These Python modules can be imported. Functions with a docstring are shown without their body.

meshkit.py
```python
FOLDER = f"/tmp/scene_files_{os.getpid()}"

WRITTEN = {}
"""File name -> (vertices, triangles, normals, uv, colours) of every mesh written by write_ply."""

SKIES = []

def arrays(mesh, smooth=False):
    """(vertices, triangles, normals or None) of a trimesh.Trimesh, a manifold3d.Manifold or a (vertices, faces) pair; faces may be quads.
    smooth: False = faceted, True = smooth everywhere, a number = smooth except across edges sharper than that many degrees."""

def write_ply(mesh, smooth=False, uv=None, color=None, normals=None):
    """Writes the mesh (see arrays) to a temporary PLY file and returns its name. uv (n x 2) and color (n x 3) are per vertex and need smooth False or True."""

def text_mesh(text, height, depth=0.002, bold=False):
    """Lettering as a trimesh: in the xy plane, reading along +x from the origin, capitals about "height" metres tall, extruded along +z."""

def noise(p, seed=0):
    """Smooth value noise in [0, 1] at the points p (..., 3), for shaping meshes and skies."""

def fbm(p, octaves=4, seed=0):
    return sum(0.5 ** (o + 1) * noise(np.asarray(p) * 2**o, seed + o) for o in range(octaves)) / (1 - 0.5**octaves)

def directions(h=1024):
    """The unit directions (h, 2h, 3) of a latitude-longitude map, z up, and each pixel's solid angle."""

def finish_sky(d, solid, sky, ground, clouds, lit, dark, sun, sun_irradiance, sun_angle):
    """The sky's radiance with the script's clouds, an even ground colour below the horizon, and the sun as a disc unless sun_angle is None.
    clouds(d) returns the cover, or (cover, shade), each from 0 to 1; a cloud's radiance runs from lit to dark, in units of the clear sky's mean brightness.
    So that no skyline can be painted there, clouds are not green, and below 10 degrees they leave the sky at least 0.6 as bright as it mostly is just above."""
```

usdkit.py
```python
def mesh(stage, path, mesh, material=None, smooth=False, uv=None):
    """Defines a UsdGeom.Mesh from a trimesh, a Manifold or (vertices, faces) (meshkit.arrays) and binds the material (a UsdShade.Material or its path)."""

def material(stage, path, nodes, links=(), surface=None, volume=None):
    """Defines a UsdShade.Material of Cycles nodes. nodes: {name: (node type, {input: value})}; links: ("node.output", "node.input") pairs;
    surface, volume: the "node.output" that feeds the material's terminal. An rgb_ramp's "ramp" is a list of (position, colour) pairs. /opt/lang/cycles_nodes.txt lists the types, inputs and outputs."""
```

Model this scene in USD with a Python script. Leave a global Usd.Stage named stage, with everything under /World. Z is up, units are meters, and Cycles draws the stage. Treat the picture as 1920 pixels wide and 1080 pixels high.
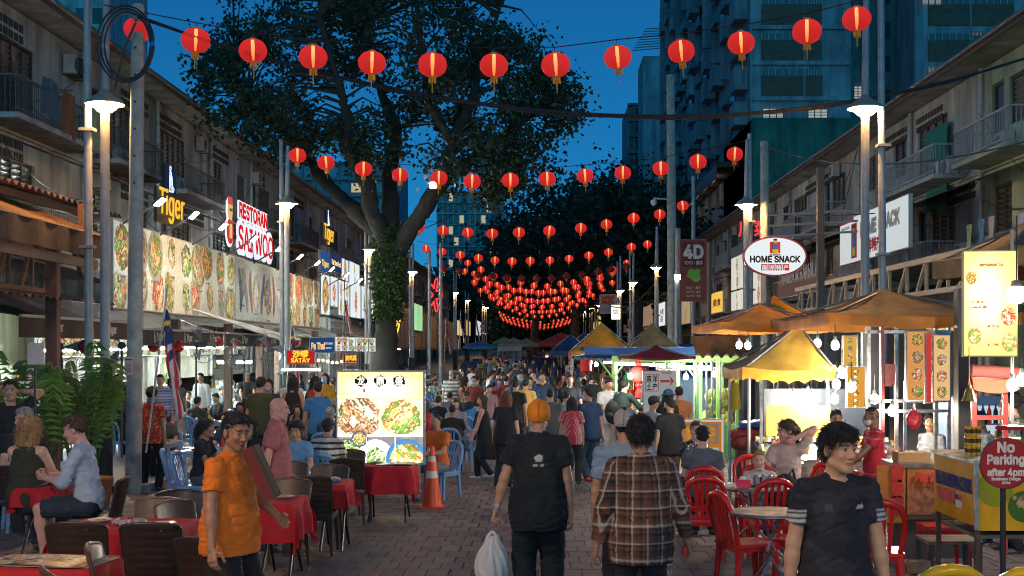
import math, random, glob
import numpy as np, trimesh, shapely, manifold3d
from shapely import affinity
from shapely.geometry import Polygon, box as sbox
from pxr import Usd, UsdGeom, UsdLux, UsdShade, Gf, Sdf, Vt
import usdkit, meshkit

stage = Usd.Stage.CreateInMemory()
UsdGeom.SetStageUpAxis(stage, 'Z')
UsdGeom.Xform.Define(stage, '/World')
PI = math.pi
# ---------------------------------------------------------------- camera, sky
EYE, FPX, CX, CY = 2.15, 2400.0, 1008.0, 655.0      # eye height (m), focal length and vanishing point in a 1920 px wide frame
FOCAL = 36.0 * FPX / 1920.0
cam = UsdGeom.Camera.Define(stage, '/World/camera')
cam.CreateHorizontalApertureAttr(36.0)
cam.CreateVerticalApertureAttr(36.0 * 9 / 16)
cam.CreateFocalLengthAttr(FOCAL)
cam.CreateHorizontalApertureOffsetAttr(-(CX - 960) / FPX * FOCAL)
cam.CreateVerticalApertureOffsetAttr((CY - 540) / FPX * FOCAL)
cam.CreateClippingRangeAttr((0.1, 3000.0))
cam.CreateExposureAttr(0.0)
cam.AddTranslateOp().Set((0, 0, EYE))
cam.AddRotateXOp().Set(90.0)

SUN_EL, SUN_ROT, SKY_STRENGTH = math.radians(25.0), math.radians(180), 0.058     # the afterglow behind the camera
usdkit.material(stage, '/World/Looks/dusk_sky', {
    's': ('sky_texture', dict(sky_type='single_scattering', sun_disc=False, sun_elevation=SUN_EL, sun_rotation=SUN_ROT)),
    'tc': ('texture_coordinate', {}), 'sc': ('vector_math', dict(math_type='multiply_add', vector2=(1, 1, 1.0), vector3=(0, 0, .07))), 'nv': ('vector_math', dict(math_type='normalize')),
    'g': ('mix_color', dict(blend_type='multiply', fac=1.0, b=(0.060, 0.66, 1.20), use_clamp=False)),
    'b': ('background_shader', dict(strength=SKY_STRENGTH))},
    [('tc.generated', 'sc.vector1'), ('sc.vector', 'nv.vector1'), ('nv.vector', 's.vector'), ('s.color', 'g.a'), ('g.result', 'b.color')], surface='b.background')
dome = UsdLux.DomeLight.Define(stage, '/World/sky')
UsdShade.MaterialBindingAPI.Apply(dome.GetPrim()).Bind(UsdShade.Material.Get(stage, '/World/Looks/dusk_sky'))
# ---------------------------------------------------------------- helpers
rng = np.random.default_rng(7)
random.seed(7)
GY = [-60, 9, 15, 21, 27, 40, 60, 90, 130, 200, 330]
GZ = [0, 0, -.14, -.25, -.34, -.42, -.38, -.1, .45, 1.4, 3.0]
def G(d): return float(np.interp(d, GY, GZ))            # street level: dips gently, then climbs
def WX(px, d): return (px - CX) * d / FPX               # where a sight line meets the depth d
def WZ(py, d): return EYE - (py - CY) * d / FPX
def L(c): return tuple(((x / 255) / 12.92 if x / 255 < .04045 else ((x / 255 + .055) / 1.055) ** 2.4) for x in c)

def vcmat(name, rough, metal=0, var=.18, scale=6, bump=0, bscale=60, coat=0, extra=None, sheen=0):
    """colour from the mesh, made uneven by noise, with fine relief"""
    n = {'a': ('attribute', {'attribute': 'col'}), 't': ('texture_coordinate', {}),
         'n': ('noise_texture', dict(scale=scale, detail=5, roughness=.6)),
         'r': ('map_range', dict(from_min=.3, from_max=.7, to_min=1 - var, to_max=1 + var)),
         'x': ('vector_math', dict(math_type='scale')),
         'rr': ('map_range', dict(from_min=.3, from_max=.7, to_min=max(.02, rough * .8), to_max=min(1, rough * 1.2))),
         'p': ('principled_bsdf', dict(metallic=metal, coat_weight=coat, sheen_weight=sheen, **(extra or {})))}
    l = [('t.object', 'n.vector'), ('n.fac', 'r.value'), ('a.vector', 'x.vector1'), ('r.result', 'x.scale'), ('x.vector', 'p.base_color'),
         ('n.fac', 'rr.value'), ('rr.result', 'p.roughness')]
    if bump:
        n['bn'] = ('noise_texture', dict(scale=bscale, detail=3))
        n['bp'] = ('bump', dict(strength=bump, distance=.01))
        l += [('t.object', 'bn.vector'), ('bn.fac', 'bp.height'), ('bp.normal', 'p.normal')]
    return usdkit.material(stage, '/World/Looks/' + name, n, l, surface='p.BSDF')
M = {}
def K(name):
    if name in M: return M[name]
    if name.startswith('glow'):
        s = float(name[4:])
        M[name] = usdkit.material(stage, '/World/Looks/glow_%s' % name[4:].replace('.', '_'), {'a': ('attribute', {'attribute': 'col'}), 'e': ('emission', dict(strength=s))}, [('a.color', 'e.color')], surface='e.emission')
    return M[name]
M['matte'] = vcmat('matte', .85, var=.22, bump=.15)
M['wall'] = usdkit.material(stage, '/World/Looks/wall', {       # render with damp streaks and grime
    'a': ('attribute', {'attribute': 'col'}), 't': ('geometry', {}), 'm': ('mapping', dict(scale=(1.3, 1.3, .16))), 'n': ('noise_texture', dict(scale=1.0, detail=8, roughness=.7)),
    'r': ('map_range', dict(from_min=.35, from_max=.62, to_min=.5, to_max=1.1)), 'n2': ('noise_texture', dict(scale=.5, detail=6)), 'r2': ('map_range', dict(from_min=.3, from_max=.7, to_min=.75, to_max=1.15)),
    'mu': ('math', dict(math_type='multiply')), 'x': ('vector_math', dict(math_type='scale')), 'bp': ('bump', dict(strength=.25, distance=.02)), 'bn': ('noise_texture', dict(scale=14, detail=6)), 'p': ('principled_bsdf', dict(roughness=.9))},
    [('t.position', 'm.vector'), ('m.vector', 'n.vector'), ('t.position', 'n2.vector'), ('n.fac', 'r.value'), ('n2.fac', 'r2.value'), ('r.result', 'mu.value1'), ('r2.result', 'mu.value2'), ('a.vector', 'x.vector1'),
     ('mu.value', 'x.scale'), ('x.vector', 'p.base_color'), ('t.position', 'bn.vector'), ('bn.fac', 'bp.height'), ('bp.normal', 'p.normal')], surface='p.BSDF')
M['cloth'] = vcmat('cloth', .9, var=.16, scale=9, bump=.25, bscale=220, sheen=.0)
M['skin'] = vcmat('skin', .48, var=.16, scale=14, bump=.08, bscale=180, extra=dict(subsurface_weight=.0))
M['hair'] = vcmat('hair', .75, var=.5, scale=30, bump=.5, bscale=90)
M['plastic'] = vcmat('plastic', .35, var=.14, scale=5, bump=.03, bscale=40)
M['wood'] = vcmat('wood', .6, var=.35, scale=12, bump=.2, bscale=40)
M['steel'] = vcmat('steel', .3, metal=.9, var=.2, scale=7, bump=.03)
M['paint'] = vcmat('paint', .45, metal=.0, var=.15, scale=4, bump=.05)
M['galv'] = vcmat('galv', .5, metal=.35, var=.18, scale=5, bump=.05)
M['concrete'] = vcmat('concrete', .88, var=.3, scale=5, bump=.35, bscale=30)
M['gloss'] = vcmat('gloss', .2, var=.1, scale=4)
M['canvas'] = usdkit.material(stage, '/World/Looks/canvas', {    # awning cloth: lamplight comes through
    'a': ('attribute', {'attribute': 'col'}), 't': ('texture_coordinate', {}), 'n': ('noise_texture', dict(scale=3, detail=6)), 'r': ('map_range', dict(from_min=.3, from_max=.7, to_min=.6, to_max=1.15)),
    'x': ('vector_math', dict(math_type='scale')), 'p': ('principled_bsdf', dict(roughness=.6)), 'tr': ('translucent_bsdf', {}), 'm': ('mix_closure', dict(fac=.4))},
    [('t.object', 'n.vector'), ('n.fac', 'r.value'), ('a.vector', 'x.vector1'), ('r.result', 'x.scale'), ('x.vector', 'p.base_color'), ('x.vector', 'tr.color'), ('p.BSDF', 'm.closure1'), ('tr.BSDF', 'm.closure2')], surface='m.closure')
M['leaf'] = usdkit.material(stage, '/World/Looks/leaf', {
    'a': ('attribute', {'attribute': 'col'}), 'p': ('principled_bsdf', dict(roughness=.5)), 'tr': ('translucent_bsdf', {}), 'm': ('mix_closure', dict(fac=.3))},
    [('a.color', 'p.base_color'), ('a.color', 'tr.color'), ('p.BSDF', 'm.closure1'), ('tr.BSDF', 'm.closure2')], surface='m.closure')
M['pane'] = usdkit.material(stage, '/World/Looks/pane', {'f': ('fresnel', dict(IOR=1.5)), 't': ('transparent_bsdf', dict(color=(.85, .9, .9))), 'g': ('glossy_bsdf', dict(roughness=.05)), 'm': ('mix_closure', {})},
    [('f.fac', 'm.fac'), ('t.BSDF', 'm.closure1'), ('g.BSDF', 'm.closure2')], surface='m.closure')
M['bark'] = vcmat('bark', .95, var=.45, scale=3, bump=.9, bscale=9)

class MB:
    """collects shapes for ONE mesh"""
    def __init__(s, col=(.5, .5, .5)): s.v, s.f, s.c, s.n, s.col = [], [], [], 0, col
    def add(s, v, f, col=None):
        v = np.asarray(v, float); f = np.asarray(f, int)
        if f.shape[1] == 4: f = np.vstack([f[:, [0, 1, 2]], f[:, [0, 2, 3]]])
        s.v.append(v); s.f.append(f + s.n); s.n += len(v)
        c = np.asarray(s.col if col is None else col, float)
        s.c.append(np.broadcast_to(c, (len(v), 3))); return s
    def tm(s, m, col=None): return s.add(m.vertices, m.faces, col)
    def box(s, c, size, col=None, rz=0, R=None, top=1.0):
        x, y, z = np.asarray(size, float) / 2
        v = np.array([[i * x * (top if k > 0 else 1), j * y * (top if k > 0 else 1), k * z] for k in (-1, 1) for i, j in ((-1, -1), (1, -1), (1, 1), (-1, 1))])
        if rz: R = rotz(rz)
        if R is not None: v = v @ np.asarray(R).T
        return s.add(v + np.asarray(c, float), [[3, 2, 1, 0], [4, 5, 6, 7], [0, 1, 5, 4], [1, 2, 6, 5], [2, 3, 7, 6], [3, 0, 4, 7]], col)
    def bar(s, a, b, w, h=None, col=None):
        """square bar from a to b"""
        return s.tube([a, b], w / 2 ** .5, 4, col, ang=PI / 4, sq=(h or w) / w)
    def tube(s, pts, r, n=8, col=None, cap=True, ang=0, sq=1.0):
        p = np.asarray(pts, float); t = np.gradient(p, axis=0) if len(p) > 2 else np.repeat((p[1] - p[0])[None], 2, 0)
        t = t / (np.linalg.norm(t, axis=1, keepdims=True) + 1e-12)
        up = np.array([0, 0, 1.]) if np.abs(t[:, 2]).mean() < .8 else np.array([0, 1., 0])
        a = np.cross(t, up); a /= np.linalg.norm(a, axis=1, keepdims=True) + 1e-12
        b = np.cross(a, t) * sq; th = np.arange(n) * 2 * PI / n + ang
        rr = np.broadcast_to(r, (len(p),))
        v = (p[:, None] + rr[:, None, None] * (np.cos(th)[None, :, None] * a[:, None] + np.sin(th)[None, :, None] * b[:, None])).reshape(-1, 3)
        q = [[i * n + j, i * n + (j + 1) % n, (i + 1) * n + (j + 1) % n, (i + 1) * n + j] for i in range(len(p) - 1) for j in range(n)]
        f = [[x[0], x[2], x[1]] for x in q] + [[x[0], x[3], x[2]] for x in q]
        if cap:
            v = np.vstack([v, p[:1], p[-1:]]); k = len(p) * n
            f += [[k, j, (j + 1) % n] for j in range(n)] + [[k + 1, k - n + (j + 1) % n, k - n + j] for j in range(n)]
        return s.add(v, f, col)
    def lathe(s, prof, n=16, at=(0, 0, 0), col=None, ax=None):
        """prof: (radius, z) from the bottom up"""
        P = np.array(prof, float); th = np.arange(n) * 2 * PI / n
        v = np.stack([P[:, None, 0] * np.cos(th), P[:, None, 0] * np.sin(th), np.broadcast_to(P[:, 1:], (len(P), n))], -1).reshape(-1, 3)
        if ax is not None: v = v @ np.asarray(ax).T
        return s.add(v + np.asarray(at), [[i * n + j, i * n + (j + 1) % n, (i + 1) * n + (j + 1) % n, (i + 1) * n + j] for i in range(len(P) - 1) for j in range(n)], col)
    def grid(s, fn, nu, nv, col=None):
        u, w = np.meshgrid(np.linspace(0, 1, nu), np.linspace(0, 1, nv), indexing='ij')
        v = fn(u.ravel(), w.ravel()); i, j = np.meshgrid(np.arange(nu - 1), np.arange(nv - 1), indexing='ij'); k = (i * nv + j).ravel()
        return s.add(v, np.stack([k, k + nv, k + nv + 1, k + 1], 1), col)
    def arr(s): return np.vstack(s.v), np.vstack(s.f), np.vstack(s.c)
    def xf(s, R=None, t=(0, 0, 0), sc=1):
        for i in range(len(s.v)): s.v[i] = (s.v[i] * sc) @ (np.eye(3) if R is None else np.asarray(R)).T + np.asarray(t)
        return s
def rotz(a): c, s = math.cos(a), math.sin(a); return np.array([[c, -s, 0], [s, c, 0], [0, 0, 1.]])
def rotx(a): c, s = math.cos(a), math.sin(a); return np.array([[1, 0, 0], [0, c, -s], [0, s, c]])
def roty(a): c, s = math.cos(a), math.sin(a); return np.array([[c, 0, s], [0, 1, 0], [-s, 0, c]])
NAMES = {}
def numbered(parent, name):
    k = NAMES.get((parent, name), 0); NAMES[(parent, name)] = k + 1
    return parent + '/' + (name if k == 0 else '%s_%03d' % (name, k))
def keys(prim, label=None, cat=None, group=None, kind=None):
    for k, v in (('label', label), ('category', cat), ('group', group), ('kind', kind)):
        if v: prim.SetCustomDataByKey(k, v)
def thing(name, label, cat, loc=(0, 0, 0), rz=0, group=None, kind=None):
    path = numbered('/World', name); x = UsdGeom.Xform.Define(stage, path)
    x.AddTranslateOp().Set(tuple(map(float, loc)))
    if rz: x.AddRotateZOp().Set(math.degrees(rz))
    keys(x.GetPrim(), label, cat, group, kind); return path
def part(parent, name, mb, mat, col=None, smooth=False, label=None):
    path = numbered(parent, name)
    v, f, c = mb.arr() if isinstance(mb, MB) else mb
    if smooth and not isinstance(smooth, bool):
        t = trimesh.Trimesh(v, f, process=False)
        q = trimesh.Trimesh(v, f, process=False, vertex_colors=None)
        # split sharp edges, keep colours by nearest source vertex
        s2 = trimesh.graph.smooth_shade(q, angle=np.radians(smooth), facet_minarea=None)
        if len(s2.vertices) != len(v):
            key = {tuple(np.round(a, 6)): i for i, a in enumerate(v)}
            c = c[[key.get(tuple(np.round(a, 6)), 0) for a in s2.vertices]]
        v, f = np.array(s2.vertices), np.array(s2.faces); smooth = True
    m = usdkit.mesh(stage, path, (v, f), K(mat), smooth=smooth)
    if col is not None: c = np.broadcast_to(np.asarray(col, float), (len(v), 3))
    UsdGeom.PrimvarsAPI(m).CreatePrimvar('col', Sdf.ValueTypeNames.Color3fArray, 'vertex').Set(Vt.Vec3fArray.FromNumpy(np.ascontiguousarray(c, np.float32)))
    if label: keys(m.GetPrim(), label)
    return path
def single(name, mb, mat, label, cat, col=None, smooth=False, group=None, kind=None, loc=None, rz=0):
    p = part('/World', name, mb, mat, col, smooth); pr = stage.GetPrimAtPath(p); keys(pr, label, cat, group, kind)
    if loc is not None:
        x = UsdGeom.Xformable(pr); x.AddTranslateOp().Set(tuple(map(float, loc)))
        if rz: x.AddRotateZOp().Set(math.degrees(rz))
    return p
def struct(name, mb, mat, col=None, smooth=False): return single(name, mb, mat, None, None, col, smooth, kind='structure')
def dup(src, loc, rz=0, label=None, group=None, tilt=0, sc=None):
    """another individual of a kind: the first one's parts, referenced"""
    was = stage.GetPrimAtPath(src).GetCustomData(); name = src.split('/')[-1]
    name = name[:-4] if name[-4:-3] == '_' and name[-3:].isdigit() else name
    r = thing(name, label or was.get('label'), was.get('category'), loc, rz, group or was.get('group'))
    pr = stage.GetPrimAtPath(r); x = UsdGeom.Xformable(pr)
    if tilt: x.AddRotateXYZOp().Set((float(tilt), float(-.6 * tilt), 0.0))
    if sc: x.AddScaleOp().Set((float(sc), float(sc), float(sc)))
    pr.GetReferences().AddInternalReference(src); pr.SetInstanceable(True); return r

# lettering
FONT = {}
def _font(cjk):
    from PIL import ImageFont
    if cjk not in FONT:
        f = glob.glob('/opt/blender-*/*/datafiles/fonts/' + ('Noto Sans CJK*' if cjk else 'Inter.woff2'))
        FONT[cjk] = ImageFont.truetype(f[0], 72)
    return FONT[cjk]
TXT = {}
def txt(s, h, w=None, bold=1, depth=.004, slant=0):
    """letters standing in the xz plane, read along +x from the origin, facing -y; h capital height, w fits the width"""
    if (s, bold) not in TXT:
        from PIL import ImageDraw, Image
        cjk = any(ord(ch) > 0x2E80 for ch in s); font = _font(cjk)
        x0, y0, x1, y1 = font.getbbox(s, anchor='ls', stroke_width=bold * 2)
        bit = Image.new('L', (x1 - x0 + 8, y1 - y0 + 8)); ImageDraw.Draw(bit).text((4 - x0, 4 - y0), s, 255, font, anchor='ls', stroke_width=bold * 2)
        on = np.pad(np.asarray(bit) > 127, ((0, 0), (1, 1))).astype(np.int8)
        r, st = np.nonzero(np.diff(on, axis=1) == 1); en = np.nonzero(np.diff(on, axis=1) == -1)[1]
        g = shapely.union_all(shapely.box(st, -r - 1, en, -r)).buffer(.6).buffer(-.6).simplify(1.0)
        TXT[(s, bold)] = affinity.affine_transform(g, [1 / 52, 0, 0, 1 / 52, -4 / 52, (4 - y0) / 52])
    g = TXT[(s, bold)]
    b = g.bounds; sx = h if w is None else w / (b[2] - b[0])
    g = affinity.affine_transform(g, [sx, slant * h, 0, h, -b[0] * sx, 0])
    m = trimesh.util.concatenate([trimesh.creation.extrude_polygon(q, depth, engine='earcut') for q in getattr(g, 'geoms', [g]) if q.area > 1e-9])
    v = np.array(m.vertices); v = np.stack([v[:, 0], -v[:, 2], v[:, 1]], 1)
    return v, np.array(m.faces)
def text_at(mb, s, x, z, h, col, w=None, center=True, y=-.004, bold=1, depth=.004, slant=0):
    v, f = txt(s, h, w, bold, depth, slant)
    if center: v = v - [(v[:, 0].min() + v[:, 0].max()) / 2, 0, 0]
    mb.add(v + [x, y, z], f, col)
def N3(p, s=1.0, seed=0, o=3): return meshkit.fbm(np.asarray(p) * s, o, seed)
# printed pictures: one colour per vertex of a fine flat grid
def panel(w, h, paint, res=.02, y=0.0):
    """flat print in the xz plane, x from 0 to w, z from 0 to h, facing -y; paint(x, z) gives colours"""
    nx, nz = max(2, int(w / res) + 1), max(2, int(h / res) + 1)
    mb = MB(); mb.grid(lambda u, t: np.stack([u * w, np.full_like(u, y), t * h], 1), nx, nz)
    v = mb.v[0]; mb.c[0] = np.clip(paint(v[:, 0], v[:, 2]), 0, 1.0); return mb
def P3(x, z): return np.stack([x, z, np.zeros_like(x)], -1)
FOODS = [[(.55, .2, .04), (.75, .5, .15), (.3, .07, .02), (.15, .3, .04)], [(.6, .08, .03), (.8, .3, .1), (.35, .04, .02), (.8, .6, .4)], [(.12, .3, .05), (.5, .55, .2), (.75, .7, .5), (.05, .15, .02)],
         [(.7, .45, .1), (.85, .65, .3), (.45, .2, .05), (.2, .35, .06)], [(.35, .15, .07), (.55, .3, .15), (.2, .07, .03), (.6, .55, .4)], [(.75, .7, .6), (.6, .5, .3), (.35, .4, .2), (.7, .25, .12)]]
def dish(c, x, z, cx, cz, r, kind, seed, rim=(.85, .86, .86), oval=1.0, fr=.74):
    """prints a plate of food into the colours c"""
    q = np.hypot((x - cx) / oval, z - cz) / r
    pl = q < 1
    c[pl] = np.asarray(rim) * (.8 + .2 * np.clip((1 - q[pl]) * 5, 0, 1))[:, None]
    edge = fr + .22 * (N3(P3(x, z), 5 / r, seed, 2) - .5)
    fd = q < edge
    pal = np.array(FOODS[kind % len(FOODS)])
    xx, zz = x[fd], z[fd]; an = seed * 1.7; u, w = (xx - cx) * math.cos(an) + (zz - cz) * math.sin(an), (zz - cz) * math.cos(an) - (xx - cx) * math.sin(an)
    n = N3(np.stack([u * 1.0, w * 2.2, 0 * u], -1), 2.2 / r, seed + 1, 3); n2 = N3(np.stack([u, w * 3, 0 * u], -1), 6 / r, seed + 2, 3); n3 = N3(P3(xx, zz), 16 / r, seed + 3, 2)
    f = np.clip((n - .3) / .4 * 3.2, 0, 2.999); i = f.astype(int); t = np.clip((f - i - .35) * 3.5, 0, 1)[:, None]; i2 = np.minimum(i + 1, 3)
    o = pal[i] * (1 - t) + pal[i2] * t; o = o * (.35 + 1.0 * n2 + .35 * n3)[:, None] * (1.15 - .5 * np.clip(q[fd] / fr, 0, 1) ** 3)[:, None]
    o[(n3 > .66) & (n2 > .5)] = (.8, .75, .62); gr = (N3(P3(xx, zz), 9 / r, seed + 5, 2) > (.64 if kind in (2, 5) else .76)); o[gr] = np.array((.06, .2, .03)) * (.5 + n3[gr])[:, None]; c[fd] = o
    return c
# ---------------------------------------------------------------- people: smooth bodies from a distance field
def smin(a, b, k):
    if k <= 0: return np.minimum(a, b)
    h = np.clip(.5 + .5 * (b - a) / k, 0, 1); return b + (a - b) * h - k * h * (1 - h)
class Field:
    """a grid of distances; shapes are blended in one after another"""
    def __init__(s, lo, hi, h):
        s.lo, s.h = np.asarray(lo, float), h
        s.n = np.maximum(4, np.ceil((np.asarray(hi) - s.lo) / h).astype(int) + 1); s.d = np.full(s.n, .3, np.float32)
    def blk(s, lo, hi, k):
        m = k + 2.5 * s.h
        a = np.clip(np.floor((np.asarray(lo) - m - s.lo) / s.h).astype(int), 0, s.n - 1); b = np.clip(np.ceil((np.asarray(hi) + m - s.lo) / s.h).astype(int) + 1, 1, s.n)
        if (b - a < 1).any(): return None, None
        sl = tuple(slice(i, j) for i, j in zip(a, b))
        return sl, np.stack(np.meshgrid(*[s.lo[i] + s.h * np.arange(a[i], b[i]) for i in range(3)], indexing='ij'), -1)
    def put(s, fn, lo, hi, k, op='u'):
        sl, p = s.blk(lo, hi, k)
        if sl is None: return s
        d = fn(p)
        s.d[sl] = smin(s.d[sl], d, k) if op == 'u' else -smin(-s.d[sl], d, k)      # 's': cut away
        return s
    def cone(s, a, b, ra, rb, k=.02, cut=(), sc=None):
        a, b = np.asarray(a, float), np.asarray(b, float); r = max(ra, rb); ab = b - a; L2 = max(1e-9, ab @ ab)
        def fn(p):
            t = np.clip((p - a) @ ab / L2, 0, 1); d = np.linalg.norm(p - a - t[..., None] * ab, axis=-1) - (ra + (rb - ra) * t)
            for c, n in cut: d = np.maximum(d, (p - c) @ np.asarray(n, float))
            return d
        return s.put(fn, np.minimum(a, b) - r, np.maximum(a, b) + r, k)
    def ell(s, c, r, k=.02, R=None, cut=(), op='u'):
        c, r = np.asarray(c, float), np.asarray(r, float); m = r.max() if R is not None else r
        def fn(p):
            q = p - c
            if R is not None: q = q @ R
            k0 = np.linalg.norm(q / r, axis=-1); k1 = np.linalg.norm(q / (r * r), axis=-1); d = k0 * (k0 - 1) / np.maximum(k1, 1e-6)
            for c2, n in cut: d = np.maximum(d, (p - c2) @ np.asarray(n, float))
            return d
        return s.put(fn, c - m, c + m, k, op)
    def mesh(s):
        g = s.d; b = g < 0
        cs = sum(b[i:s.n[0] - 1 + i, j:s.n[1] - 1 + j, k:s.n[2] - 1 + k].astype(np.int8) for i in (0, 1) for j in (0, 1) for k in (0, 1))
        act = np.argwhere((cs > 0) & (cs < 8))
        if not len(act): return np.zeros((0, 3)), np.zeros((0, 3), int)
        idm = np.full(cs.shape, -1, np.int32); idm[tuple(act.T)] = np.arange(len(act))
        acc, cnt = np.zeros((len(act), 3)), np.zeros(len(act))
        C = [(i, j, k) for i in (0, 1) for j in (0, 1) for k in (0, 1)]
        val = {c: g[tuple((act + c).T)] for c in C}
        for a in C:
            for ax in range(3):
                if a[ax] == 0:
                    e = list(a); e[ax] = 1; va, vb = val[a], val[tuple(e)]
                    x = (va < 0) != (vb < 0); t = va[x] / (va[x] - vb[x])
                    pt = np.repeat(np.array(a, float)[None], x.sum(), 0); pt[:, ax] += t; acc[x] += pt; cnt[x] += 1
        v = s.lo + s.h * (act + acc / cnt[:, None])
        F = []
        for ax in range(3):
            o = [0, 0, 0]; o[ax] = 1
            A = b[tuple(slice(1, -1) if q != ax else slice(0, -1) for q in range(3))]; B = b[tuple(slice(1, -1) if q != ax else slice(1, None) for q in range(3))]
            e = np.argwhere(A != B); inside = A[tuple(e.T)]; e = e + [0 if q == ax else 1 for q in range(3)]
            u, w = [q for q in range(3) if q != ax]
            def cell(du, dw):
                x = e.copy(); x[:, u] -= du; x[:, w] -= dw; return idm[tuple(x.T)]
            q = np.stack([cell(0, 0), cell(1, 0), cell(1, 1), cell(0, 1)], 1)
            flip = inside if ax != 1 else ~inside
            q[~flip] = q[~flip][:, ::-1]; F.append(q)
        F = np.vstack(F); F = F[(F >= 0).all(1)]
        return v, np.vstack([F[:, [0, 1, 2]], F[:, [0, 2, 3]]])
def unit(a): a = np.asarray(a, float); return a / (np.linalg.norm(a) + 1e-9)
def ik(S, T, l1, l2, hint):
    S, T = np.asarray(S, float), np.asarray(T, float); d = T - S; D = np.linalg.norm(d)
    if D > (l1 + l2) * .998: T = S + d / D * (l1 + l2) * .998; D = (l1 + l2) * .998
    u = unit(T - S); x = (l1 * l1 - l2 * l2 + D * D) / (2 * D); h = math.sqrt(max(0, l1 * l1 - x * x)); hv = np.asarray(hint, float); hv = unit(hv - u * (hv @ u))
    return S + u * x + hv * h, T
# hands: five fingers of unequal length; grip closes them
HANDS = {}
def hand(grip, fine):
    if (grip, fine) in HANDS: return HANDS[(grip, fine)]
    F = Field((-.075, -.07, -.21), (.04, .09, .03), .0042 if fine else .0062)
    F.cone((0, 0, .02), (0, 0, -.015), .024, .024, .01)
    for y in (-.026, -.009, .009, .026): F.cone((0, y * .6, -.015), (0, y, -.088), .014, .012, .010)
    b = {'relax': (18, 28, 18), 'grip': (70, 85, 55), 'flat': (4, 6, 4), 'hold': (38, 45, 30)}[grip]
    for y, ln, r in ((.029, .072, .0088), (.010, .080, .0090), (-.010, .074, .0086), (-.027, .058, .0078)):
        p = np.array([0, y, -.088]); a = 0
        for q, (l, bend) in enumerate(zip((.45, .31, .26), b)):
            a += math.radians(bend + (4 if y < 0 else 0)); nx = p + ln * l * np.array([-math.sin(a), 0, -math.cos(a)]); F.cone(p, nx, r * (1 - .07 * q), r * (.95 - .07 * q), .0025); p = nx
    t = np.array([-.004, .022, -.025]); o = {'relax': 0, 'grip': 1, 'flat': -.3, 'hold': .5}[grip]
    for l, dv, r in ((.042, (-.35 - .3 * o, .75 - .2 * o, -.6), .0125), (.032, (-.4 - .4 * o, .3 - .5 * o, -.85), .0105), (.026, (-.4 - .4 * o, .1 - .6 * o, -.9), .0092)):
        n = t + l * unit(dv); F.cone(t, n, r, r * .92, .006); t = n
    HANDS[(grip, fine)] = F.mesh(); return HANDS[(grip, fine)]
SKINS = {'fair': (.62, .36, .25), 'tan': (.43, .23, .14), 'brown': (.30, .15, .085), 'dark': (.2, .095, .055), 'pink': (.6, .3, .22)}
HAIRC = {'black': (.012, .010, .009), 'brown': (.06, .032, .017), 'blonde': (.30, .17, .07), 'grey': (.22, .21, .2), 'red': (.12, .04, .02)}
GEO = {}
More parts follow.
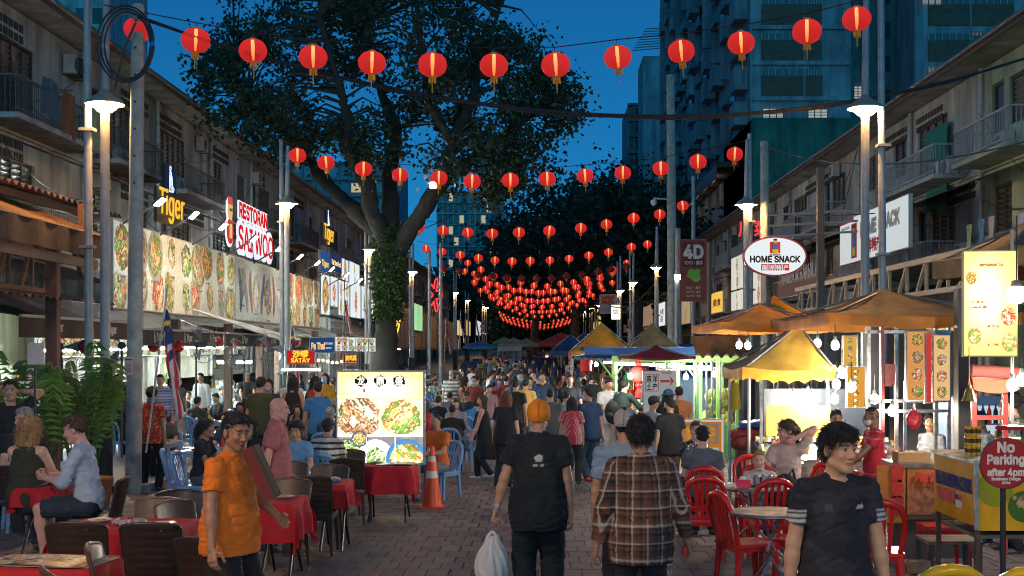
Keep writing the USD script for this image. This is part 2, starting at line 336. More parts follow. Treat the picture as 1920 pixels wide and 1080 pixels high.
def body_geo(key, S, lod):
    """all the shapes of one pose and dress, in the person's own frame: facing +y, feet at z = 0"""
    if key in GEO: return GEO[key]
    h = {0: .0095, 1: .0155, 2: .022, 3: .034}[lod]; g = S.get('girth', 1.0); fem = S.get('fem', False); pose = S['pose']; out = {}
    sw = .160 if fem else .182
    sit = pose.startswith('sit'); lean = math.radians(S.get('lean', 6 if sit else 2))
    pel = np.array([0, 0, .56 if sit else .93])
    T = lambda p: pel + rotx(-lean) @ (np.asarray(p, float) - [0, 0, .93])           # torso frame given for a standing figure
    hipw = .084 + .012 * fem
    hip = {s: pel + [s * hipw, 0, -.03] for s in (-1, 1)}; sh = {s: T((s * sw, -.005, 1.395)) for s in (-1, 1)}
    st = S.get('stride', .0)
    ank = S.get('ank') or ({s: np.array([s * .11, .42 + .03 * s, .085]) for s in (-1, 1)} if sit else {s: np.array([s * (.10 + .03 * (st == 0)), s * st * .5, .085 + (abs(st) * .16 if s * st < 0 else 0)]) for s in (-1, 1)})
    leg = {s: ik(hip[s], ank[s], .43, .43, (s * .15, 1, .25)) for s in (-1, 1)}
    tg = {s: np.array([s * (sw + .075 + .03 * (g - 1)), .03 - s * st * .5, .80]) for s in (-1, 1)}
    if sit: tg = {s: np.array([s * .10, .40, .76]) for s in (-1, 1)}
    for s, k in ((-1, 'lh'), (1, 'rh')):
        if k in S: tg[s] = np.array(S[k], float)
    arm = {s: ik(sh[s], tg[s], .285, .255, S.get('eh' + 'lr'[s > 0], (s * .55, -.75, -.3))) for s in (-1, 1)}
    neck = T((0, -.01, 1.47)); hc = T((0, .025, 1.612)); hy, hp = math.radians(S.get('hyaw', 0)), math.radians(S.get('hpitch', 0))
    HR = rotz(-hy) @ rotx(hp) ; hs = S.get('head', 1.0)
    Hd = lambda p: hc + HR @ (np.asarray(p, float) * hs)
    pts = np.vstack([hip[1], hip[-1], *[a for s in (-1, 1) for a in (*leg[s], *arm[s], ank[s])], hc, T((0, 0, 1.2))])
    lo, hi = pts.min(0) - [.26, .24, .12], pts.max(0) + [.26, .24, .22]; lo[2] = min(lo[2], -.02)
    # ---- skin, one surface from the feet to the crown
    F = Field(lo, hi, h)
    F.ell(T((0, 0, 1.26)), (.145 * g * (.9 if fem else 1), .092 * g, .19), .03, rotx(-lean)); F.ell(T((0, .008, 1.06)), (.125 * g, .088 * g, .16), .05, rotx(-lean)); F.ell(pel + [0, 0, -.0], (.145 * g, .10 * g, .12), .05)
    [F.cone(T((0, -.015, 1.455)), T((s * (sw - .03), -.008, 1.395)), .046, .046, .04) for s in (-1, 1)]; F.cone(neck - [0, 0, .05], Hd((0, -.02, -.04)), .062 if not fem else .052, .05, .03)
    for s in (-1, 1):
        kn, an = leg[s]; el, wr = arm[s]
        F.cone(hip[s], kn, .078 * g ** .5, .05, .03); F.cone(kn, kn + (an - kn) * .35, .05, .053, .03); F.cone(kn + (an - kn) * .3, an, .052, .034, .03)
        F.cone(an, an + [0, .0, -.045], .036, .034, .02); F.cone(an + [0, -.02, -.045], an + [s * .01, .13, -.058], .034, .026, .02)
        F.cone(sh[s], el, .05 * g ** .5, .038, .03); F.cone(el, el + (wr - el) * .35, .04, .04, .02); F.cone(el + (wr - el) * .3, wr, .04, .027, .02)
        if lod == 3: F.cone(wr, wr + unit(wr - el) * .1, .03, .026, .01)
    if lod >= 2 and not S.get('face'):
        F.ell(Hd((0, 0, .01)), (.074 * hs, .094 * hs, .118 * hs), .02, HR); F.ell(Hd((0, .1, -.02)), (.014, .02, .02), .01, HR)
    else: F.ell(Hd((0, -.01, .0)), (.055, .06, .08), .02)
    v, f = F.mesh(); parts = [(v, f)]
    if not (lod >= 2 and not S.get('face')):
        q = Field(Hd((0, 0, 0)) - .155 * hs, Hd((0, 0, 0)) + .155 * hs, {0: .0062, 1: .0092}.get(lod, .012))
        e = lambda c, r, k=.012, op='u': q.ell(Hd(c), np.array(r) * hs, k * hs, HR, op=op)
        e((0, -.012, .036), (.075, .094, .088)); e((0, .03, -.028), (.060, .064, .082), .02); e((0, .068, -.098), (.024, .022, .02), .025)
        for s in (-1, 1):
            q.cone(Hd((s * .05, .0, -.06)), Hd((s * .016, .066, -.096)), .02 * hs, .018 * hs, .025); e((s * .036, .07, -.022), (.022, .018, .02), .015)
            e((s * .031, .098, .01), (.020, .016, .013), .006, 's'); e((s * .031, .078, .009), (.0145, .013, .0125), .003)
            e((s * .079, -.006, -.002), (.011, .022, .033), .006); e((s * .011, .097, -.034), (.010, .011, .009), .005)
        q.cone(Hd((-.035, .085, .033)), Hd((.035, .085, .033)), .011, .011, .014); q.cone(Hd((0, .088, .02)), Hd((0, .112, -.028)), .008 * hs, .0135 * hs, .008)
        e((0, .09, -.061), (.024, .012, .007), .005); e((0, .088, -.074), (.021, .012, .008), .005); q.cone(Hd((0, -.02, -.05)), Hd((0, -.03, -.15)), .05, .055, .03)
        parts.append(q.mesh())
    if lod < 3:
        for s in (-1, 1):
            hv, hf = hand(S.get('grip' + 'lr'[s > 0], S.get('grip', 'hold' if sit else 'relax')), lod == 0); el, wr = arm[s]; ax = unit(wr - el)
            fw = np.array(S.get('thumb', (0, .25, 1.) if sit else (0, 1., .25)), float)
            if abs(ax @ unit(fw)) > .9: fw = np.array([0, 1., .3])
            fw = unit(fw - ax * (fw @ ax)); x = np.cross(fw, -ax)
            hv2 = hv * [1, 1, 1]
            m = np.stack([x, fw, -ax], 1)
            if s < 0: hv2 = hv * [-1, 1, 1]; hf2 = hf[:, ::-1]
            else: hf2 = hf
            parts.append((wr + hv2 @ m.T * (.93 if fem else 1.0), hf2))
    n = 0; V, Fc, tag = [], [], []
    for i, (a, b) in enumerate(parts): V.append(a); Fc.append(b + n); n += len(a); tag.append(np.full(len(a), i))
    out['body'] = (np.vstack(V), np.vstack(Fc)); out['_head'] = (hc, HR, hs)
    # ---- clothes
    kind = S.get('top', 'tee'); hem = S.get('hem', .80 if not sit else .86)
    loose = S.get('loose', .016) + (.008 if lod >= 2 else 0) * .5
    C = Field(lo, hi, h)
    tcut = [(T((0, 0, 1.475)), unit(T((0, .25, 1.9)) - T((0, 0, 1.47))))]
    C.ell(T((0, 0, 1.26)), (.150 * g * (.92 if fem else 1) + loose, .096 * g + loose, .205), .03, rotx(-lean)); C.ell(T((0, .008, 1.02)), (.138 * g + loose * 1.2, .100 * g + loose * 1.4, .36), .05, rotx(-lean), cut=() if kind == 'dress' else [(T((0, 0, hem if not sit else .86)), rotx(-lean) @ (0, 0, -1.))])
    if not sit or kind == 'dress': C.ell(pel + [0, 0, -.04], (.172 * g + loose * 1.3, .116 * g + loose * 1.6, .40), .05, cut=() if kind == 'dress' else [(np.array([0, 0, hem]), (0, 0, -1.))])
    else: C.ell(pel + [0, 0, .03], (.155 * g + loose, .115 * g + loose, .13), .05)
    if kind != 'sleeveless' and kind != 'dress': [C.cone(T((0, -.015, 1.445)), T((s * (sw - .02), -.008, 1.392)), .05 + loose * .4, .05 + loose * .4, .04) for s in (-1, 1)]
    else: [C.cone(T((0, -.015, 1.40)), T((s * (sw - .075), -.008, 1.395)), .046 + loose * .4, .046 + loose * .4, .04) for s in (-1, 1)]
    slv = {'tee': .62, 'polo': .62, 'long': 1.9, 'rolled': 1.3, 'sleeveless': 0, 'dress': 0, 'shirt': .75}[kind]
    for s in (-1, 1):
        el, wr = arm[s]
        if slv > 0:
            u = min(slv, 1.0); e = sh[s] + (el - sh[s]) * u; C.cone(sh[s], e, .053 * g ** .5 + loose * .45, .05 + loose * (.9 if slv < 1 else .5), .035, cut=[(e, unit(el - sh[s]))] if slv <= 1 else ())
            if slv > 1: e2 = el + (wr - el) * min(slv - 1, .93); C.cone(el, e2, .046 + loose * .6, .04 + loose * .5 if slv < 1.5 else .034 + loose * .5, .03, cut=[(e2, unit(wr - el))])
    if kind in ('polo', 'rolled', 'shirt'): C.cone(neck + [0, .0, -.025], neck + [0, .012, .022], .068, .064, .012, cut=[(neck + [0, .012, .028], unit((0, .45, 1)))])
    if kind == 'dress':
        zz = pel[2] - .5
        if not sit: C.cone(pel, pel + [0, 0, -.5], .14 * g + .02, .2, .05, cut=[(np.array([0, 0, zz]), (0, 0, -1.))])
    if S.get('apron'): C.cone(pel + [0, .06, .25], pel + [0, .08, -.3], .12, .15, .02, cut=[(pel + [0, .06, 0], (0, -1., 0)), (pel + [0, 0, -.35], (0, 0, -1.))])
    out['shirt'] = C.mesh()
    bot = S.get('bot', 'trousers'); P = Field(lo, hi, h); lb = .012 + S.get('baggy', .008)
    zt = pel + [0, 0, .10]
    P.ell(pel + [0, 0, -.01], (.148 * g + .012, .104 * g + .012, .15), .04, cut=[(zt, (0, 0, 1.))])
    ln = {'trousers': 2.0, 'shorts': .95, 'midi': 1.25, 'skirt': 0}[bot]
    for s in (-1, 1):
        kn, an = leg[s]
        if ln:
            u = min(1, ln); e = hip[s] + (kn - hip[s]) * u; P.cone(hip[s], e, .080 * g ** .5 + lb, .058 + lb * (1.6 if ln < 1.5 else 1), .03, cut=[(e, unit(kn - hip[s]))] if ln <= 1 else ())
            if ln > 1: e = kn + (an - kn) * min(1, ln - 1); P.cone(kn, e, .058 + lb, .043 + lb * 1.1, .02, cut=[(e + unit(an - kn) * .03, unit(an - kn))])
    if bot == 'skirt': P.cone(pel + [0, 0, -.05], pel + [0, .02, -.42], .15, .18, .03, cut=[(pel + [0, 0, -.45], (0, 0, -1.))])
    out['trousers'] = P.mesh()
    if lod < 3:
        for s in (-1, 1):
            B = Field(ank[s] - [.1, .14, .14], ank[s] + [.1, .24, .06], min(h, .014))
            kn, an = leg[s]; a = an + [0, 0, -.045]
            B.cone(a + [0, -.025, .012], a + [0, .02, .005], .043, .042, .02, cut=[(a + [0, 0, .05], (0, 0, 1.)), (a + [0, 0, -.042], (0, 0, -1.))]); B.cone(a + [0, .0, -.005], a + [s * .012, .15, -.012], .043, .034, .02, cut=[(a + [0, 0, -.042], (0, 0, -1.))])
            out['shoe%d' % s] = B.mesh()
    # ---- hair and headgear
    hr = S.get('hair', 'short'); qh = {0: .0075, 1: .011, 2: .014, 3: .022}[lod]
    Q = Field(Hd((0, 0, 0)) - [.19, .24, .52], Hd((0, 0, 0)) + [.19, .19, .19], qh)
    pl = lambda c, n: (Hd(c), HR @ unit(n))
    th = {'buzz': .004, 'bald': 0}.get(hr, .014) * S.get('thick', 1)
    if hr in ('short', 'buzz', 'mop'):
        Q.ell(Hd((0, -.012, .038)), np.array((.075 + th * .5, .096 + th * .7, .09 + th * 1.2)) * hs, .01, HR, cut=[pl((0, .086, .100 - .03 * (hr == 'mop')), (0, .70, -.71))])
        if hr == 'mop': Q.ell(Hd((0, .05, .085)), np.array((.068, .055, .04)) * hs, .02, HR, cut=[pl((0, .09, .05), (0, .4, -.9))])
        if hr == 'short': Q.ell(Hd((0, .02, .108)), np.array((.058, .062, .03)) * hs, .02, HR)
    elif hr in ('long', 'bob', 'pony', 'bun'):
        Q.ell(Hd((0, -.014, .038)), np.array((.094, .114, .105)) * hs, .01, HR, cut=[pl((0, .086, .088), (0, .78, -.62))])
        if hr in ('long', 'bob'):
            zl = -.36 if hr == 'long' else -.16
            dn = lambda x, y, z: hc + HR @ np.array((x, y, 0)) * hs + [0, 0, z]
            for x in (-.06, 0, .06): Q.cone(dn(x, -.045, .0), dn(x * 1.15, -.075, zl + .03 * abs(x) / .06), .052, .04 if hr == 'bob' else .03, .03)
            for s in (-1, 1): Q.cone(dn(s * .078, .0, .0), dn(s * .088, -.02, zl * .75), .03, .022, .03)
        if hr == 'pony': Q.cone(Hd((0, -.115, .03)), hc + HR @ np.array((0, -.15, 0)) + [0, 0, -.04], .035, .04, .02); Q.cone(hc + HR @ np.array((0, -.15, 0)) + [0, 0, -.04], hc + HR @ np.array((0, -.12, 0)) + [0, 0, -.26], .04, .018, .02)
        if hr == 'bun': Q.ell(Hd((0, -.125, .04)), (.048, .042, .045), .008)
    elif hr == 'fringe': Q.ell(Hd((0, -.03, .0)), np.array((.082, .09, .06)) * hs, .01, HR, cut=[pl((0, -.0, .03), (0, .8, .4)), pl((0, -.03, -.05), (0, 0, -1.)) ])
    if hr != 'bald': out['hair'] = Q.mesh()
    hat = S.get('hat')
    if hat:
        W = Field(Hd((0, 0, 0)) - .25, Hd((0, 0, 0)) + .25, qh * .9); bk = -1 if 'back' in hat else 1
        if 'bucket' in hat:
            W.ell(Hd((0, -.012, .05)), np.array((.098, .115, .10)) * hs, .01, HR, cut=[pl((0, 0, .03), (0, 0, -1))]); W.ell(Hd((0, -.01, .03)), np.array((.15, .165, .02)) * hs, .02, HR)
        else:
            W.ell(Hd((0, -.012, .05 - .02 * ('deep' in hat))), np.array((.094, .112, .096 + .015 * ('deep' in hat))) * hs, .01, HR, cut=[pl((0, 0, .035 - .05 * ('deep' in hat)), (0, -.15 * bk + .5 * ('deep' in hat), -1))])
            if 'beanie' not in hat: W.ell(Hd((0, .115 * bk, .042 - .02 * (bk < 0))), np.array((.07, .075, .010)) * hs, .012, HR @ rotx(-.15 * bk))
        out['cap'] = W.mesh()
    if S.get('mask'):
        W = Field(Hd((0, 0, 0)) - .16, Hd((0, 0, 0)) + .16, qh * .8); W.ell(Hd((0, .045, -.05)), np.array((.066, .068, .056)) * hs, .01, HR, cut=[pl((0, .03, 0), (0, -1, 0)), pl((0, 0, -.02), (0, 0, 1)), pl((0, 0, -.105), (0, 0, -1))]); out['mask'] = W.mesh()
    out['_arm'] = arm; out['_T'] = T; out['_leg'] = leg
    GEO[key] = out; return out
def relief(v, amp, seed, sc=(9, 9, 4)):
    return (meshkit.fbm(v * np.array(sc) + seed * 7.3, 3, seed) - .5) * 2 * amp
def creases(v, amp, seed):
    w = v + .12 * (meshkit.fbm(v * 5 + seed, 2, seed + 9)[:, None] - .5); n = np.abs(meshkit.fbm(w * [7, 7, 15] + seed * 3.1, 2, seed) - .5); return amp * (np.minimum(n, .12) / .12 - .7)
ALLP = []
def person(px, d, yaw, label, S, hpy=None, h=None, lod=None, z=0.0, group=None, x=None):
    """px: image column of the head; hpy: row of the crown (gives the height, or for a seated person the distance)"""
    S = dict(S); sit = S.setdefault('pose', 'stand').startswith('sit')
    if d is None:
        crown = 1.27 if sit else (h or 1.7)
        for _ in range(30):
            d2 = FPX * (EYE - G(d or 20) - z - crown) / max(8, hpy - CY); d = d2 if d is None else .5 * (d + d2)
    gz = G(d) + z; X = WX(px, d) if x is None else x
    top = 1.27 if sit else 1.735
    sc = h / 1.735 if h else (np.clip((WZ(hpy, d) - gz) / top, .86, 1.1) if hpy else 1.0)
    if lod is None: lod = 0 if d < 11.5 else 1 if d < 19 else 2 if d < 34 else 3
    seed = len(ALLP) + 3; ALLP.append((X, d)); S.setdefault('skin', 'tan')
    key = S.pop('key', None) or repr(sorted((k, repr(v)) for k, v in S.items() if k not in ('skin', 'haircol', 'c', 'pc', 'sc', 'hc', 'mc', 'paint', 'ppaint'))) + str(lod)
    g = body_geo(key, S, lod)
    t = thing('person', label, 'person', (X, d, gz), -math.radians(yaw), group)
    if abs(sc - 1) > .004: UsdGeom.Xformable(stage.GetPrimAtPath(t)).AddScaleOp().Set((sc, sc, sc))
    hc, HR, hs = g['_head']; base = np.array(SKINS[S['skin']] if isinstance(S['skin'], str) else S['skin'])
    v, f = g['body']; q = (v - hc) @ HR / hs; c = np.repeat(base[None], len(v), 0)
    if lod < 2 or S.get('face'):
        fr = (q[:, 1] > .06)
        eye = fr & (np.abs(np.abs(q[:, 0]) - .031) < .012) & (np.abs(q[:, 2] - .009) < .0065); c[eye] = base * .5 + (.08, .09, .1); c[eye & (np.abs(np.abs(q[:, 0]) - .031) < .0062)] = (.02, .012, .01)
        hcx = np.array(HAIRC[S.get('haircol', 'black')])
        c[fr & (np.abs(np.abs(q[:, 0]) - .032) < .020) & (np.abs(q[:, 2] - .031 - .05 * (.032 - np.abs(np.abs(q[:, 0]) - .03))) < .0055)] = hcx * .8 + base * .15
        c[fr & (np.abs(q[:, 0]) < .024) & (np.abs(q[:, 2] + .067) < .011) & (q[:, 1] > .082)] = base * [.85, .5, .48]
        ck = np.exp(-((np.abs(q[:, 0]) - .038) / .02) ** 2 - ((q[:, 2] + .03) / .02) ** 2) * fr; c *= 1 - ck[:, None] * [0, .14, .14]
        if S.get('stubble'): c[(q[:, 2] < -.045) & (q[:, 1] > .0) & (q[:, 2] > -.14) & (np.abs(q[:, 0]) < .08)] *= .72
    part(t, 'body', (v, f, c), 'skin', smooth=True)
    def cl(nm, col, mat='cloth', amp=.006, paint=None, lab=None):
        if nm not in g or not len(g[nm][0]): return
        v, f = g[nm]
        tmn = usdnormals(v, f)
        w = v + tmn * (relief(v, amp, seed) + (relief(v, amp * .5, seed + 1, (22, 22, 10)) + creases(v, amp * 1.25, seed) if lod < 2 else 0))[:, None] if amp and lod < 3 else v
        cc = np.repeat(np.array(col, float)[None], len(v), 0) if paint is None else paint(v, np.array(col, float))
        part(t, {'trousers': {'shorts': 'shorts', 'skirt': 'skirt'}.get(S.get('bot'), 'trousers'), 'shirt': {'dress': 'dress'}.get(S.get('top'), 'shirt'), 'shoe1': 'shoe', 'shoe-1': 'shoe'}.get(nm, nm), (w, f, cc), mat, smooth=True, label=lab)
    cl('trousers', S.get('pc', (.015, .016, .02)), paint=S.get('ppaint')); cl('shirt', S.get('c', (.02, .02, .022)), amp=.007 if lod == 0 else .009, paint=S.get('paint'))
    [cl('shoe%d' % s, S.get('sc', (.05, .05, .05)), 'plastic', 0) for s in (-1, 1)]
    hcol = np.array(HAIRC[S.get('haircol', 'black')])
    if lod < 2 and 'hair' in g and not S.get('hat') and S.get('hair', 'short') not in ('buzz', 'bald'): strands(t, g['hair'], hcol, seed, 1100 if lod == 0 else 500, S.get('hair', 'short'))
    cl('hair', hcol, 'hair', .009, lambda v, c: c * (.6 + .9 * meshkit.noise(v * [60, 60, 9]))[:, None]); cl('cap', S.get('hc', (.02, .02, .02)), 'cloth', .003, lambda v, c: c * (1 - .45 * (np.min(np.abs(((np.arctan2((v - hc)[:, 0], (v - hc)[:, 1])[:, None] - np.array([0, PI / 3, -PI / 3, 2 * PI / 3, -2 * PI / 3, PI, -PI])))), 1) < .045) * ((v - hc)[:, 2] > .0))[:, None] * (.85 + .3 * meshkit.fbm(v * 14, 3, 2))[:, None]); cl('mask', S.get('mc', (.25, .5, .75)), 'cloth', 0)
    return t, g, sc
def strands(t, hm, col, seed, n, style):
    v, f = hm; nm = usdnormals(v, f); r = np.random.default_rng(seed); i = r.integers(0, len(v), n); L = r.uniform(.02, .045, (n, 1)) * {'long': 1.6, 'bob': 1.6, 'pony': 1.3, 'short': .5, 'bun': .5}.get(style, 1)
    d = unitn(nm[i] * .8 + [0, 0, -.75] + r.normal(0, .25, (n, 3))); p0 = v[i] - nm[i] * .004; P = np.stack([p0, p0 + d * L * .5 + nm[i] * .004, p0 + d * L + [0, 0, -.006]], 1).reshape(-1, 3)
    c = UsdGeom.BasisCurves.Define(stage, numbered(t, 'hair_strands')); c.CreateTypeAttr('linear'); c.CreatePointsAttr(Vt.Vec3fArray.FromNumpy(P.astype(np.float32))); c.CreateCurveVertexCountsAttr(Vt.IntArray.FromNumpy(np.full(n, 3, np.int32)))
    c.CreateWidthsAttr(Vt.FloatArray.FromNumpy(np.tile([.0035, .003, .001], n).astype(np.float32))); c.SetWidthsInterpolation('vertex'); keys(c.GetPrim(), kind='stuff')
    k = 'strand_%s' % '_'.join('%03d' % int(x * 999) for x in col)
    if k not in M: M[k] = usdkit.material(stage, '/World/Looks/' + k, {'p': ('principled_bsdf', dict(base_color=tuple(col), roughness=.6))}, surface='p.BSDF')
    UsdShade.MaterialBindingAPI.Apply(c.GetPrim()).Bind(M[k])
def usdnormals(v, f):
    n = np.zeros_like(v); fn = np.cross(v[f[:, 1]] - v[f[:, 0]], v[f[:, 2]] - v[f[:, 0]])
    for k in range(3): np.add.at(n, f[:, k], fn)
    return n / (np.linalg.norm(n, axis=1, keepdims=True) + 1e-12)
def on_torso(g, fn): return fn
def stripes(axis, period, a, b, duty=.5, off=0):
    def p(v, c):
        m = ((v[:, axis] + off) / period) % 1 < duty; o = np.repeat(np.array(a, float)[None], len(v), 0); o[m] = b; return o
    return p
def splotch(a, b, sc=30, th=.55, seed=2):
    def p(v, c):
        n = meshkit.fbm(v * sc, 2, seed); o = np.repeat(np.array(a, float)[None], len(v), 0); o[n > th] = b; return o
    return p
# ---------------------------------------------------------------- ground, street, pavements
def strip(x0, x1, y0, y1, dz, step=3.0, nx=2):
    ys = np.unique(np.concatenate([np.arange(y0, y1, step), [y1]])); xs = np.linspace(x0, x1, nx); mb = MB()
    v = np.array([[x, y, G(y) + dz] for y in ys for x in xs]); n = len(xs)
    return mb.add(v, [[i * n + j, i * n + j + 1, (i + 1) * n + j + 1, (i + 1) * n + j] for i in range(len(ys) - 1) for j in range(n - 1)])
M['paving'] = usdkit.material(stage, '/World/Looks/paving', {
    'g': ('geometry', {}), 'rt': ('mapping', dict(rotation=(0, 0, PI / 2))), 'b': ('brick_texture', dict(scale=1, brick_width=.45, row_height=.22, mortar_size=.008, mortar_smooth=.3, color1=(.115, .085, .08), color2=(.15, .115, .105), mortar=(.06, .05, .048))),
    'n': ('noise_texture', dict(scale=.9, detail=8, roughness=.65)), 'r': ('map_range', dict(from_min=.3, from_max=.7, to_min=.55, to_max=1.3)), 'x': ('vector_math', dict(math_type='scale')),
    'rr': ('map_range', dict(from_min=.35, from_max=.65, to_min=.4, to_max=.75)), 'bp': ('bump', dict(strength=.4, distance=.01)), 'p': ('principled_bsdf', {})},
    [('g.position', 'rt.vector'), ('rt.vector', 'b.vector'), ('g.position', 'n.vector'), ('n.fac', 'r.value'), ('b.color', 'x.vector1'), ('r.result', 'x.scale'), ('x.vector', 'p.base_color'), ('n.fac', 'rr.value'), ('rr.result', 'p.roughness'),
     ('b.fac', 'bp.height'), ('bp.normal', 'p.normal')], surface='p.BSDF')
M['paver'] = usdkit.material(stage, '/World/Looks/paver', {       # stamped concrete: worn, trodden dirt
    'a': ('attribute', {'attribute': 'col'}), 'g': ('geometry', {}), 'n': ('noise_texture', dict(scale=1.1, detail=9, roughness=.7)), 'r': ('map_range', dict(from_min=.3, from_max=.7, to_min=.42, to_max=1.45)), 'x': ('vector_math', dict(math_type='scale')),
    'n2': ('noise_texture', dict(scale=28, detail=5)), 'rr': ('map_range', dict(from_min=.35, from_max=.65, to_min=.5, to_max=.85)), 'bp': ('bump', dict(strength=.5, distance=.008)), 'p': ('principled_bsdf', {})},
    [('g.position', 'n.vector'), ('n.fac', 'r.value'), ('a.vector', 'x.vector1'), ('r.result', 'x.scale'), ('x.vector', 'p.base_color'), ('n.fac', 'rr.value'), ('rr.result', 'p.roughness'), ('g.position', 'n2.vector'), ('n2.fac', 'bp.height'), ('bp.normal', 'p.normal')], surface='p.BSDF')
struct('ground', strip(-260, 260, -60, 900, -.03, 10, 2), 'concrete', (.09, .085, .08))
road = thing('road', None, None, kind='structure')
part(road, 'road_bed', strip(-16, 16, -40, 21.4, -.008), 'paving', (.1, .08, .08)); part(road, 'road_bed', strip(-6.6, 6.6, 21.4, 330, -.012), 'paving', (.1, .08, .08))
part(road, 'far_paving', strip(-6.6, 6.6, 30.02, 330, .006), 'paving', (.1, .08, .08))
PW, PL = .22, .45
near, rest = [], []
for r in range(int((30 - 10.5) / PL)):
    y = 10.5 + r * PL
    for k in range(-48, 45):
        x = k * PW + (PW / 2 if r % 2 else 0)
        if abs(x) > (6.45 if y > 21.1 else 10.4): continue
        (near if (11.7 < y < 17.2 and abs(x + .1) < 2.7) else rest).append((x, y))
near.sort(key=lambda q: q[1]); rest += near[300:]; near = near[:300]
def paver(mb, x, y):
    s = rng.normal(0, .12) + (.12 if x < -.8 else 0); c = np.array((.125, .094, .083)) * (1 + s) if x < -.8 else np.array((.122, .084, .079)) * (1 + s)
    z = G(y) + .004 + rng.uniform(-.002, .003)
    mb.box((x + (-.006 if x < -.8 else .006), y, z), (PW - .007, PL - .009, .02), c, R=rotx((G(y + .3) - G(y - .3)) / .6 + rng.normal(0, .004)) @ rotz(rng.normal(0, .004)), top=.985)
for x, y in near: mb = MB(); paver(mb, x, y); part(road, 'paver', mb, 'paver')
mb = MB(); [paver(mb, x, y) for x, y in rest]; keys(stage.GetPrimAtPath(part(road, 'outer_pavers', mb, 'paver')), kind='stuff')
mb = MB()
for k in range(900):
    y = rng.uniform(11.8, 30); x = rng.uniform(-6, 6); a = rng.uniform(0, 6); l = rng.uniform(.008, .035)
    mb.box((x, y, G(y) + .019), (l, l * rng.uniform(.3, 1), .004), np.array((.35, .33, .3)) * rng.choice([.3, .6, 1.2]), rz=a)
single('litter', mb, 'matte', 'crumbs and scraps of paper trodden into the paved street', 'litter', kind='stuff')
for nm, x0, x1, e in (('pavement', -16.2, -6.72, -6.62), ('pavement', 6.72, 16.2, 6.62)):
    p = thing(nm, None, None, kind='structure'); part(p, 'slab', strip(x0, x1, 21.5 if x0 < 0 else 19, 330, .11), 'concrete', (.2, .19, .175))
    k = strip(min(x0, e) if e < 0 else e, e, 20, 20.1, 0)
    mb = MB()
    for y in np.arange(21.5 if x0 < 0 else 19, 120, 1.0): mb.box((e, y + .5, G(y + .5) + .05), (.16, .975, .17), (.3 + rng.uniform(-.05, .05),) * 3, R=rotx((G(y + 1) - G(y))))
    keys(stage.GetPrimAtPath(part(p, 'kerb_stones', mb, 'concrete')), kind='stuff')

# ---------------------------------------------------------------- buildings
def plate(w, z0, z1, holes, t=.2, y=0.0):
    """a wall in the xz plane with openings (x0, z0, x1, z1)"""
    g = sbox(0, z0, w, z1)
    for a, b, c, d in holes: g = g.difference(sbox(a, b, c, d))
    m = trimesh.util.concatenate([trimesh.creation.extrude_polygon(q, t, engine='earcut') for q in getattr(g, 'geoms', [g])])
    v = np.array(m.vertices); return np.stack([v[:, 0], y + t - v[:, 2], v[:, 1]], 1), np.array(m.faces)
def window(t, x0, z0, x1, z1, kind, depth=.14, frame=(.07, .035, .025), lit=None):
    cx, cz, w, h = (x0 + x1) / 2, (z0 + z1) / 2, x1 - x0, z1 - z0
    f = MB(frame)
    for s in (-1, 1): f.box((cx + s * (w / 2 - .035), depth - .02, cz), (.07, .09, h)); f.box((cx, depth - .022, cz + s * (h / 2 - .035)), (w - .14, .085, .07))
    n = max(1, round(w / .75))
    for i in range(1, n): f.box((x0 + w * i / n, depth - .021, cz), (.06, .08, h - .14))
    wp = part(t, 'window', f, 'paint')
    if kind == 'louvre':
        s = MB((.13, .12, .11)); k = int(h / .16)
        for i in range(k): s.box((cx, depth, z0 + .08 + (i + .5) * (h - .16) / k), (w - .16, .012, .13), R=rotx(.6))
        part(wp, 'louvre_slats', s, 'plastic')
    else: part(wp, 'pane', MB((.1, .12, .14)).box((cx, depth + .02, cz), (w - .12, .012, h - .12)), 'gloss')
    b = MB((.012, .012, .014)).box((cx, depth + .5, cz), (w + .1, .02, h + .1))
    if lit: part(wp, 'lit_room', b, 'glow%g' % lit[0], lit[1])
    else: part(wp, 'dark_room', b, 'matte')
def aircon(t, x, y, z, s=1.0):
    m = MB((.5, .49, .46)).box((x, y, z), (.8 * s, .3, .55 * s))
    p = part(t, 'air_conditioner', m, 'paint'); g = MB((.08, .08, .08)).lathe([(0, .0), (.2 * s, .0), (.22 * s, .012), (.2 * s, .02), (0, .02)], 14, at=(x - .1, y - .155, z), ax=rotx(PI / 2)); part(p, 'fan_grille', g, 'plastic')
    part(p, 'bracket', MB((.1, .09, .08)).box((x - .3, y + .05, z - .3), (.04, .5, .04)).box((x + .3, y + .05, z - .3), (.04, .5, .04)), 'paint')
def railing(t, x0, x1, z, y, h=.95, col=(.12, .11, .1), gap=.13, ends=True):
    m = MB(col); m.box(((x0 + x1) / 2, y, z + h), (x1 - x0, .05, .05)); m.box(((x0 + x1) / 2, y, z + .12), (x1 - x0, .035, .035))
    for x in np.arange(x0 + .05, x1, gap): m.box((x, y, z + h / 2), (.018, .018, h))
    if ends:
        for x in (x0, x1):
            m.box((x, y / 2, z + h), (.05, abs(y), .05))
            for q in np.arange(.1, abs(y), gap): m.box((x, -q, z + h / 2), (.018, .018, h))
    part(t, 'railing', m, 'paint')
WALLC = [(.48, .45, .41), (.50, .48, .46), (.43, .40, .35), (.48, .46, .42)]
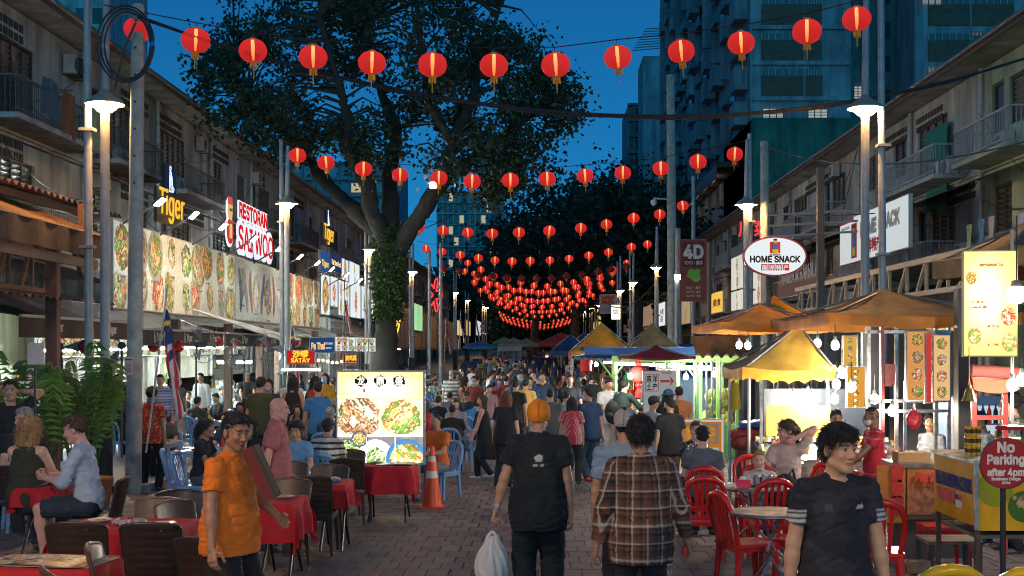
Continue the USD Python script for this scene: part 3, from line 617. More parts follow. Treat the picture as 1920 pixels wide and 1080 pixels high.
def shophouse(side, y0, w, i, label, lv=(4.9, 8.05, 11.25), X=14.0, near=True):
    R = random.Random(100 * (side > 0) + i); g0 = G(y0 + w / 2)
    t = thing('shophouse', label, 'shophouse', (side * X, y0 if side < 0 else y0 + w, 0), PI / 2 if side < 0 else -PI / 2, 'shophouses on the %s side of the street' % ('left' if side < 0 else 'right'))
    col = np.array(WALLC[(i * 3 + (side > 0)) % 4]) * R.uniform(.85, 1.1)
    if side > 0 and i == 0: col = np.array((.40, .47, .33))
    holes, wins, balc = [], [], []
    for fl in (0, 1):
        z = lv[fl]
        kind = (i + fl + (side > 0)) % 3 if not (side < 0 and i == 0) else 0
        if kind == 0: wins += [(.5, z + .25, w * .52, z + 2.35, 'louvre', 1)]; balc.append((.2, w * .80 - .1, z))
        elif kind == 1: wins += [(.7, z + .9, .7 + 1.5, z + 2.3, 'louvre', 0), (w - 2.6, z + .9, w - .9, z + 2.3, 'pane', 0)]
        else: wins += [(.6, z + .3, 1.6, z + 2.35, 'pane', 0), (2.0, z + .9, w * .62, z + 2.3, 'louvre', 0)]; balc.append((.3, w * .66, z))
    holes = [q[:4] for q in wins] + [(.35, g0 + .1, w - .35, lv[0] - 1.3)]
    v, f = plate(w - .02, g0, lv[2], holes); wall = MB(col).add(v, f); wp = part(t, 'wall', wall, 'wall')
    part(t, 'side_walls', MB(col).box((.1, 3.2, (g0 + lv[2]) / 2), (.18, 6, lv[2] - g0)).box((w - .12, 3.2, (g0 + lv[2]) / 2), (.18, 6, lv[2] - g0)).box((w / 2, 6.2, (g0 + lv[2]) / 2), (w - .04, .18, lv[2] - g0)), 'wall')
    part(t, 'floor_slab', MB(col * .8).box((w / 2, 3.1, lv[0] - .15), (w - .4, 5.8, .2)), 'wall'); part(t, 'floor_slab', MB(col * .8).box((w / 2, 3.1, lv[1] - .15), (w - .4, 5.8, .2)), 'wall')
    for q in wins: window(t, *q[:5], frame=[(.07, .035, .025), (.09, .08, .07), (.05, .06, .05)][R.randrange(3)])
    # vent blocks below each ceiling
    if near:
        for fl in (0, 1):
            m = MB((.05, .045, .04)); x0 = R.choice([.5, w * .5])
            if side < 0 and i == 0: x0 = .3
            for a in range(9):
                for b in range(2): m.box((x0 + a * .34, -.004, lv[fl + 1] - .42 - b * .3), (.25, .03, .2))
            part(wp, 'vent_blocks', m, 'matte')
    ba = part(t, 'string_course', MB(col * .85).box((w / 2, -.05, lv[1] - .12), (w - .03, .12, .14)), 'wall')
    for x0, x1, z in balc:
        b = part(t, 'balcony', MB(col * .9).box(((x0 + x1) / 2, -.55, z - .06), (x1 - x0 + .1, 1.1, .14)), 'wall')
        railing(b, x0, x1, z, -1.05, col=[(.10, .09, .08), (.35, .34, .32)][side > 0])
        aw = MB((.10, .05, .05) if side < 0 else (.12, .11, .10)); n = 14
        aw.grid(lambda u, s: np.stack([x0 - .3 + u * (x1 - x0 + 1), -.05 - s * 1.5, z - .35 - s * .55 + .03 * np.abs(np.sin(u * 60))], 1), 90, 2); part(t, 'corrugated_awning', aw, 'paint')
    # eaves, tiles, gutter
    n = 12; ro = MB((.09, .06, .05)); ro.grid(lambda u, s: np.stack([u * w, -1.0 + s * 4.3, lv[2] + .22 + s * 1.75 + .03 * np.abs(np.sin(u * 40))], 1), 70, 2); rp = part(t, 'roof', ro, 'matte')
    ro2 = MB((.09, .06, .05)); ro2.grid(lambda u, s: np.stack([u * w, 3.3 + s * 4.2, lv[2] + 1.97 - s * 1.7 + .03 * np.abs(np.sin(u * 40))], 1), 70, 2); part(rp, 'rear_slope', ro2, 'matte')
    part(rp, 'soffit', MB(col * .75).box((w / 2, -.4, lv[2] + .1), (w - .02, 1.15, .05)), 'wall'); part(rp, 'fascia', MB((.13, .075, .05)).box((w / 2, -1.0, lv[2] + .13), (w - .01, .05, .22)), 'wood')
    part(rp, 'gutter', MB((.16, .15, .14)).tube([(0, -1.08, lv[2] + .2), (w, -1.08, lv[2] + .2)], .07, 8), 'galv')
    part(t, 'downpipe', MB((.42, .42, .42)).tube([(w - .12, -.1, lv[2]), (w - .12, -.1, g0 + .2)], .07, 8), 'plastic')
    for k in range(R.randrange(1, 4)): aircon(t, R.uniform(.6, w - .8), -.22, R.choice([lv[0] + 2.6, lv[1] + .4, lv[1] + 2.5, lv[0] + .5]))
    cb = MB((.03, .03, .03))
    for k in range(3):
        za, zb = R.uniform(lv[0], lv[2]), R.uniform(lv[0], lv[2]); cb.tube([(w * q, -.16 - .02 * k, za + (zb - za) * q - .6 * math.sin(q * PI)) for q in np.linspace(0, 1, 9)], .015, 4)
    part(t, 'wall_cables', cb, 'plastic'); return t
LW, RWd = 7.65, 7.4
ORDN = 'first second third fourth fifth sixth seventh eighth ninth tenth eleventh twelfth thirteenth fourteenth fifteenth sixteenth'.split()
LD = ['cream shophouse at the far left with laundry on its top balcony', 'cream shophouse behind the street lamp and the concrete pole', 'shophouse behind the first tall neon drink sign', 'shophouse behind the red neon restaurant sign', 'shophouse behind the second neon drink sign', 'shophouse just left of the big tree trunk', 'shophouse hidden behind the big tree trunk']
for i in range(22):
    shophouse(-1, 31.65 + LW * i, LW, i, LD[i] if i < 7 else '%s shophouse along the left side beyond the big tree' % ORDN[i - 7], near=i < 6)
RD = ['pale green shophouse at the right edge with a railed balcony', 'shophouse above the white lit board with the green sheet on its wall', 'shophouse with a brown shuttered window right of the lamp', 'shophouse behind the right street lamp', 'shophouse right of the oval lit sign', 'shophouse behind the lit food panels']
for i in range(22):
    shophouse(1, 31.5 + RWd * i, RWd, i, RD[i] if i < 6 else '%s shophouse along the right side beyond the lit panels' % ORDN[i - 6], lv=(4.7, 7.7, 10.7), X=13.6, near=i < 5)

# laundry and things on balconies
def cloth_hang(loc, rz, w, h, col, label, group=None, cat='laundry'):
    m = MB(col); m.grid(lambda u, s: np.stack([u * w, .03 * np.sin(u * 9 + s * 3), -s * h * (1 - .06 * np.sin(u * 5))], 1), 12, 8)
    m2 = MB(col); m2.v = [m.v[0] + [0, .012, 0]]; m2.f = [m.f[0][:, ::-1]]; m2.c = m.c
    m.add(m2.v[0], m2.f[0], col); single('hanging_cloth', m, 'cloth', label, cat, loc=loc, rz=rz, group=group, smooth=True)
for y, z, w, h, c, nm in ((33.4, 9.3, 1.0, 1.0, (.05, .1, .13), 'dark teal towel on the top left balcony rail'), (34.8, 9.2, .9, 1.2, (.2, .08, .03), 'rust brown cloth on the top left balcony rail'), (36.9, 9.1, .8, 1.1, (.3, .36, .18), 'pale green towel on the top left balcony rail'), (37.8, 9.1, 1.0, .9, (.2, .09, .04), 'orange cloth at the right end of the top left balcony')):
    cloth_hang((-12.9, y, z), PI / 2, w, h, c, nm)
for y, z, w, h, c, nm in ((37.2, 5.75, .5, .9, (.25, .35, .2), 'pale green shirt drying on the right first-floor balcony'), (36.2, 5.8, .55, 1.0, (.1, .22, .4), 'blue shirt drying on the right first-floor balcony'), (35.4, 5.8, .5, .95, (.5, .42, .42), 'pink shirt drying on the right first-floor balcony'), (33.4, 5.65, .9, .8, (.5, .5, .55), 'white towel drying on the right first-floor balcony')):
    cloth_hang((12.45, y, z), -PI / 2, w, h, c, nm)
cloth_hang((13.38, 44.2, 9.6), -PI / 2, 2.4, 2.9, (.005, .16, .13), 'teal green sheet hung over the shophouse wall', cat='sheet')

def tower(name, label, x0, x1, y, depth, z1, nx, nz, wcol, gcol, lit=0, sill=.2, slab=False, z0=0.0, wf=.62, hf=.6, mat='wall'):
    t = thing(name, label, 'building', (x0, y, 0)); w = x1 - x0
    part(t, 'wall', MB(wcol).box((w / 2, depth / 2 + .3, (z0 + z1) / 2), (w, depth, z1 - z0)), mat)
    R = random.Random(5); n = 0; cw, ch = w / nx, (z1 - z0) / nz
    for i in range(nx):
        for j in range(nz):
            cz = z0 + (j + .5) * ch
            if cz < 8: continue
            n += 1
            c = ((i + .5) * cw, .29, cz); on = R.random() < lit
            m = MB(gcol).box(c, (cw * wf, .1, ch * hf)); p = part(t, 'window', m, 'glow0.5' if on else 'gloss', (.9, .8, .5) if on else np.array(gcol) * R.uniform(.5, 1.3))
    for j in range(nz + 1):
        if slab: part(t, 'floor_band', MB(np.array(wcol) * 1.1).box((w / 2, -.1, z0 + j * ch), (w + .3, .9, .35)), mat)
    if slab:
        for i in range(nx + 1): part(t, 'mullion', MB(np.array(wcol) * 1.1).box((i * cw, .0, (z0 + z1) / 2), (.35, .5, z1 - z0)), mat)
    return t
tower('hotel_tower', 'pale blue tower block with small dark windows at the top left', WX(40, 150), WX(197, 150), 150, 16, 52, 5, 17, (.5, .52, .55), (.05, .06, .07))
tower('glass_building', 'wide glass office block seen behind the big tree', WX(545, 260), WX(746, 260), 260, 20, 40, 9, 12, (.25, .3, .36), (.2, .27, .33), lit=.07, slab=True, wf=.9, hf=.55)
tower('apartment_tower', 'tall grid-fronted tower at the end of the street', WX(820, 360), WX(942, 360), 360, 30, 46.5, 12, 15, (.33, .36, .40), (.06, .08, .11), lit=.06, slab=True, wf=.8, hf=.7)
cone_t = tower('finned_tower', 'slim dark tower with fins and a roof crown right of the tree', WX(1178, 250), WX(1212, 250), 250, 18, 50, 3, 16, (.2, .22, .25), (.06, .07, .09), slab=True, wf=.8)
fb = thing('panel_tower', 'blue-grey slab tower with a blank wall and ragged roof screen', 'building', (WX(1206, 235), 235, 0))
part(fb, 'wall', MB((.27, .31, .36)).box((5, 6, 28), (10, 12, 56)), 'wall'); part(fb, 'dark_glazing', MB((.04, .05, .06)).box((7, -.1, 24), (5, .2, 26)), 'gloss')
for k in range(9): part(fb, 'roof_louvre', MB((.14, .15, .16)).bar((-2 + .3 * k, 0, 57 + .5 * k), (5 + .2 * k, 0, 57.6 + .45 * k), .16), 'paint')
part(fb, 'roof_block', MB((.2, .23, .27)).box((7.5, 4, 60), (4, 8, 8)), 'wall')

# the apartment block on the right: brick-filled bays to the front, deep balconies along the street
ap = thing('apartment_block', 'large blue-painted apartment block with brick panels on the right', 'building', (0, 105, 0))
bl = (.25, .29, .33); P_ = 2.93; zb = 8.6
xa, xb, xc, xd = WX(1408, 105), WX(1597, 105), WX(1717, 105), WX(1935, 105)
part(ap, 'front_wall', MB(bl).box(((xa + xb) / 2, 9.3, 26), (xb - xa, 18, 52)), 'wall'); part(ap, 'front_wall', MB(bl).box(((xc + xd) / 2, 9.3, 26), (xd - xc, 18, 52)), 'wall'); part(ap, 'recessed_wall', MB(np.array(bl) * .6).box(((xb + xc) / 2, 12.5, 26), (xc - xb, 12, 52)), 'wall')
part(ap, 'side_wall', MB(bl).box((xa + 9.15, 50, 26), (17.7, 63, 52)), 'wall')
part(ap, 'podium', MB((.05, .16, .12)).box(((xa + xb) / 2 + 2, 7.2, 10.5), (xb - xa + 4, 16, 21.0)), 'wall')
M['brickfill'] = usdkit.material(stage, '/World/Looks/brickfill', {'t': ('texture_coordinate', {}), 'rt': ('mapping', dict(rotation=(PI / 2, 0, 0))), 'b': ('brick_texture', dict(scale=1, brick_width=.5, row_height=.16, mortar_size=.012, color1=(.11, .055, .04), color2=(.17, .09, .065), mortar=(.12, .1, .09))), 'p': ('principled_bsdf', dict(roughness=.9))},
    [('t.object', 'rt.vector'), ('rt.vector', 'b.vector'), ('b.color', 'p.base_color')], surface='p.BSDF')
for k in range(7):
    z = 18.3 + 4.55 * 0 + k * 2.93 + 4.6
    for x0, x1 in ((xa + .9, xa + 4.35), (xa + 4.55, xb - 2.4), (xc + 1.1, xc + 4.5), (xc + 4.75, xd - 1.4)):
        part(ap, 'brick_panel', MB((.13, .07, .05)).box(((x0 + x1) / 2, .25, z + .85), (x1 - x0, .14, 1.65)), 'brickfill')
        wq = part(ap, 'window', MB((.06, .07, .08)).box(((x0 + x1) / 2, .27, z + 2.02), (x1 - x0, .12, .55)), 'gloss')
        mm = MB((.3, .33, .36))
        for q in np.linspace(x0, x1, 7): mm.box((q, .18, z + 2.02), (.06, .08, .55))
        part(wq, 'mullions', mm, 'paint')
    part(ap, 'ledge', MB(np.array(bl) * 1.1).box(((xa + xb) / 2, .17, z - .15), (xb - xa - .3, .25, .34)), 'wall')
    for q in range(3): part(ap, 'recess_window', MB((.03, .035, .04)).box((xb + 1.2 + 1.6 * q, 6.4, z + 1.2), (1.0, .1, 1.3)), 'gloss')
for k, (px, py, w, h) in enumerate(((1450, 216, 1.7, 1.15), (1534, 218, 1.6, 1.2), (1750, 131, .9, .45), (1833, 63, .9, .35), (1748, 2, 1.6, .5), (1648, 145, 1.0, 1.1), (1607, 145, .5, .7))):
    x, z = WX(px, 105), WZ(py, 105); yy = .2 if px < 1600 or px > 1710 else 6.3
    wq = part(ap, 'lit_window', MB((.75, .85, .8)).box((x, yy, z), (w, .1, h)), 'glow0.45'); mm = MB((.05, .06, .07))
    for q in np.linspace(-.5, .5, 4): mm.box((x + q * w, yy - .06, z), (.07, .06, h + .1))
    for q in np.linspace(-.5, .5, 6): mm.box((x, yy - .07, z + q * h), (w, .05, .05))
    part(wq, 'louvre_frame', mm, 'paint')
R_ = random.Random(3)
for k in range(10):
    z = 21 + k * 2.93
    for q in range(11):
        y = 3 + q * 6.3; ty = R_.randrange(3); x = xa - .02
        if ty == 0: part(ap, 'balcony_box', MB(np.array(bl) * 1.05).box((x - .55, y, z + .8), (1.1, 3.1, 1.9)), 'wall')
        elif ty == 1: part(ap, 'window_bay', MB((.025, .03, .035)).box((x - .04, y, z + 1.1), (.1, 2.6, 1.9)), 'gloss'); part(ap, 'balcony_slab', MB(np.array(bl) * .9).box((x - .5, y, z - .1), (1.0, 3.6, .25)), 'wall'); part(ap, 'balcony_parapet', MB(np.array(bl) * .95).box((x - .95, y, z + .35), (.12, 3.6, .7)), 'wall')
        else: part(ap, 'window', MB((.04, .05, .06)).box((x - .04, y, z + 1.2), (.1, 2.2, 1.3)), 'gloss'); part(ap, 'fin', MB(bl).box((x - .45, y + 1.9, z + 1.2), (.9, .3, 2.9)), 'wall')
part(ap, 'street_canopy', MB((.1, .06, .05)).box((xa - .9, 22, 18.2), (1.8, 32, .5)), 'wall')
for k in range(5): part(ap, 'canopy_lamp', MB((1, .9, .8)).box((xa - 1.5, 12 + 6 * k, 17.6), (.25, 2.2, .2)), 'glow3')
part(ap, 'red_fascia', MB((.4, .06, .03)).box((xa - 1.85, 22, 17.7), (.1, 30, 1.2)), 'paint')

# ---------------------------------------------------------------- trees
def leaf_cloud(pts, n, size, spread, col, seed, droop=.5):
    r = np.random.default_rng(seed); N = len(pts) * n
    c = np.repeat(pts, n, 0) + r.normal(0, 1, (N, 3)) * spread * r.uniform(.4, 1.2, (N, 1)); c[:, 2] -= np.abs(r.normal(0, .3, N)) * spread
    a = unitn(np.c_[r.normal(0, 1, (N, 2)), r.normal(-droop, .6, N)]); b = unitn(np.cross(a, r.normal(0, 1, (N, 3)))); l = size * r.uniform(.6, 1.4, (N, 1)); w = l * .36
    v = np.stack([c, c + a * l * .5 + b * w, c + a * l, c + a * l * .5 - b * w], 1).reshape(-1, 3)
    f = np.arange(4 * N).reshape(-1, 4); k = np.array(col) * r.uniform(.5, 1.5, (N, 1)); return v, f, np.repeat(k, 4, 0)
def unitn(a): return a / (np.linalg.norm(a, axis=-1, keepdims=True) + 1e-9)
def limb_pts(px, d0): return [np.array((WX(x, d), d, WZ(y, d))) for x, y, d in px]
D = 48.0
tr = thing('rain_tree', 'huge spreading tree with ivy on its trunk behind the left boards', 'tree')
limbs = {'trunk': ([(722, 722, D), (722, 640, D), (728, 560, D), (732, 500, D), (733, 450, D)], [.70, .52, .44, .42, .41]),
 'limb_a': ([(731, 470, D), (700, 400, 47.6), (690, 340, 47), (655, 285, 46.5), (648, 200, 46), (620, 110, 45), (600, 30, 45)], [.42, .36, .33, .28, .23, .16, .09]),
 'limb_b': ([(728, 455, D), (655, 385, 48.5), (600, 330, 49.5), (560, 270, 50), (505, 225, 51), (440, 165, 52)], [.40, .33, .28, .22, .17, .08]),
 'limb_c': ([(737, 475, D), (790, 400, 47.4), (830, 340, 46.6), (850, 270, 46), (800, 190, 45), (790, 100, 44.5)], [.46, .38, .32, .26, .18, .1]),
 'limb_d': ([(832, 335, 46.6), (900, 290, 47), (960, 240, 48), (1020, 200, 49), (1070, 175, 50)], [.26, .22, .18, .13, .06]),
 'limb_e': ([(735, 440, D), (730, 330, 49), (745, 240, 50), (700, 140, 51), (690, 40, 51)], [.4, .34, .26, .2, .1]),
 'limb_f': ([(850, 270, 46), (890, 180, 46.5), (910, 90, 47), (940, 10, 47)], [.22, .18, .14, .08])}
def knob(m):
    v = m.v[0]; q = usdn_(m.v[0], m.f[0]); m.v[0] = v + q * ((meshkit.fbm(v * [2.2, 2.2, .8], 4, 3) - .5) * .34 + (np.abs(meshkit.noise(v * [6, 6, 1.6], 8) - .5) - .2) * .12)[:, None]; return m
def usdn_(v, f):
    n = np.zeros_like(v); fn = np.cross(v[f[:, 1]] - v[f[:, 0]], v[f[:, 2]] - v[f[:, 0]])
    for k in range(3): np.add.at(n, f[:, k], fn)
    return n / (np.linalg.norm(n, axis=1, keepdims=True) + 1e-12)
allp = []
for nm, (q, rr) in limbs.items():
    p = np.array(limb_pts(q, D)); k = np.linspace(0, 1, len(p)); kk = np.linspace(0, 1, len(p) * 9); pp = np.stack([np.interp(kk, k, p[:, i]) for i in range(3)], 1); pp[:, :2] += rng.normal(0, .012, (len(pp), 2))
    part(tr, 'trunk' if nm == 'trunk' else 'limb', knob(MB((.030, .026, .021)).tube(pp, np.interp(kk, k, rr) * .86, 16)), 'bark', smooth=True); allp += list(pp) if nm != 'trunk' else []
allp = np.array(allp)
crown = Polygon([(430, 20), (372, 70), (362, 150), (385, 215), (430, 235), (470, 255), (520, 290), (560, 300), (600, 262), (640, 280), (700, 320), (760, 300), (800, 330), (860, 350), (930, 375), (1000, 330), (1040, 330), (1030, 280), (1085, 235), (1112, 165), (1050, 130), (1020, 60), (1000, 0), (1010, -120), (900, -230), (700, -260), (520, -200), (440, -80)])
cl = []
r = np.random.default_rng(11)
while len(cl) < 560:
    x, y = r.uniform(360, 1115), r.uniform(-260, 380); q = shapely.Point(x, y)
    if not crown.contains(q): continue
    edge = min(1, crown.exterior.distance(q) / 220); d = 47.5 + r.uniform(-1, 1) * 6.5 * (.3 + .7 * edge)
    p = np.array((WX(x, d), d, WZ(y, d)))
    if meshkit.noise(p * [.5, .3, .6], 4) < .50: continue
    cl.append(p)
cl = np.array(cl)
tw = MB((.05, .042, .035))
for p in cl:
    a = allp[np.argmin(((allp - p) ** 2 * [1, .6, 1.6]).sum(1))]; m = (a + p) / 2 + [0, 0, .35]; tw.tube([a, m, p], [.055, .035, .012], 4)
keys(stage.GetPrimAtPath(part(tr, 'branches', tw, 'bark')), kind='stuff')
v, f, c = leaf_cloud(cl, 70, .175, .34, (.030, .042, .018), 5, .7)
part(tr, 'crown', MB().add(v, f, c), 'leaf')
iv = []
for k in range(900):
    z = r.uniform(.2, 1); q = limbs['trunk'][0]; base = np.array(limb_pts([(690 + 10 * z, 600 - 190 * z, D)], D)[0]); a = r.uniform(PI * .8, 2.2 * PI)
    cx = np.interp(z, [0, 1], [WX(724, D), WX(733, D)]); rad = .47 + .03 * r.normal(); iv.append((cx + rad * math.cos(a) * (1.02), D + rad * math.sin(a), WZ(640 - 215 * z, D)))
v, f, c = leaf_cloud(np.array(iv), 4, .13, .10, (.04, .085, .016), 6, 1); part(tr, 'ivy', MB().add(v, f, c), 'leaf')
def back_tree(x, y, rad, ztop, zlow, n, label, seed, leafsize=.55, group='dark trees at the end of the street'):
    t = thing('street_tree', label, 'tree', group=None); r = np.random.default_rng(seed); g = G(y)
    part(t, 'trunk', MB((.06, .05, .04)).tube([(x, y, g), (x + .3, y, zlow), (x, y, (zlow + ztop) / 2)], [.6, .45, .2], 8), 'bark')
    pts = []
    while len(pts) < n:
        q = r.uniform(-1, 1, 3)
        if np.linalg.norm(q) > 1 or np.linalg.norm(q) < .35: continue
        p = np.array((x + q[0] * rad, y + q[1] * rad * .7, (ztop + zlow) / 2 + q[2] * (ztop - zlow) / 2))
        if meshkit.noise(p * .28, seed) < .36: continue
        pts.append(p)
    b = MB((.05, .04, .03))
    for p in pts[::5]: b.tube([(x, y, zlow + .3 * (p[2] - zlow)), p], [.15, .04], 4)
    keys(stage.GetPrimAtPath(part(t, 'branches', b, 'bark')), kind='stuff')
    v, f, c = leaf_cloud(np.array(pts), 60, leafsize, rad * .14, (.018, .027, .014), seed, .4); part(t, 'crown', MB().add(v, f, c), 'leaf')
back_tree(WX(1190, 112), 112, 7.5, WZ(335, 112), 6.5, 130, 'dark bushy tree behind the lanterns right of the street', 21)
back_tree(WX(1075, 135), 135, 9, WZ(318, 135), 7, 150, 'broad dark tree over the middle of the street', 22)
back_tree(WX(1000, 165), 165, 8.5, WZ(400, 165), 7, 130, 'dark rounded tree left of the street end', 23)
back_tree(WX(1240, 150), 150, 11, WZ(290, 150), 8, 130, 'tallest dark tree beside the apartment block', 24)
back_tree(WX(930, 235), 235, 15, WZ(470, 235), 3, 140, 'far dark tree closing the street at left', 25, .9)
back_tree(WX(1060, 245), 245, 16, WZ(455, 245), 3, 140, 'far dark tree closing the street at right', 26, .9)
for px_ in (850, 1130): back_tree(WX(px_, 270), 270, 17, WZ(520, 270), 2, 100, 'far dark tree behind the %s shophouses' % ('left' if px_ < 1000 else 'right'), px_, 1.1)
back_tree(WX(990, 300), 300, 22, WZ(500, 300), 1, 140, 'farthest dark tree behind the last lantern rows', 27, 1.2)
# ---------------------------------------------------------------- lamps, poles, wires, lanterns, flags
WARM = (1.0, .52, .17)
def lamp(x, y, label, htop=7.9, zl=6.45, strength=480, col=WARM, two=True, dx=0.0, base=True, far=False):
    g = G(y) + .1; t = thing('street_lamp', label, 'street lamp', (x, y, 0), group='double-post street lamps along the street')
    n = 8 if far else 14
    part(t, 'post', MB((.30, .30, .31)).tube([(0, 0, g + (1.75 if base else 0)), (.0, 0, zl + .05)], [.085, .075], n), 'galv', smooth=40)
    if base: part(t, 'base_sleeve', MB((.02, .022, .024)).lathe([(.13, g), (.13, g + 1.7), (.16, g + 1.72), (.16, g + 1.78), (.09, g + 1.8)], n), 'paint', smooth=40)
    h = part(t, 'lamp_hood', MB((.25, .21, .16)).lathe([(.0, zl + .27), (.06, zl + .26), (.09, zl + .2), (.30, zl + .05), (.33, zl - .01), (.31, zl - .0), (.08, zl + .14)][::-1], n), 'paint', smooth=40)
    part(h, 'bulb_glass', MB(col).lathe([(0, zl - .16), (.12, zl - .13), (.21, zl - .05), (.24, zl + .01)], 8 if far else 12), 'glow%g' % strength)
    part(t, 'post_top', MB((.30, .30, .31)).tube([(0, 0, zl + .1), (.03, 0, htop - .2)], [.07, .055], n), 'galv', smooth=40)
    if two:
        part(t, 'banner_post', MB((.33, .33, .34)).tube([(-.26 + dx, .12, g + 1.7), (-.30 + dx, .12, htop)], [.075, .06], n), 'galv', smooth=40)
        if base: part(t, 'base_sleeve', MB((.02, .022, .024)).lathe([(.12, g), (.12, g + 1.7), (.15, g + 1.72), (.15, g + 1.78), (.08, g + 1.8)], n, at=(-.26 + dx, .12, 0)), 'paint', smooth=40)
        for z in (3.9, 5.9): part(t, 'clamp', MB((.25, .25, .25)).box((-.27 + dx, .06, z), (.24, .2, .05)), 'galv')
    return t
def onL(px, X): return X * FPX / (px - CX)          # depth at which a plane X is seen in a column
LAMPN = list(range(14)); ORD = ['first', 'second', 'third', 'fourth', 'fifth', 'sixth', 'seventh', 'eighth', 'ninth', 'tenth', 'eleventh', 'twelfth', 'thirteenth', 'fourteenth']
for px, py, d, dx, nm in ((197, 195, 21.8, -.05, 'street lamp nearest on the left beside the concrete pole'), (538, 382, 37.6, .1, 'street lamp left of the lit red restaurant sign end'), (693, 468, 56.4, .1, 'street lamp just left of the big tree trunk'), (774, 510, 76, .1, 'street lamp just right of the big tree'), (855, 549, 112, .1, 'street lamp in front of the brown slatted front')):
    lamp(WX(px, d), d, nm, zl=WZ(py, d), dx=dx, htop=WZ(py, d) + (1.9 if d > 30 else 2.6), far=d > 50)
for px, py, d in ((878, 563, 130), (912, 577, 165), (908, 575, 175)): lamp(WX(px, d), d, '%s small far street lamp on the left past the second lamp row' % ORD[int(d) % 7], zl=WZ(py, d), far=True, htop=WZ(py, d) + 1)
for px, py, d, dx, nm in ((1622, 203, 23.5, .62, 'street lamp nearest on the right above the brown umbrella'), (1399, 384, 37.5, .42, 'street lamp behind the oval lit sign'), (1230, 501, 66, .36, 'street lamp left of the tall red sign'), (1187, 530, 81, .1, 'street lamp right of the small lit sign'), (1163, 545, 92, .1, 'street lamp beside the small white lit sign')):
    lamp(WX(px, d), d, nm, zl=WZ(py, d), dx=dx, htop=WZ(py, d) + (2.1 if d > 30 else 2.8), far=d > 50)
for px, py, d in ((1121, 572, 125), (1110, 578, 150), (1098, 584, 175), (1084, 588, 190), (1000, 622, 300), (979, 622, 300), (1040, 624, 310)): lamp(WX(px, d), d, 'small far street lamp on the right, %s of the thin distant ones' % ORD[LAMPN.pop(0)], zl=WZ(py, d), far=True, htop=WZ(py, d) + 1)
for x, y, nm in ((-7.0, 3.5, 'street lamp beside the camera on the left'), (6.3, -2.5, 'street lamp beside the camera on the right'), (-7.0, -9.5, 'street lamp behind the camera on the left'), (6.3, -14.0, 'street lamp behind the camera on the right')): lamp(x, y, nm, base=True, far=True, strength=1350, col=(1, .60, .28))

def pole(x0, x1, y, z1, r, label, name='utility_pole', mat='concrete', col=(.33, .31, .28), z0=None, holes=0):
    t = thing(name, label, 'pole', (0, y, 0)); z0 = G(y) if z0 is None else z0
    part(t, 'shaft', MB(col).tube([(x0, 0, z0), ((x0 + x1) / 2, 0, (z0 + z1) / 2), (x1, 0, z1 - .03), (x1, 0, z1)], [r * 1.15, r * 1.02, r * .9, r * .7], 18), mat, smooth=40)
    if holes: part(t, 'step_holes', MB((.05, .05, .05)).add(*merge([cyl_y((x0 + (x1 - x0) * (z - z0) / (z1 - z0), -r * .99, z), .02, .02) for z in np.arange(z1 - 3, z1 - .2, .45)])), 'matte')
    return t
def merge(L):
    V, F, n = [], [], 0
    for v, f in L: V.append(v); F.append(np.asarray(f) + n); n += len(v)
    return np.vstack(V), np.vstack(F)
def cyl_y(c, r, h, n=10):
    m = MB().tube([(c[0], c[1] - h / 2, c[2]), (c[0], c[1] + h / 2, c[2])], r, n); return m.v[0], m.f[0]
pc = pole(WX(250, 21.4), WX(259, 21.4), 21.4, WZ(8, 21.4), .118, 'thick grey concrete pole with coiled black cable at its top', holes=1)
m = MB((.62, .45, .38)); m.box((WX(247, 21.4) - .0, -.155, WZ(686, 21.4)), (.14, .012, .30), R=rotz(-.2)); m.box((WX(247, 21.4) - .0, -.163, WZ(674, 21.4)), (.13, .006, .03), (.45, .04, .03), R=rotz(-.2))
for k in range(6): m.box((WX(247, 21.4) - .0, -.163, WZ(682 + 3 * k, 21.4)), (.11, .006, .012), (.2, .1, .08), R=rotz(-.2))
single('pole_notice', m, 'matte', 'faded red and cream paper notice pasted on the concrete pole', 'notice', loc=(0, 21.4, 0))
m = MB((.03, .03, .032))
for k in range(3):
    m.tube([(WX(256, 21.2) + (.42 + .05 * k) * math.cos(a) * .9 - .12, 21.1 - .05 * k, WZ(88, 21.2) + (.55 + .04 * k) * math.sin(a)) for a in np.linspace(.3, 2 * PI + .6, 30)], .018, 6)
m.tube([(WX(258, 21.2), 21.1, WZ(45, 21.2)), (WX(235, 21.2), 21.1, WZ(95, 21.2)), (WX(215, 21.2), 21.2, WZ(170, 21.2))], .022, 6)
single('cable_coil', m, 'plastic', 'coil of black cable hanging on the concrete pole', 'cable')
def wire(a, b, sag, r, label, name='overhead_cable', n=24, col=(.02, .02, .022), extra=0):
    a, b = np.array(a, float), np.array(b, float); m = MB(col)
    for e in range(extra + 1):
        p = [a + (b - a) * u + [0, 0, -sag * 4 * u * (1 - u) - .045 * e * math.sin(u * PI) + .015 * e * math.sin(u * 40 + e)] for u in np.linspace(0, 1, n * (1 + extra))]; m.tube(p, r, 5)
    single(name, m, 'plastic', label, 'cable')
wire((WX(258, 21.2), 21.2, WZ(32, 21.2)), (WX(1935, 26), 26, WZ(105, 26)), 1.42, .026, 'thick twisted black cable sagging across the whole street', extra=1)
wire((-14, 34, 9.4), (-8.0, 22, 6.6), .1, .014, 'thin black cable from the left shophouse to the lamp post')
wire((WX(1440, 40), 40, WZ(275, 40)), (WX(1925, 25), 25, WZ(265, 25)), .5, .018, 'drooping black cable below the right lamp'); wire((WX(1440, 40), 40, WZ(277, 40)), (WX(1480, 42), 42, WZ(370, 42)), .15, .018, 'loose cable end hanging at the right shophouses')
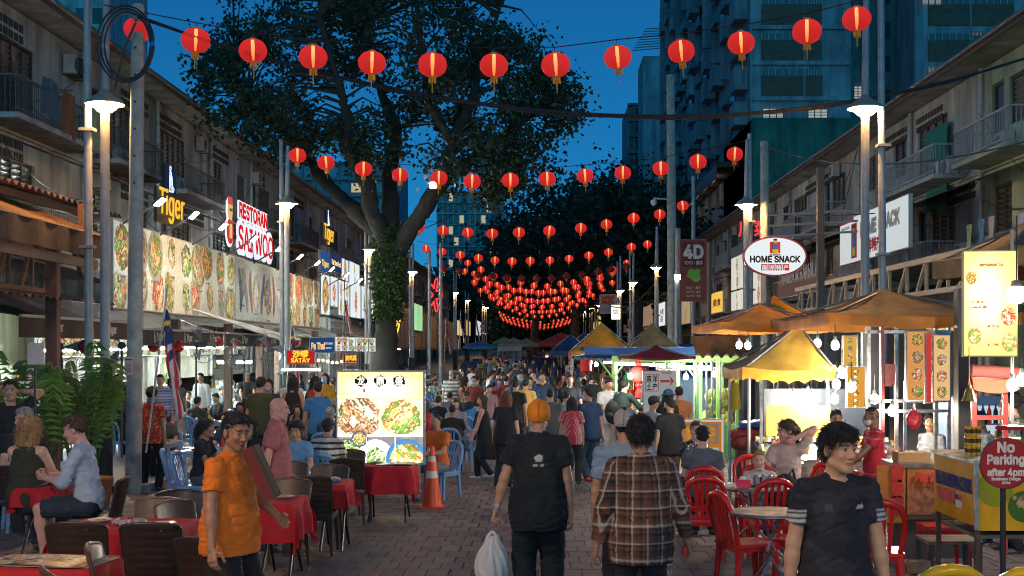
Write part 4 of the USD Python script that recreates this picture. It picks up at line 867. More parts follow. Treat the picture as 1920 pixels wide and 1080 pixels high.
wire((WX(1440, 30), 30, WZ(400, 30)), (WX(1640, 26), 26, WZ(400, 26)), .05, .012, 'thin straight wire from the oval sign to the lamp post')
wire((WX(690, 56), 56, WZ(440, 56)), (WX(860, 60), 60, WZ(395, 60)), .4, .02, 'cable between the lamp and the tree limb')
wire((WX(1125, 80), 80, WZ(560, 80)), (WX(1235, 66), 66, WZ(520, 66)), 1.0, .025, 'hanging cable beside the small lit sign')
# more posts
pole(WX(1436, 38), WX(1433, 38), 38, WZ(265, 38), .13, 'slim concrete pole just right of the oval sign post')
pole(WX(1262, 56), WX(1257, 56), 56, WZ(140, 56), .2, 'tall pole with a camera arm left of the tall red sign')
pole(WX(1273, 55), WX(1271, 55), 55, WZ(428, 55), .13, 'shorter pole carrying the left edge of the tall red sign', mat='galv')
pole(WX(1327, 54), WX(1329, 54), 54, WZ(455, 54), .1, 'rusty post at the right edge of the tall red sign', mat='paint', col=(.2, .11, .07))
for px, pt, d, nm in ((1300, 330, 57, 'thin steel post above the tall red sign'), (1163, 480, 95, 'thin post behind the small white lit sign'), (805, 470, 72, 'bare post left of the far lanterns'), (826, 455, 66, 'dark-footed post beyond the big tree'), (1117, 560, 120, 'far thin post among the right lamps')):
    pole(WX(px, d), WX(px, d), d, WZ(pt, d), .09, nm, mat='galv', col=(.3, .31, .33))
ca = thing('camera_arm', 'white street camera on a horizontal arm of the tall pole', 'camera', (WX(1257, 55.9), 55.7, WZ(374, 55.7)))
part(ca, 'arm', MB((.4, .4, .42)).bar((0, 0, 0), (-.75, 0, .05), .06), 'galv'); part(ca, 'dome', MB((.6, .6, .62)).lathe([(0, -.24), (.12, -.17), (.13, -.02), (.06, .05), (0, .06)], 12, at=(-.75, 0, -.05)), 'gloss', smooth=True)
cb = thing('floodlight', 'bright cold floodlight on a post left of the tall red sign', 'floodlight', (WX(1269, 50), 50, WZ(522, 50)))
part(cb, 'post', MB((.3, .3, .3)).tube([(0, 0, G(50) - WZ(522, 50)), (0, 0, 0)], .09, 8), 'galv'); part(cb, 'lamp_face', MB((.85, .95, 1)).box((0, -.12, .05), (.22, .1, .2)), 'glow60')

tf = thing('floodlight', 'bright white floodlight shining from the big tree limb', 'floodlight', (WX(812, 45.5), 45.5, WZ(347, 45.5)))
part(tf, 'lamp_face', MB((.95, 1, .95)).lathe([(0, -.05), (.11, -.04), (.13, 0), (0, .02)], 12, ax=rotx(PI / 2)), 'glow90'); part(tf, 'housing', MB((.06, .06, .06)).box((0, .12, 0), (.3, .18, .26)), 'paint'); part(tf, 'bracket', MB((.06, .06, .06)).bar((0, .1, 0), (-.3, .6, .3), .05), 'paint')
# lanterns
M['lantern_paper'] = usdkit.material(stage, '/World/Looks/lantern_paper', {
    't': ('texture_coordinate', {}), 's': ('separate_xyz', {}), 'r': ('map_range', dict(from_min=-.2, from_max=.2, to_min=.62, to_max=1.0)), 'e': ('emission', dict(color=(1.0, .042, .042))), 'tr': ('transparent_bsdf', dict(color=(1, .5, .32))),
    'd': ('principled_bsdf', dict(base_color=(.6, .02, .02), roughness=.5)), 'm': ('mix_closure', dict(fac=.42)), 'm2': ('mix_closure', dict(fac=.15))},
    [('t.object', 's.vector'), ('s.z', 'r.value'), ('r.result', 'e.strength'), ('e.emission', 'm.closure1'), ('tr.BSDF', 'm.closure2'), ('m.closure', 'm2.closure1'), ('d.BSDF', 'm2.closure2')], surface='m2.closure')
def lantern_at(name, label, loc, lit=True, n=28, near=True, rz=0):
    t = thing(name, label, 'lantern', loc, rz, 'red paper lanterns strung over the street')
    th = np.linspace(-PI / 2, PI / 2, 13 if near else 7); prof = [(max(.05, .235 * math.cos(a) ** .82), .195 * math.sin(a)) for a in th]
    m = MB((.5, .02, .02)).lathe(prof, n)
    if near:
        v = m.v[0]; a = np.arctan2(v[:, 1], v[:, 0]); v[:, :2] *= (1 + .012 * np.cos(a * 14))[:, None]
    part(t, 'paper_shell', m, 'lantern_paper' if lit else 'cloth', None if lit else (.28, .012, .012), smooth=True)
    if lit: part(t, 'lamp_tube', MB((1, .62, .20)).tube([(0, 0, q) for q in np.linspace(-.17, .185, 6)], [.016, .022, .027, .030, .030, .026], 8, np.vstack([np.repeat(np.linspace((1, .22, .05), (1, .72, .34), 6), 8, 0), [(1, .22, .05), (1, .72, .34)]])), 'glow5.5')
    g = part(t, 'gold_rim', MB((.45, .25, .05)).lathe([(.055, -.215), (.062, -.215), (.062, -.185), (.055, -.185)], 10), 'paint'); part(t, 'gold_rim', MB((.45, .25, .05)).lathe([(.05, .185), (.06, .185), (.06, .215), (.0, .216)], 10), 'paint')
    s = MB((.75, .36, .04))
    for k in range(8 if near else 4): a = k * 2 * PI / (8 if near else 4); s.tube([(.05 * math.cos(a), .05 * math.sin(a), -.2), (.056 * math.cos(a), .056 * math.sin(a), -.30)], .012, 4)
    s.tube([(0, 0, -.2), (0, 0, -.46)], .009, 4); part(t, 'tassel', s, 'cloth')
    part(t, 'hook', MB((.05, .05, .05)).tube([(0, 0, .2), (0, 0, .29)], .006, 4), 'paint'); return t
ORD = ['first', 'second', 'third', 'fourth', 'fifth', 'sixth', 'seventh', 'eighth', 'ninth', 'tenth', 'eleventh', 'twelfth', 'thirteenth', 'fourteenth']
ROWS = [('nearest', 21.5, [(259, 55), (368, 77), (474, 95), (587, 107), (697, 117), (811, 122), (926, 122), (1042, 121), (1158, 108), (1277, 97), (1390, 80), (1512, 60), (1605, 37)]),
        ('second nearest', 35, [(558, 292), (611, 305), (682, 317), (750, 328), (823, 334), (885, 340), (957, 338), (1026, 336), (1097, 330), (1168, 324), (1239, 316), (1309, 303), (1378, 289)]),
        ('third nearest', 51, [(700, 411), (741, 420), (785, 427), (831, 432), (877, 436), (923, 438), (973, 436), (1030, 433), (1089, 428), (1137, 421), (1188, 409), (1237, 402), (1280, 386)]),
        ('fourth nearest', 68, [(799, 466), (829, 472), (863, 478), (897, 484), (928, 488), (960, 490), (994, 489), (1031, 488), (1067, 485), (1104, 479), (1141, 473), (1184, 463), (1214, 458)])]
first = None; far_l = None; unlit = None
def string_line(label, pts):
    m = MB((.03, .012, .012)); P = [np.array(p) + [0, 0, .30] for p in pts]; a = P[0] + (P[0] - P[1]) * .6; b = P[-1] + (P[-1] - P[-2]) * .6; m.tube([a] + P + [b], .009, 4); single('lantern_wire', m, 'plastic', label, 'wire', group='wires of the lantern rows')
for nm, d, pts in ROWS:
    W = []
    for k, (x, y) in enumerate(pts):
        p = (WX(x, d), d + rng.uniform(-.05, .05), WZ(y, d)); W.append(p); lb = '%s round red lantern from the left in the %s row' % (ORD[k], nm)
        if first is None: first = lantern_at('paper_lantern', lb, p)
        else: dup(first, p, rng.uniform(-3, 3), lb, tilt=rng.normal(0, 3.5), sc=rng.uniform(.95, 1.05))
    string_line('wire carrying the %s row of red lanterns' % nm, W)
def row(d, x0, x1, n, zc, sag, lit, src, label):
    W = []
    for k in range(n):
        u = (k + .5) / n; p = (x0 + (x1 - x0) * u, d + rng.uniform(-.3, .3), zc + sag * (2 * u - 1) ** 2 + rng.uniform(-.06, .06)); W.append(p)
        if src is None: src = lantern_at('paper_lantern' if lit else 'unlit_lantern', label, p, lit, 10, False)
        else: dup(src, p, rng.uniform(-3, 3), label, tilt=rng.normal(0, 4), sc=rng.uniform(.93, 1.06))
    string_line('faint wire of one of the crowded far lantern rows', W); return src
unlit = None
for k, (x, y) in enumerate([(833, 504), (861, 508), (896, 515), (923, 518), (950, 521), (978, 522), (1006, 522), (1034, 521), (1062, 517), (1091, 515), (1121, 510), (1145, 505), (1174, 500)]):
    p = (WX(x, 76), 76, WZ(y, 76)); lb = 'unlit dark red lantern, %s from the left in its row' % ORD[k]
    unlit = lantern_at('unlit_lantern', lb, p, False, 12, False) if unlit is None else (dup(unlit, p, 0, lb), unlit)[1]
FARL = 'small red lantern in the crowded far rows over the street'
for d, zc in ((84, 6.35), (88, 6.05), (93, 6.25), (99, 5.9), (105, 6.1), (112, 5.85), (120, 6.1), (129, 5.9), (140, 6.2), (154, 6.1)):
    far_l = row(d, -5.4 + rng.uniform(-.4, .4), 5.9 + rng.uniform(-.4, .4), 13, zc + .6 - .6, 1.7, True, far_l, FARL)
for d, zc in ((196, 6.3), (204, 6.0), (212, 5.8), (220, 5.75)): row(d, -6.2, 7.0, 19, zc, 1.6, True, far_l, 'tiny red lantern in the last low rows at the street end')

# flags on slanting poles, hanging limp
def flag_col(u, w):
    """u along the fly, w down the hoist"""
    c = np.where(((w * 14).astype(int) % 2 == 0)[:, None], (.42, .025, .03), (.55, .53, .52)); k = (u < .5) & (w < 8 / 14); c[k] = (.012, .03, .13)
    cr = k & (np.hypot((u - .2) * 1.9, w - .28) < .19) & (np.hypot((u - .245) * 1.9, w - .28) > .155); st = k & (np.hypot((u - .31) * 1.9, w - .28) < .10 + .03 * np.cos(14 * np.arctan2(w - .28, (u - .31) * 1.9))); c[cr | st] = (.75, .5, .02); return c
def flag(px, py0, py1, d, label, L=1.7, side=1, tilt=.14, zbase=None):
    t = thing('flag', label, 'flag', (WX(px, d), d, WZ(py0, d)), group='national flags on the lamp posts'); ln = (py1 - py0) * d / FPX
    part(t, 'flag_pole', MB((.5, .45, .38)).tube([(tilt * .3, 0, .35), (-tilt * 2.2, 0, -ln - .6)], .016, 6), 'wood')
    n = 46; hoist = ln * .34
    def fn(u, w):
        x = -tilt * .6 * w + .08 * w + (u * .15 + .06 * np.sin(w * 14 + u * 3) * (u > .02)) * side * (1 - .3 * (1 - u)); z = -w * hoist - u * (ln - hoist) * (1 - .12 * np.sin(w * 5)); y = .07 * np.sin(w * 16 + u * 2.5) * np.minimum(1, u * 5) + .03 * np.sin(u * 9)
        return np.stack([x + w * .10 * u * side, y, z], 1)
    m = MB(); m.grid(fn, n, 60); u, w = np.meshgrid(np.linspace(0, 1, n), np.linspace(0, 1, 60), indexing='ij'); m.c[0] = flag_col(u.ravel(), w.ravel()); part(t, 'flag_cloth', m, 'cloth', smooth=True); return t
flag(310, 575, 778, 20.3, 'large striped flag hanging limp beside the concrete pole')
flag(546, 610, 760, 36.4, 'flag with its blue corner showing beside the second left lamp', tilt=.1); flag(646, 560, 625, 55, 'small flag on the lamp post left of the big tree', tilt=.05); flag(836, 606, 660, 74, 'striped flag hanging beyond the big tree trunk', tilt=.05)
flag(863, 592, 640, 85, 'striped flag second beyond the big tree', tilt=.05); flag(893, 598, 642, 95, 'striped flag third beyond the big tree', tilt=.05); flag(1180, 600, 648, 80, 'striped flag hanging on the right beside a lamp post', tilt=.05)
# ---------------------------------------------------------------- left side: boards, awnings, shop fronts
def onplane(px0, px1, X): return onL(px0, X), onL(px1, X)
def board_on(name, label, X, d0, d1, z0, z1, paint, glow=None, res=.035, frame=(.35, .36, .34), group=None, cat='sign', thick=.12):
    """a board along the street on the plane x = X; its local x runs left to right as seen from the street"""
    w = abs(d1 - d0); t = thing(name, label, cat, (X, min(d0, d1) if X < 0 else max(d0, d1), z0), PI / 2 if X < 0 else -PI / 2, group)
    h = z1 - z0; part(t, 'face', panel(w, h, paint, res), 'glow%g' % glow if glow else 'matte')
    part(t, 'box', MB(frame).box((w / 2, thick / 2 + .004, h / 2), (w + .06, thick, h + .06)), 'paint'); return t, w, h
def flat_board(name, label, px, py, d, w, h, paint, glow=None, res=.012, frame=(.3, .3, .3), yaw=0, cat='sign', thick=.06, group=None):
    """a board facing the camera side, its centre seen at (px, py)"""
    t = thing(name, label, cat, (WX(px, d) - w / 2 * math.cos(yaw), d - w / 2 * math.sin(yaw), WZ(py, d) - h / 2), yaw, group)
    part(t, 'face', panel(w, h, paint, res), 'glow%g' % glow if glow else 'matte')
    part(t, 'box', MB(frame).box((w / 2, thick / 2 + .004, h / 2), (w + .03, thick, h + .03)), 'paint'); return t
def letters(t, s, x, z, h, col, mat='matte', w=None, bold=1, y=-.006, slant=0, name='lettering', depth=.004):
    m = MB(); text_at(m, s, x, z, h, col, w, True, y, bold, depth, slant); return part(t, name, m, mat)
def food_paint(w, h, rows, cols, bg, r, seed, jit=.2, shade=.12):
    def p(x, z):
        c = np.repeat(np.array(bg, float)[None], len(x), 0) * (1 - shade + 2 * shade * N3(P3(x, z), .8, seed))[:, None]
        rr = np.random.default_rng(seed)
        for i in range(cols):
            for j in range(rows):
                cx, cz = (i + .5 + rr.uniform(-jit, jit)) * w / cols, (j + .5 + rr.uniform(-jit, jit) * .5) * h / rows; k = r * rr.uniform(.85, 1.12)
                dish(c, x, z, cx, cz, k, rr.integers(6), int(rr.integers(1000)), rim=np.array((.8, .82, .78)) * rr.choice([1, 1, .55]), oval=rr.choice([1, 1.15, .8]), fr=rr.uniform(.66, .95))
                cap = (np.abs(x - cx) < k * .5) & (np.abs(z - cz + k * 1.06) < .035) & (N3(P3(x, z), 22, 3) > .45); c[cap] = (.12, .1, .06)
        return c
    return p
XB = -10.5
B1 = board_on('food_banner', 'long lit food banner with plates of dishes behind the concrete pole', XB, 31.7, 44.4, 3.2, 5.36, food_paint(12.7, 2.16, 2, 9, (.78, .80, .66), .68, 3))
def fish_paint(x, z):
    c = food_paint(9, 2.16, 1, 4, (.62, .66, .58), .8, 8, .2)(x, z)
    for k in range(9):
        cx = .6 + k * .95; q = ((x - cx - .25 * np.sin(z * 2 + k)) / .26) ** 2 + ((z - 1.05) / .8) ** 2 < 1; n = N3(P3(x, z), 6, k); c[q] = (np.array([(.08, .12, .2), (.3, .3, .33), (.35, .14, .12), (.5, .48, .45)][k % 4]) * (.4 + 1.3 * n[q])[:, None])
    return c
board_on('food_banner', 'lit seafood banner with big blue and red fish under the red neon sign', XB, 44.5, 53.4, 3.2, 5.36, fish_paint)
board_on('food_banner', 'lit banner of six round dishes right of the second left lamp', XB, 53.5, 61.7, 3.2, 5.36, food_paint(8.2, 2.16, 2, 5, (.74, .80, .70), .78, 14))
bt = thing('billboard_frame', 'dark steel ledge carrying the lit food banners', 'frame', (XB, 31.5, 0), PI / 2)
part(bt, 'lower_rail', MB((.08, .08, .08)).box((15.2, .1, 3.08), (30.4, .3, .14)), 'paint')
for k in range(11): part(bt, 'upright', MB((.1, .1, .1)).box((.1 + 3.0 * k, .22, 4.2), (.08, .14, 2.3)), 'paint'); part(bt, 'tie_bar', MB((.1, .1, .1)).bar((.1 + 3 * k, .3, 5.3), (.1 + 3 * k, 3.4, 5.0), .06), 'paint')
fl0 = None
for k, d in enumerate((32.4, 35.6, 38.9, 43.2, 47.3, 51.5, 55.5, 59.5, 64, 69)):
    lb = '%s floodlight from the left on an arm above the food banners' % ORD[k]
    if fl0 is None:
        fl0 = thing('banner_floodlight', lb, 'floodlight', (XB, d, 5.4), PI / 2, 'floodlights above the food banners')
        part(fl0, 'arm', MB((.12, .12, .12)).bar((0, .05, -.1), (0, -.85, .42), .045), 'paint'); Rx = rotx(-.75)
        part(fl0, 'housing', MB((.1, .11, .11)).box((0, -.92, .50), (.42, .30, .07), R=Rx), 'paint'); part(fl0, 'lamp_face', MB((.93, 1.0, .9)).box(np.array((0, -.92, .50)) + Rx @ (0, 0, -.045), (.38, .26, .012), R=Rx), 'glow420')
    else: dup(fl0, (XB, d, 5.4), PI / 2, lb)
# neon signs on the facade
def tiger_shape(m, x, z, h, col, y=-.01):
    """a sitting big cat in a few strokes"""
    s = h / 2.0; P = lambda q: [(x + a * s, y, z + b * s) for a, b in q]
    for q in ([(-.25, 1.9), (-.1, 2.0), (.05, 1.92), (.12, 1.7), (.05, 1.5), (-.2, 1.55), (-.28, 1.75), (-.25, 1.9)], [(-.25, 1.5), (-.32, 1.0), (-.3, .4), (-.35, 0), (-.1, 0)], [(.05, 1.5), (.25, 1.2), (.42, .8), (.5, .35), (.45, .05), (.1, 0)], [(0, 1.3), (.0, .7), (.05, .05)], [(.45, .05), (.7, .05), (.85, .3), (.75, .42)], [(-.12, 1.25), (.15, 1.15)], [(-.15, 1.0), (.25, .9)], [(-.15, .75), (.3, .62)], [(-.18, 1.75), (-.1, 1.72)]): m.tube(P(q), .045 * s, 5, col)
def beer_sign(label, px0, px1, py0, py1, h_t, X=-12.2):
    d0, d1 = onplane(px0, px1, X); zt, zb = WZ(py0, d0), WZ(py1, d0); w = d1 - d0
    t = thing('neon_sign', label, 'neon sign', (X, d0, zb), PI / 2); hh = zt - zb
    part(t, 'backing', MB((.015, .02, .03)).box((w / 2, .1, hh * .27), (w, .1, hh * .58)).box((w / 2, .1, hh * .78), (w * .42, .1, hh * .45)), 'paint')
    m = MB(); tiger_shape(m, w * .48, hh * .56, hh * .44, (.75, .88, 1.0), y=.02); part(t, 'big_cat_emblem', m, 'glow1.4'); part(t, 'emblem_panel', MB((.02, .06, .18)).box((w * .5, .035, hh * .78), (w * .4, .02, hh * .42)), 'glow0.35')
    letters(t, 'Tiger', w / 2, hh * .13, hh * .43, (1, .52, .05), 'glow1.1', w=w * .95, bold=0, y=.0, slant=.06, depth=.03)
beer_sign('tall neon beer sign with a white big cat nearest on the left', 297, 346, 300, 412, .5)
beer_sign('second neon beer sign, farther along the left facades', 607, 626, 388, 455, .5)
d0, d1 = onplane(418, 513, -12.0)
rs = thing('neon_sign', 'big red and white lit restaurant sign with a chef emblem', 'neon sign', (-12.0, d0, WZ(472, d0) + .25), PI / 2); w = d1 - d0
ms = MB((.12, .02, .02)); ms.box((w * .56, .2, 1.1), (w * .86, .06, .08)); ms.box((w * .56, .2, .2), (w * .86, .06, .08)); part(rs, 'rails', ms, 'paint')
letters(rs, 'RESTORAN', w * .55, 1.34, .58, (.9, .9, .95), 'glow1', w=w * .585, bold=4, y=.02, depth=.05, name='word_outline'); letters(rs, 'RESTORAN', w * .55, 1.37, .54, (.75, .02, .02), 'glow0.9', w=w * .57, bold=2, y=-.04, name='word')
letters(rs, 'SAI WOO', w * .6, .03, 1.0, (.9, .9, 1.0), 'glow1', w=w * .735, bold=5, y=.02, depth=.05, name='word_outline'); letters(rs, 'SAI WOO', w * .6, .09, .90, (.75, .015, .02), 'glow0.9', w=w * .71, bold=1, y=-.06, name='word')
m = MB(); X0 = w * .1
m.lathe([(0, 0), (.62, 0), (.62, .03), (0, .03)], 20, at=(X0, .0, .62), col=(.9, .9, .95), ax=rotx(PI / 2)); m.lathe([(0, 0), (.5, 0), (.5, .03), (0, .03)], 20, at=(X0, .0, 1.45), col=(.9, .9, .95), ax=rotx(PI / 2)); part(rs, 'emblem_outline', m, 'glow1.2')
m = MB(); m.lathe([(0, 0), (.5, 0), (.5, .03), (0, .03)], 16, at=(X0, -.035, .62), col=(.75, .05, .04), ax=rotx(PI / 2)); m.lathe([(0, 0), (.36, 0), (.36, .03), (0, .03)], 16, at=(X0, -.036, 1.4), col=(.9, .6, .2), ax=rotx(PI / 2)); m.box((X0, -.05, 1.8), (.6, .04, .3), (.85, .1, .08)); m.box((X0 - .1, -.08, 1.45), (.08, .03, .1), (.1, .02, .02)); m.box((X0 + .14, -.08, 1.45), (.08, .03, .1), (.1, .02, .02)); m.box((X0, -.08, .62), (.3, .03, .55), (.9, .7, .25)); part(rs, 'chef_emblem', m, 'glow0.8')
# second shop: backlit panels
def on_rect(name, label, X, r, paint, glow, res=.05, thick=.12):
    x0, x1, y0, y1 = r; a, b = onplane(x0, x1, X); zt, zb = WZ(y0, a), WZ(y1, a)
    return board_on(name, label, X, a, b, zb, zt, paint(abs(b - a), zt - zb) if callable(paint) and paint.__code__.co_argcount == 2 and paint.__name__ == 'mk' else paint, glow, res, thick=thick)
def plain(c): return lambda x, z: np.repeat(np.array(c, float)[None], len(x), 0)
def dishes(rows, cols, bg, seed, k=.44):
    def mk(w, h): return food_paint(w, h, rows, cols, bg, k * min(w / cols, h / rows), seed, .05)
    return mk
t, w, h = on_rect('lit_sign', 'blue lit beer panel beside the floodlight', -10.5, (601, 618, 469, 508), plain((.03, .10, .32)), .8); letters(t, 'Tiger', w / 2, h * .3, h * .28, (1, .6, .1), 'glow1.2', w=w * .8)
t, w, h = on_rect('lit_sign', 'dark blue lit panel with the Thai restaurant name', -10.5, (620, 640, 476, 506), plain((.015, .05, .16)), .7); letters(t, 'Thai Street Food', w / 2, h * .4, h * .3, (1, .7, .35), 'glow1.2', w=w * .85)
for k, (rct, rows, cols, nm) in enumerate((((641, 653, 484, 523), 1, 1, 'upper lit dish panel left of the trunk'), ((655, 674, 489, 533), 2, 1, 'upper lit dish panel touching the ivy'), ((602, 618, 513, 588), 1, 1, 'tall lit lobster panel at the left of the lower row'), ((620, 633, 518, 573), 1, 1, 'lit panel of one bowl in the lower row'), ((635, 645, 525, 590), 2, 1, 'narrow lit panel third in the lower row'), ((647, 655, 528, 591), 2, 1, 'narrow lit panel fourth in the lower row'), ((657, 676, 530, 594), 1, 1, 'lit fish panel in the lower row by the lamp post'), ((678, 690, 536, 596), 1, 1, 'lit panel half hidden by the lamp post'), ((694, 713, 541, 598), 2, 1, 'lit panel right behind the ivy trunk'))):
    on_rect('lit_sign', nm, -10.5, rct, dishes(rows, cols, (.75, .83, .88), 40 + k, .5 if k != 2 else .46), 1.05)
t, w, h = on_rect('lit_sign', 'green and white lit panel beyond the big tree', -10.4, (775, 792, 568, 618), dishes(2, 1, (.35, .75, .35), 60), 1.0, .1)
sl = thing('slatted_front', 'long brown slatted shop front beyond the big tree', 'shop front', (-10.6, 97, 2.3), PI / 2)
for k in range(90): part(sl, 'slat', MB((.24, .17, .13)).box((k * .9 + .45, .05 + .02 * (k % 3), 1.6), (.8, .06, 3.2)), 'wood', np.array((.26, .19, .15)) * rng.uniform(.6, 1.3))
part(sl, 'lower_rail', MB((.05, .05, .05)).box((40, -.0, -.1), (81, .3, .2)), 'paint')
for px, c, nm in ((857, (1, .75, .35), 'warm'), (873, (1, .6, .2), 'amber'), (893, (.9, .95, 1), 'white'), (905, (1, .85, .5), 'cream')):
    on_rect('shop_sign', '%s lit shop sign far along the left side' % nm, -10.3, (px, px + 9, 600, 628), plain(c), .7, .3)
ng = thing('neon_sign', 'tall yellow neon oval with letters right of the tree trunk', 'neon sign', (WX(741, 66), 66, WZ(580, 66)))
m = MB((1, .5, .05)); m.tube([(.26 * math.cos(a), 0, 1.28 * math.sin(a)) for a in np.linspace(0, 2 * PI, 30)], .035, 6); m.tube([(.17 * math.cos(a), -.02, .95 * math.sin(a)) for a in np.linspace(0, 2 * PI, 24)], .022, 6); m.tube([(0, 0, 1.25), (.02, 0, 1.6)], .03, 5); m.tube([(.1, 0, -1.2), (.14, 0, -1.45)], .03, 5); part(ng, 'neon_tube', m, 'glow2')
for k, ch in enumerate('酒家城'): letters(ng, ch, 0, .35 - .48 * k, .26, (1, .5, .05), 'glow1.8', w=.24)
part(ng, 'back_plate', MB((.02, .02, .02)).box((0, .06, 0), (.5, .05, 2.5)), 'paint')
rn = thing('neon_sign', 'red neon flower sign farther along the left side', 'neon sign', (WX(815, 95), 95, WZ(553, 95)))
part(rn, 'neon_tube', MB((1, .05, .06)).tube([((.35 + .22 * math.cos(5 * a)) * math.cos(a), 0, (.9 + .4 * math.cos(5 * a)) * math.sin(a)) for a in np.linspace(0, 2 * PI, 60)], .06, 5), 'glow1.5')

# awnings
def awning(label, d0, d1, X0=-9.0, z0=2.62, X1=-10.7, z1=3.25, col=(.05, .048, .045), words=1, vh=.36):
    w = d1 - d0; dep = X0 - X1; t = thing('awning', label, 'awning', (X0, d0, z0), PI / 2, 'awnings of the left restaurants')
    part(t, 'cloth_top', MB(col).grid(lambda u, s: np.stack([u * w, s * dep, s * (z1 - z0) - .10 * np.sin(s * PI) * (1 + .25 * np.sin(u * 25))], 1), 30, 8).grid(lambda u, s: np.stack([(1 - u) * w, s * dep, s * (z1 - z0) - .10 * np.sin(s * PI) * (1 + .25 * np.sin((1 - u) * 25)) - .015], 1), 30, 8), 'canvas')
    part(t, 'front_rail', MB((.4, .4, .4)).box((w / 2, -.03, 0), (w, .05, .05)), 'galv')
    part(t, 'valance', MB(col).grid(lambda u, s: np.stack([u * w, -.02 + .015 * np.sin(u * 40), -vh + s * vh - .02], 1), 40, 4).grid(lambda u, s: np.stack([(1 - u) * w, .0 + .015 * np.sin((1 - u) * 40), -vh + s * vh - .02], 1), 40, 4), 'cloth')
    for k in range(words):
        x = w * (k + .5) / words if words > 1 else w * .3
        m = MB(); text_at(m, 'Tiger', x + .18, -vh * .72, .17, (.55, .52, .48), w=.55, y=-.045); part(t, 'lettering', m, 'matte'); m = MB(); tiger_shape(m, x - .25, -vh * .85, vh * .75, (.5, .48, .45), y=-.045); part(t, 'big_cat_emblem', m, 'matte')
    for k in range(2): part(t, 'arm', MB((.15, .15, .15)).bar((w * (.15 + .7 * k), 0, -.02), (w * (.15 + .7 * k), dep, z1 - z0 - .5), .04), 'paint')
    return t
awning('brown awning behind the wooden post at the left', 22.2, 28.3, z0=2.74, z1=3.5, X1=-10.8, col=(.075, .05, .04), words=2)
awning('black awning behind the concrete pole', 28.9, 36.6, words=3); awning('black awning behind the large flag', 37, 45.5, words=2); awning('black awning below the seafood banner', 46, 54, words=2); awning('black awning right of the second left lamp', 55, 64, words=2); awning('dark awning in front of the big tree', 66, 78, words=0, z1=3.6)
ra = thing('tilted_awning', 'awning flap tilted open with its pale underside showing', 'awning', (-8.3, 36, 2.45), PI / 2)
part(ra, 'flap', MB((.45, .45, .42)).add([(0, 1.6, .9), (7.5, 1.5, .5), (8.0, -.2, .05), (4.5, -.3, -.05), (0, 1.6, .86), (7.5, 1.5, .46), (8.0, -.2, .01), (4.5, -.3, -.09)], [[0, 1, 2, 3], [7, 6, 5, 4], [0, 3, 7, 4], [3, 2, 6, 7], [2, 1, 5, 6], [1, 0, 4, 5]]), 'canvas')
for k, (px, X) in enumerate(((328, -9.1), (428, -9.2), (487, -9.1), (521, -9.1), (590, -9.1), (636, -9.1))):
    d = onL(px, X); single('awning_post', MB((.10, .055, .04)).box((X, d, 1.3), (.22, .22, 3.2)), 'wood', '%s brown post from the left carrying the black awnings' % ORD[k], 'post', group='posts of the left awnings')

# restaurant interiors: lit back walls, kitchens, tubes, fans
iw = thing('restaurant_interior', 'bright open restaurant hall behind the black awnings', 'shop interior', (-15.6, 33, G(45) + .1), PI / 2)
part(iw, 'back_wall', MB((.70, .70, .50)).box((16, .1, 1.9), (34, .1, 3.8)), 'wall'); part(iw, 'ceiling', MB((.4, .4, .38)).box((16, -1.6, 3.75), (34, 3.4, .06)), 'matte')
for k in range(30): part(iw, 'wall_shelf', MB((.3, .3, .3)).box((1 + 1.1 * k, -.12, 1.2 + .35 * (k % 3)), (.9, .3, .04)), 'steel'); [part(iw, 'jar', MB([(.5, .2, .04), (.5, .5, .45), (.05, .25, .08), (.45, .05, .04)][(k + q) % 4]).lathe([(0, 0), (.07, 0), (.07, .2), (.04, .26), (0, .26)], 8, at=(.7 + 1.1 * k + .2 * q, -.14, 1.22 + .35 * (k % 3))), 'gloss') for q in range(4)]
board_on('menu_board', 'lit menu board of fried dishes inside the left restaurant', -13.7, 35.2, 42, 1.95, 2.75, food_paint(6.8, .8, 1, 6, (.72, .75, .45), .38, 71), .9)
board_on('menu_board', 'lit menu board behind the large flag', -13.7, 42.3, 50, 1.95, 2.75, food_paint(7.7, .8, 1, 7, (.74, .74, .5), .37, 72), .9)
board_on('menu_board', 'lit menu board right of the large flag', -13.7, 50.5, 60, 1.95, 2.75, food_paint(9.5, .8, 1, 8, (.7, .72, .5), .37, 73), .9)
tb = None
for k, (px, py, d) in enumerate(((128, 657, 33), (222, 655, 36), (285, 654, 40), (360, 652, 40), (392, 652, 44), (466, 645, 44), (490, 648, 48), (520, 642, 52), (300, 668, 50), (440, 680, 46), (700, 650, 80), (740, 655, 84))):
    lb = 'glowing tube lamp, %s from the left under the restaurant ceiling' % ORD[k]
    if tb is None:
        tb = thing('tube_lamp', lb, 'tube lamp', (WX(px, d), d, WZ(py, d)), .5, 'tube lamps in the left restaurants'); part(tb, 'tube', MB((.85, 1, .95)).tube([(-.6, 0, 0), (.6, 0, 0)], .03, 6), 'glow900'); part(tb, 'fitting', MB((.6, .6, .6)).box((0, .0, .06), (1.3, .08, .05)), 'paint')
    else: dup(tb, (WX(px, d), d, WZ(py, d)), .5 + .3 * (k % 3), lb)
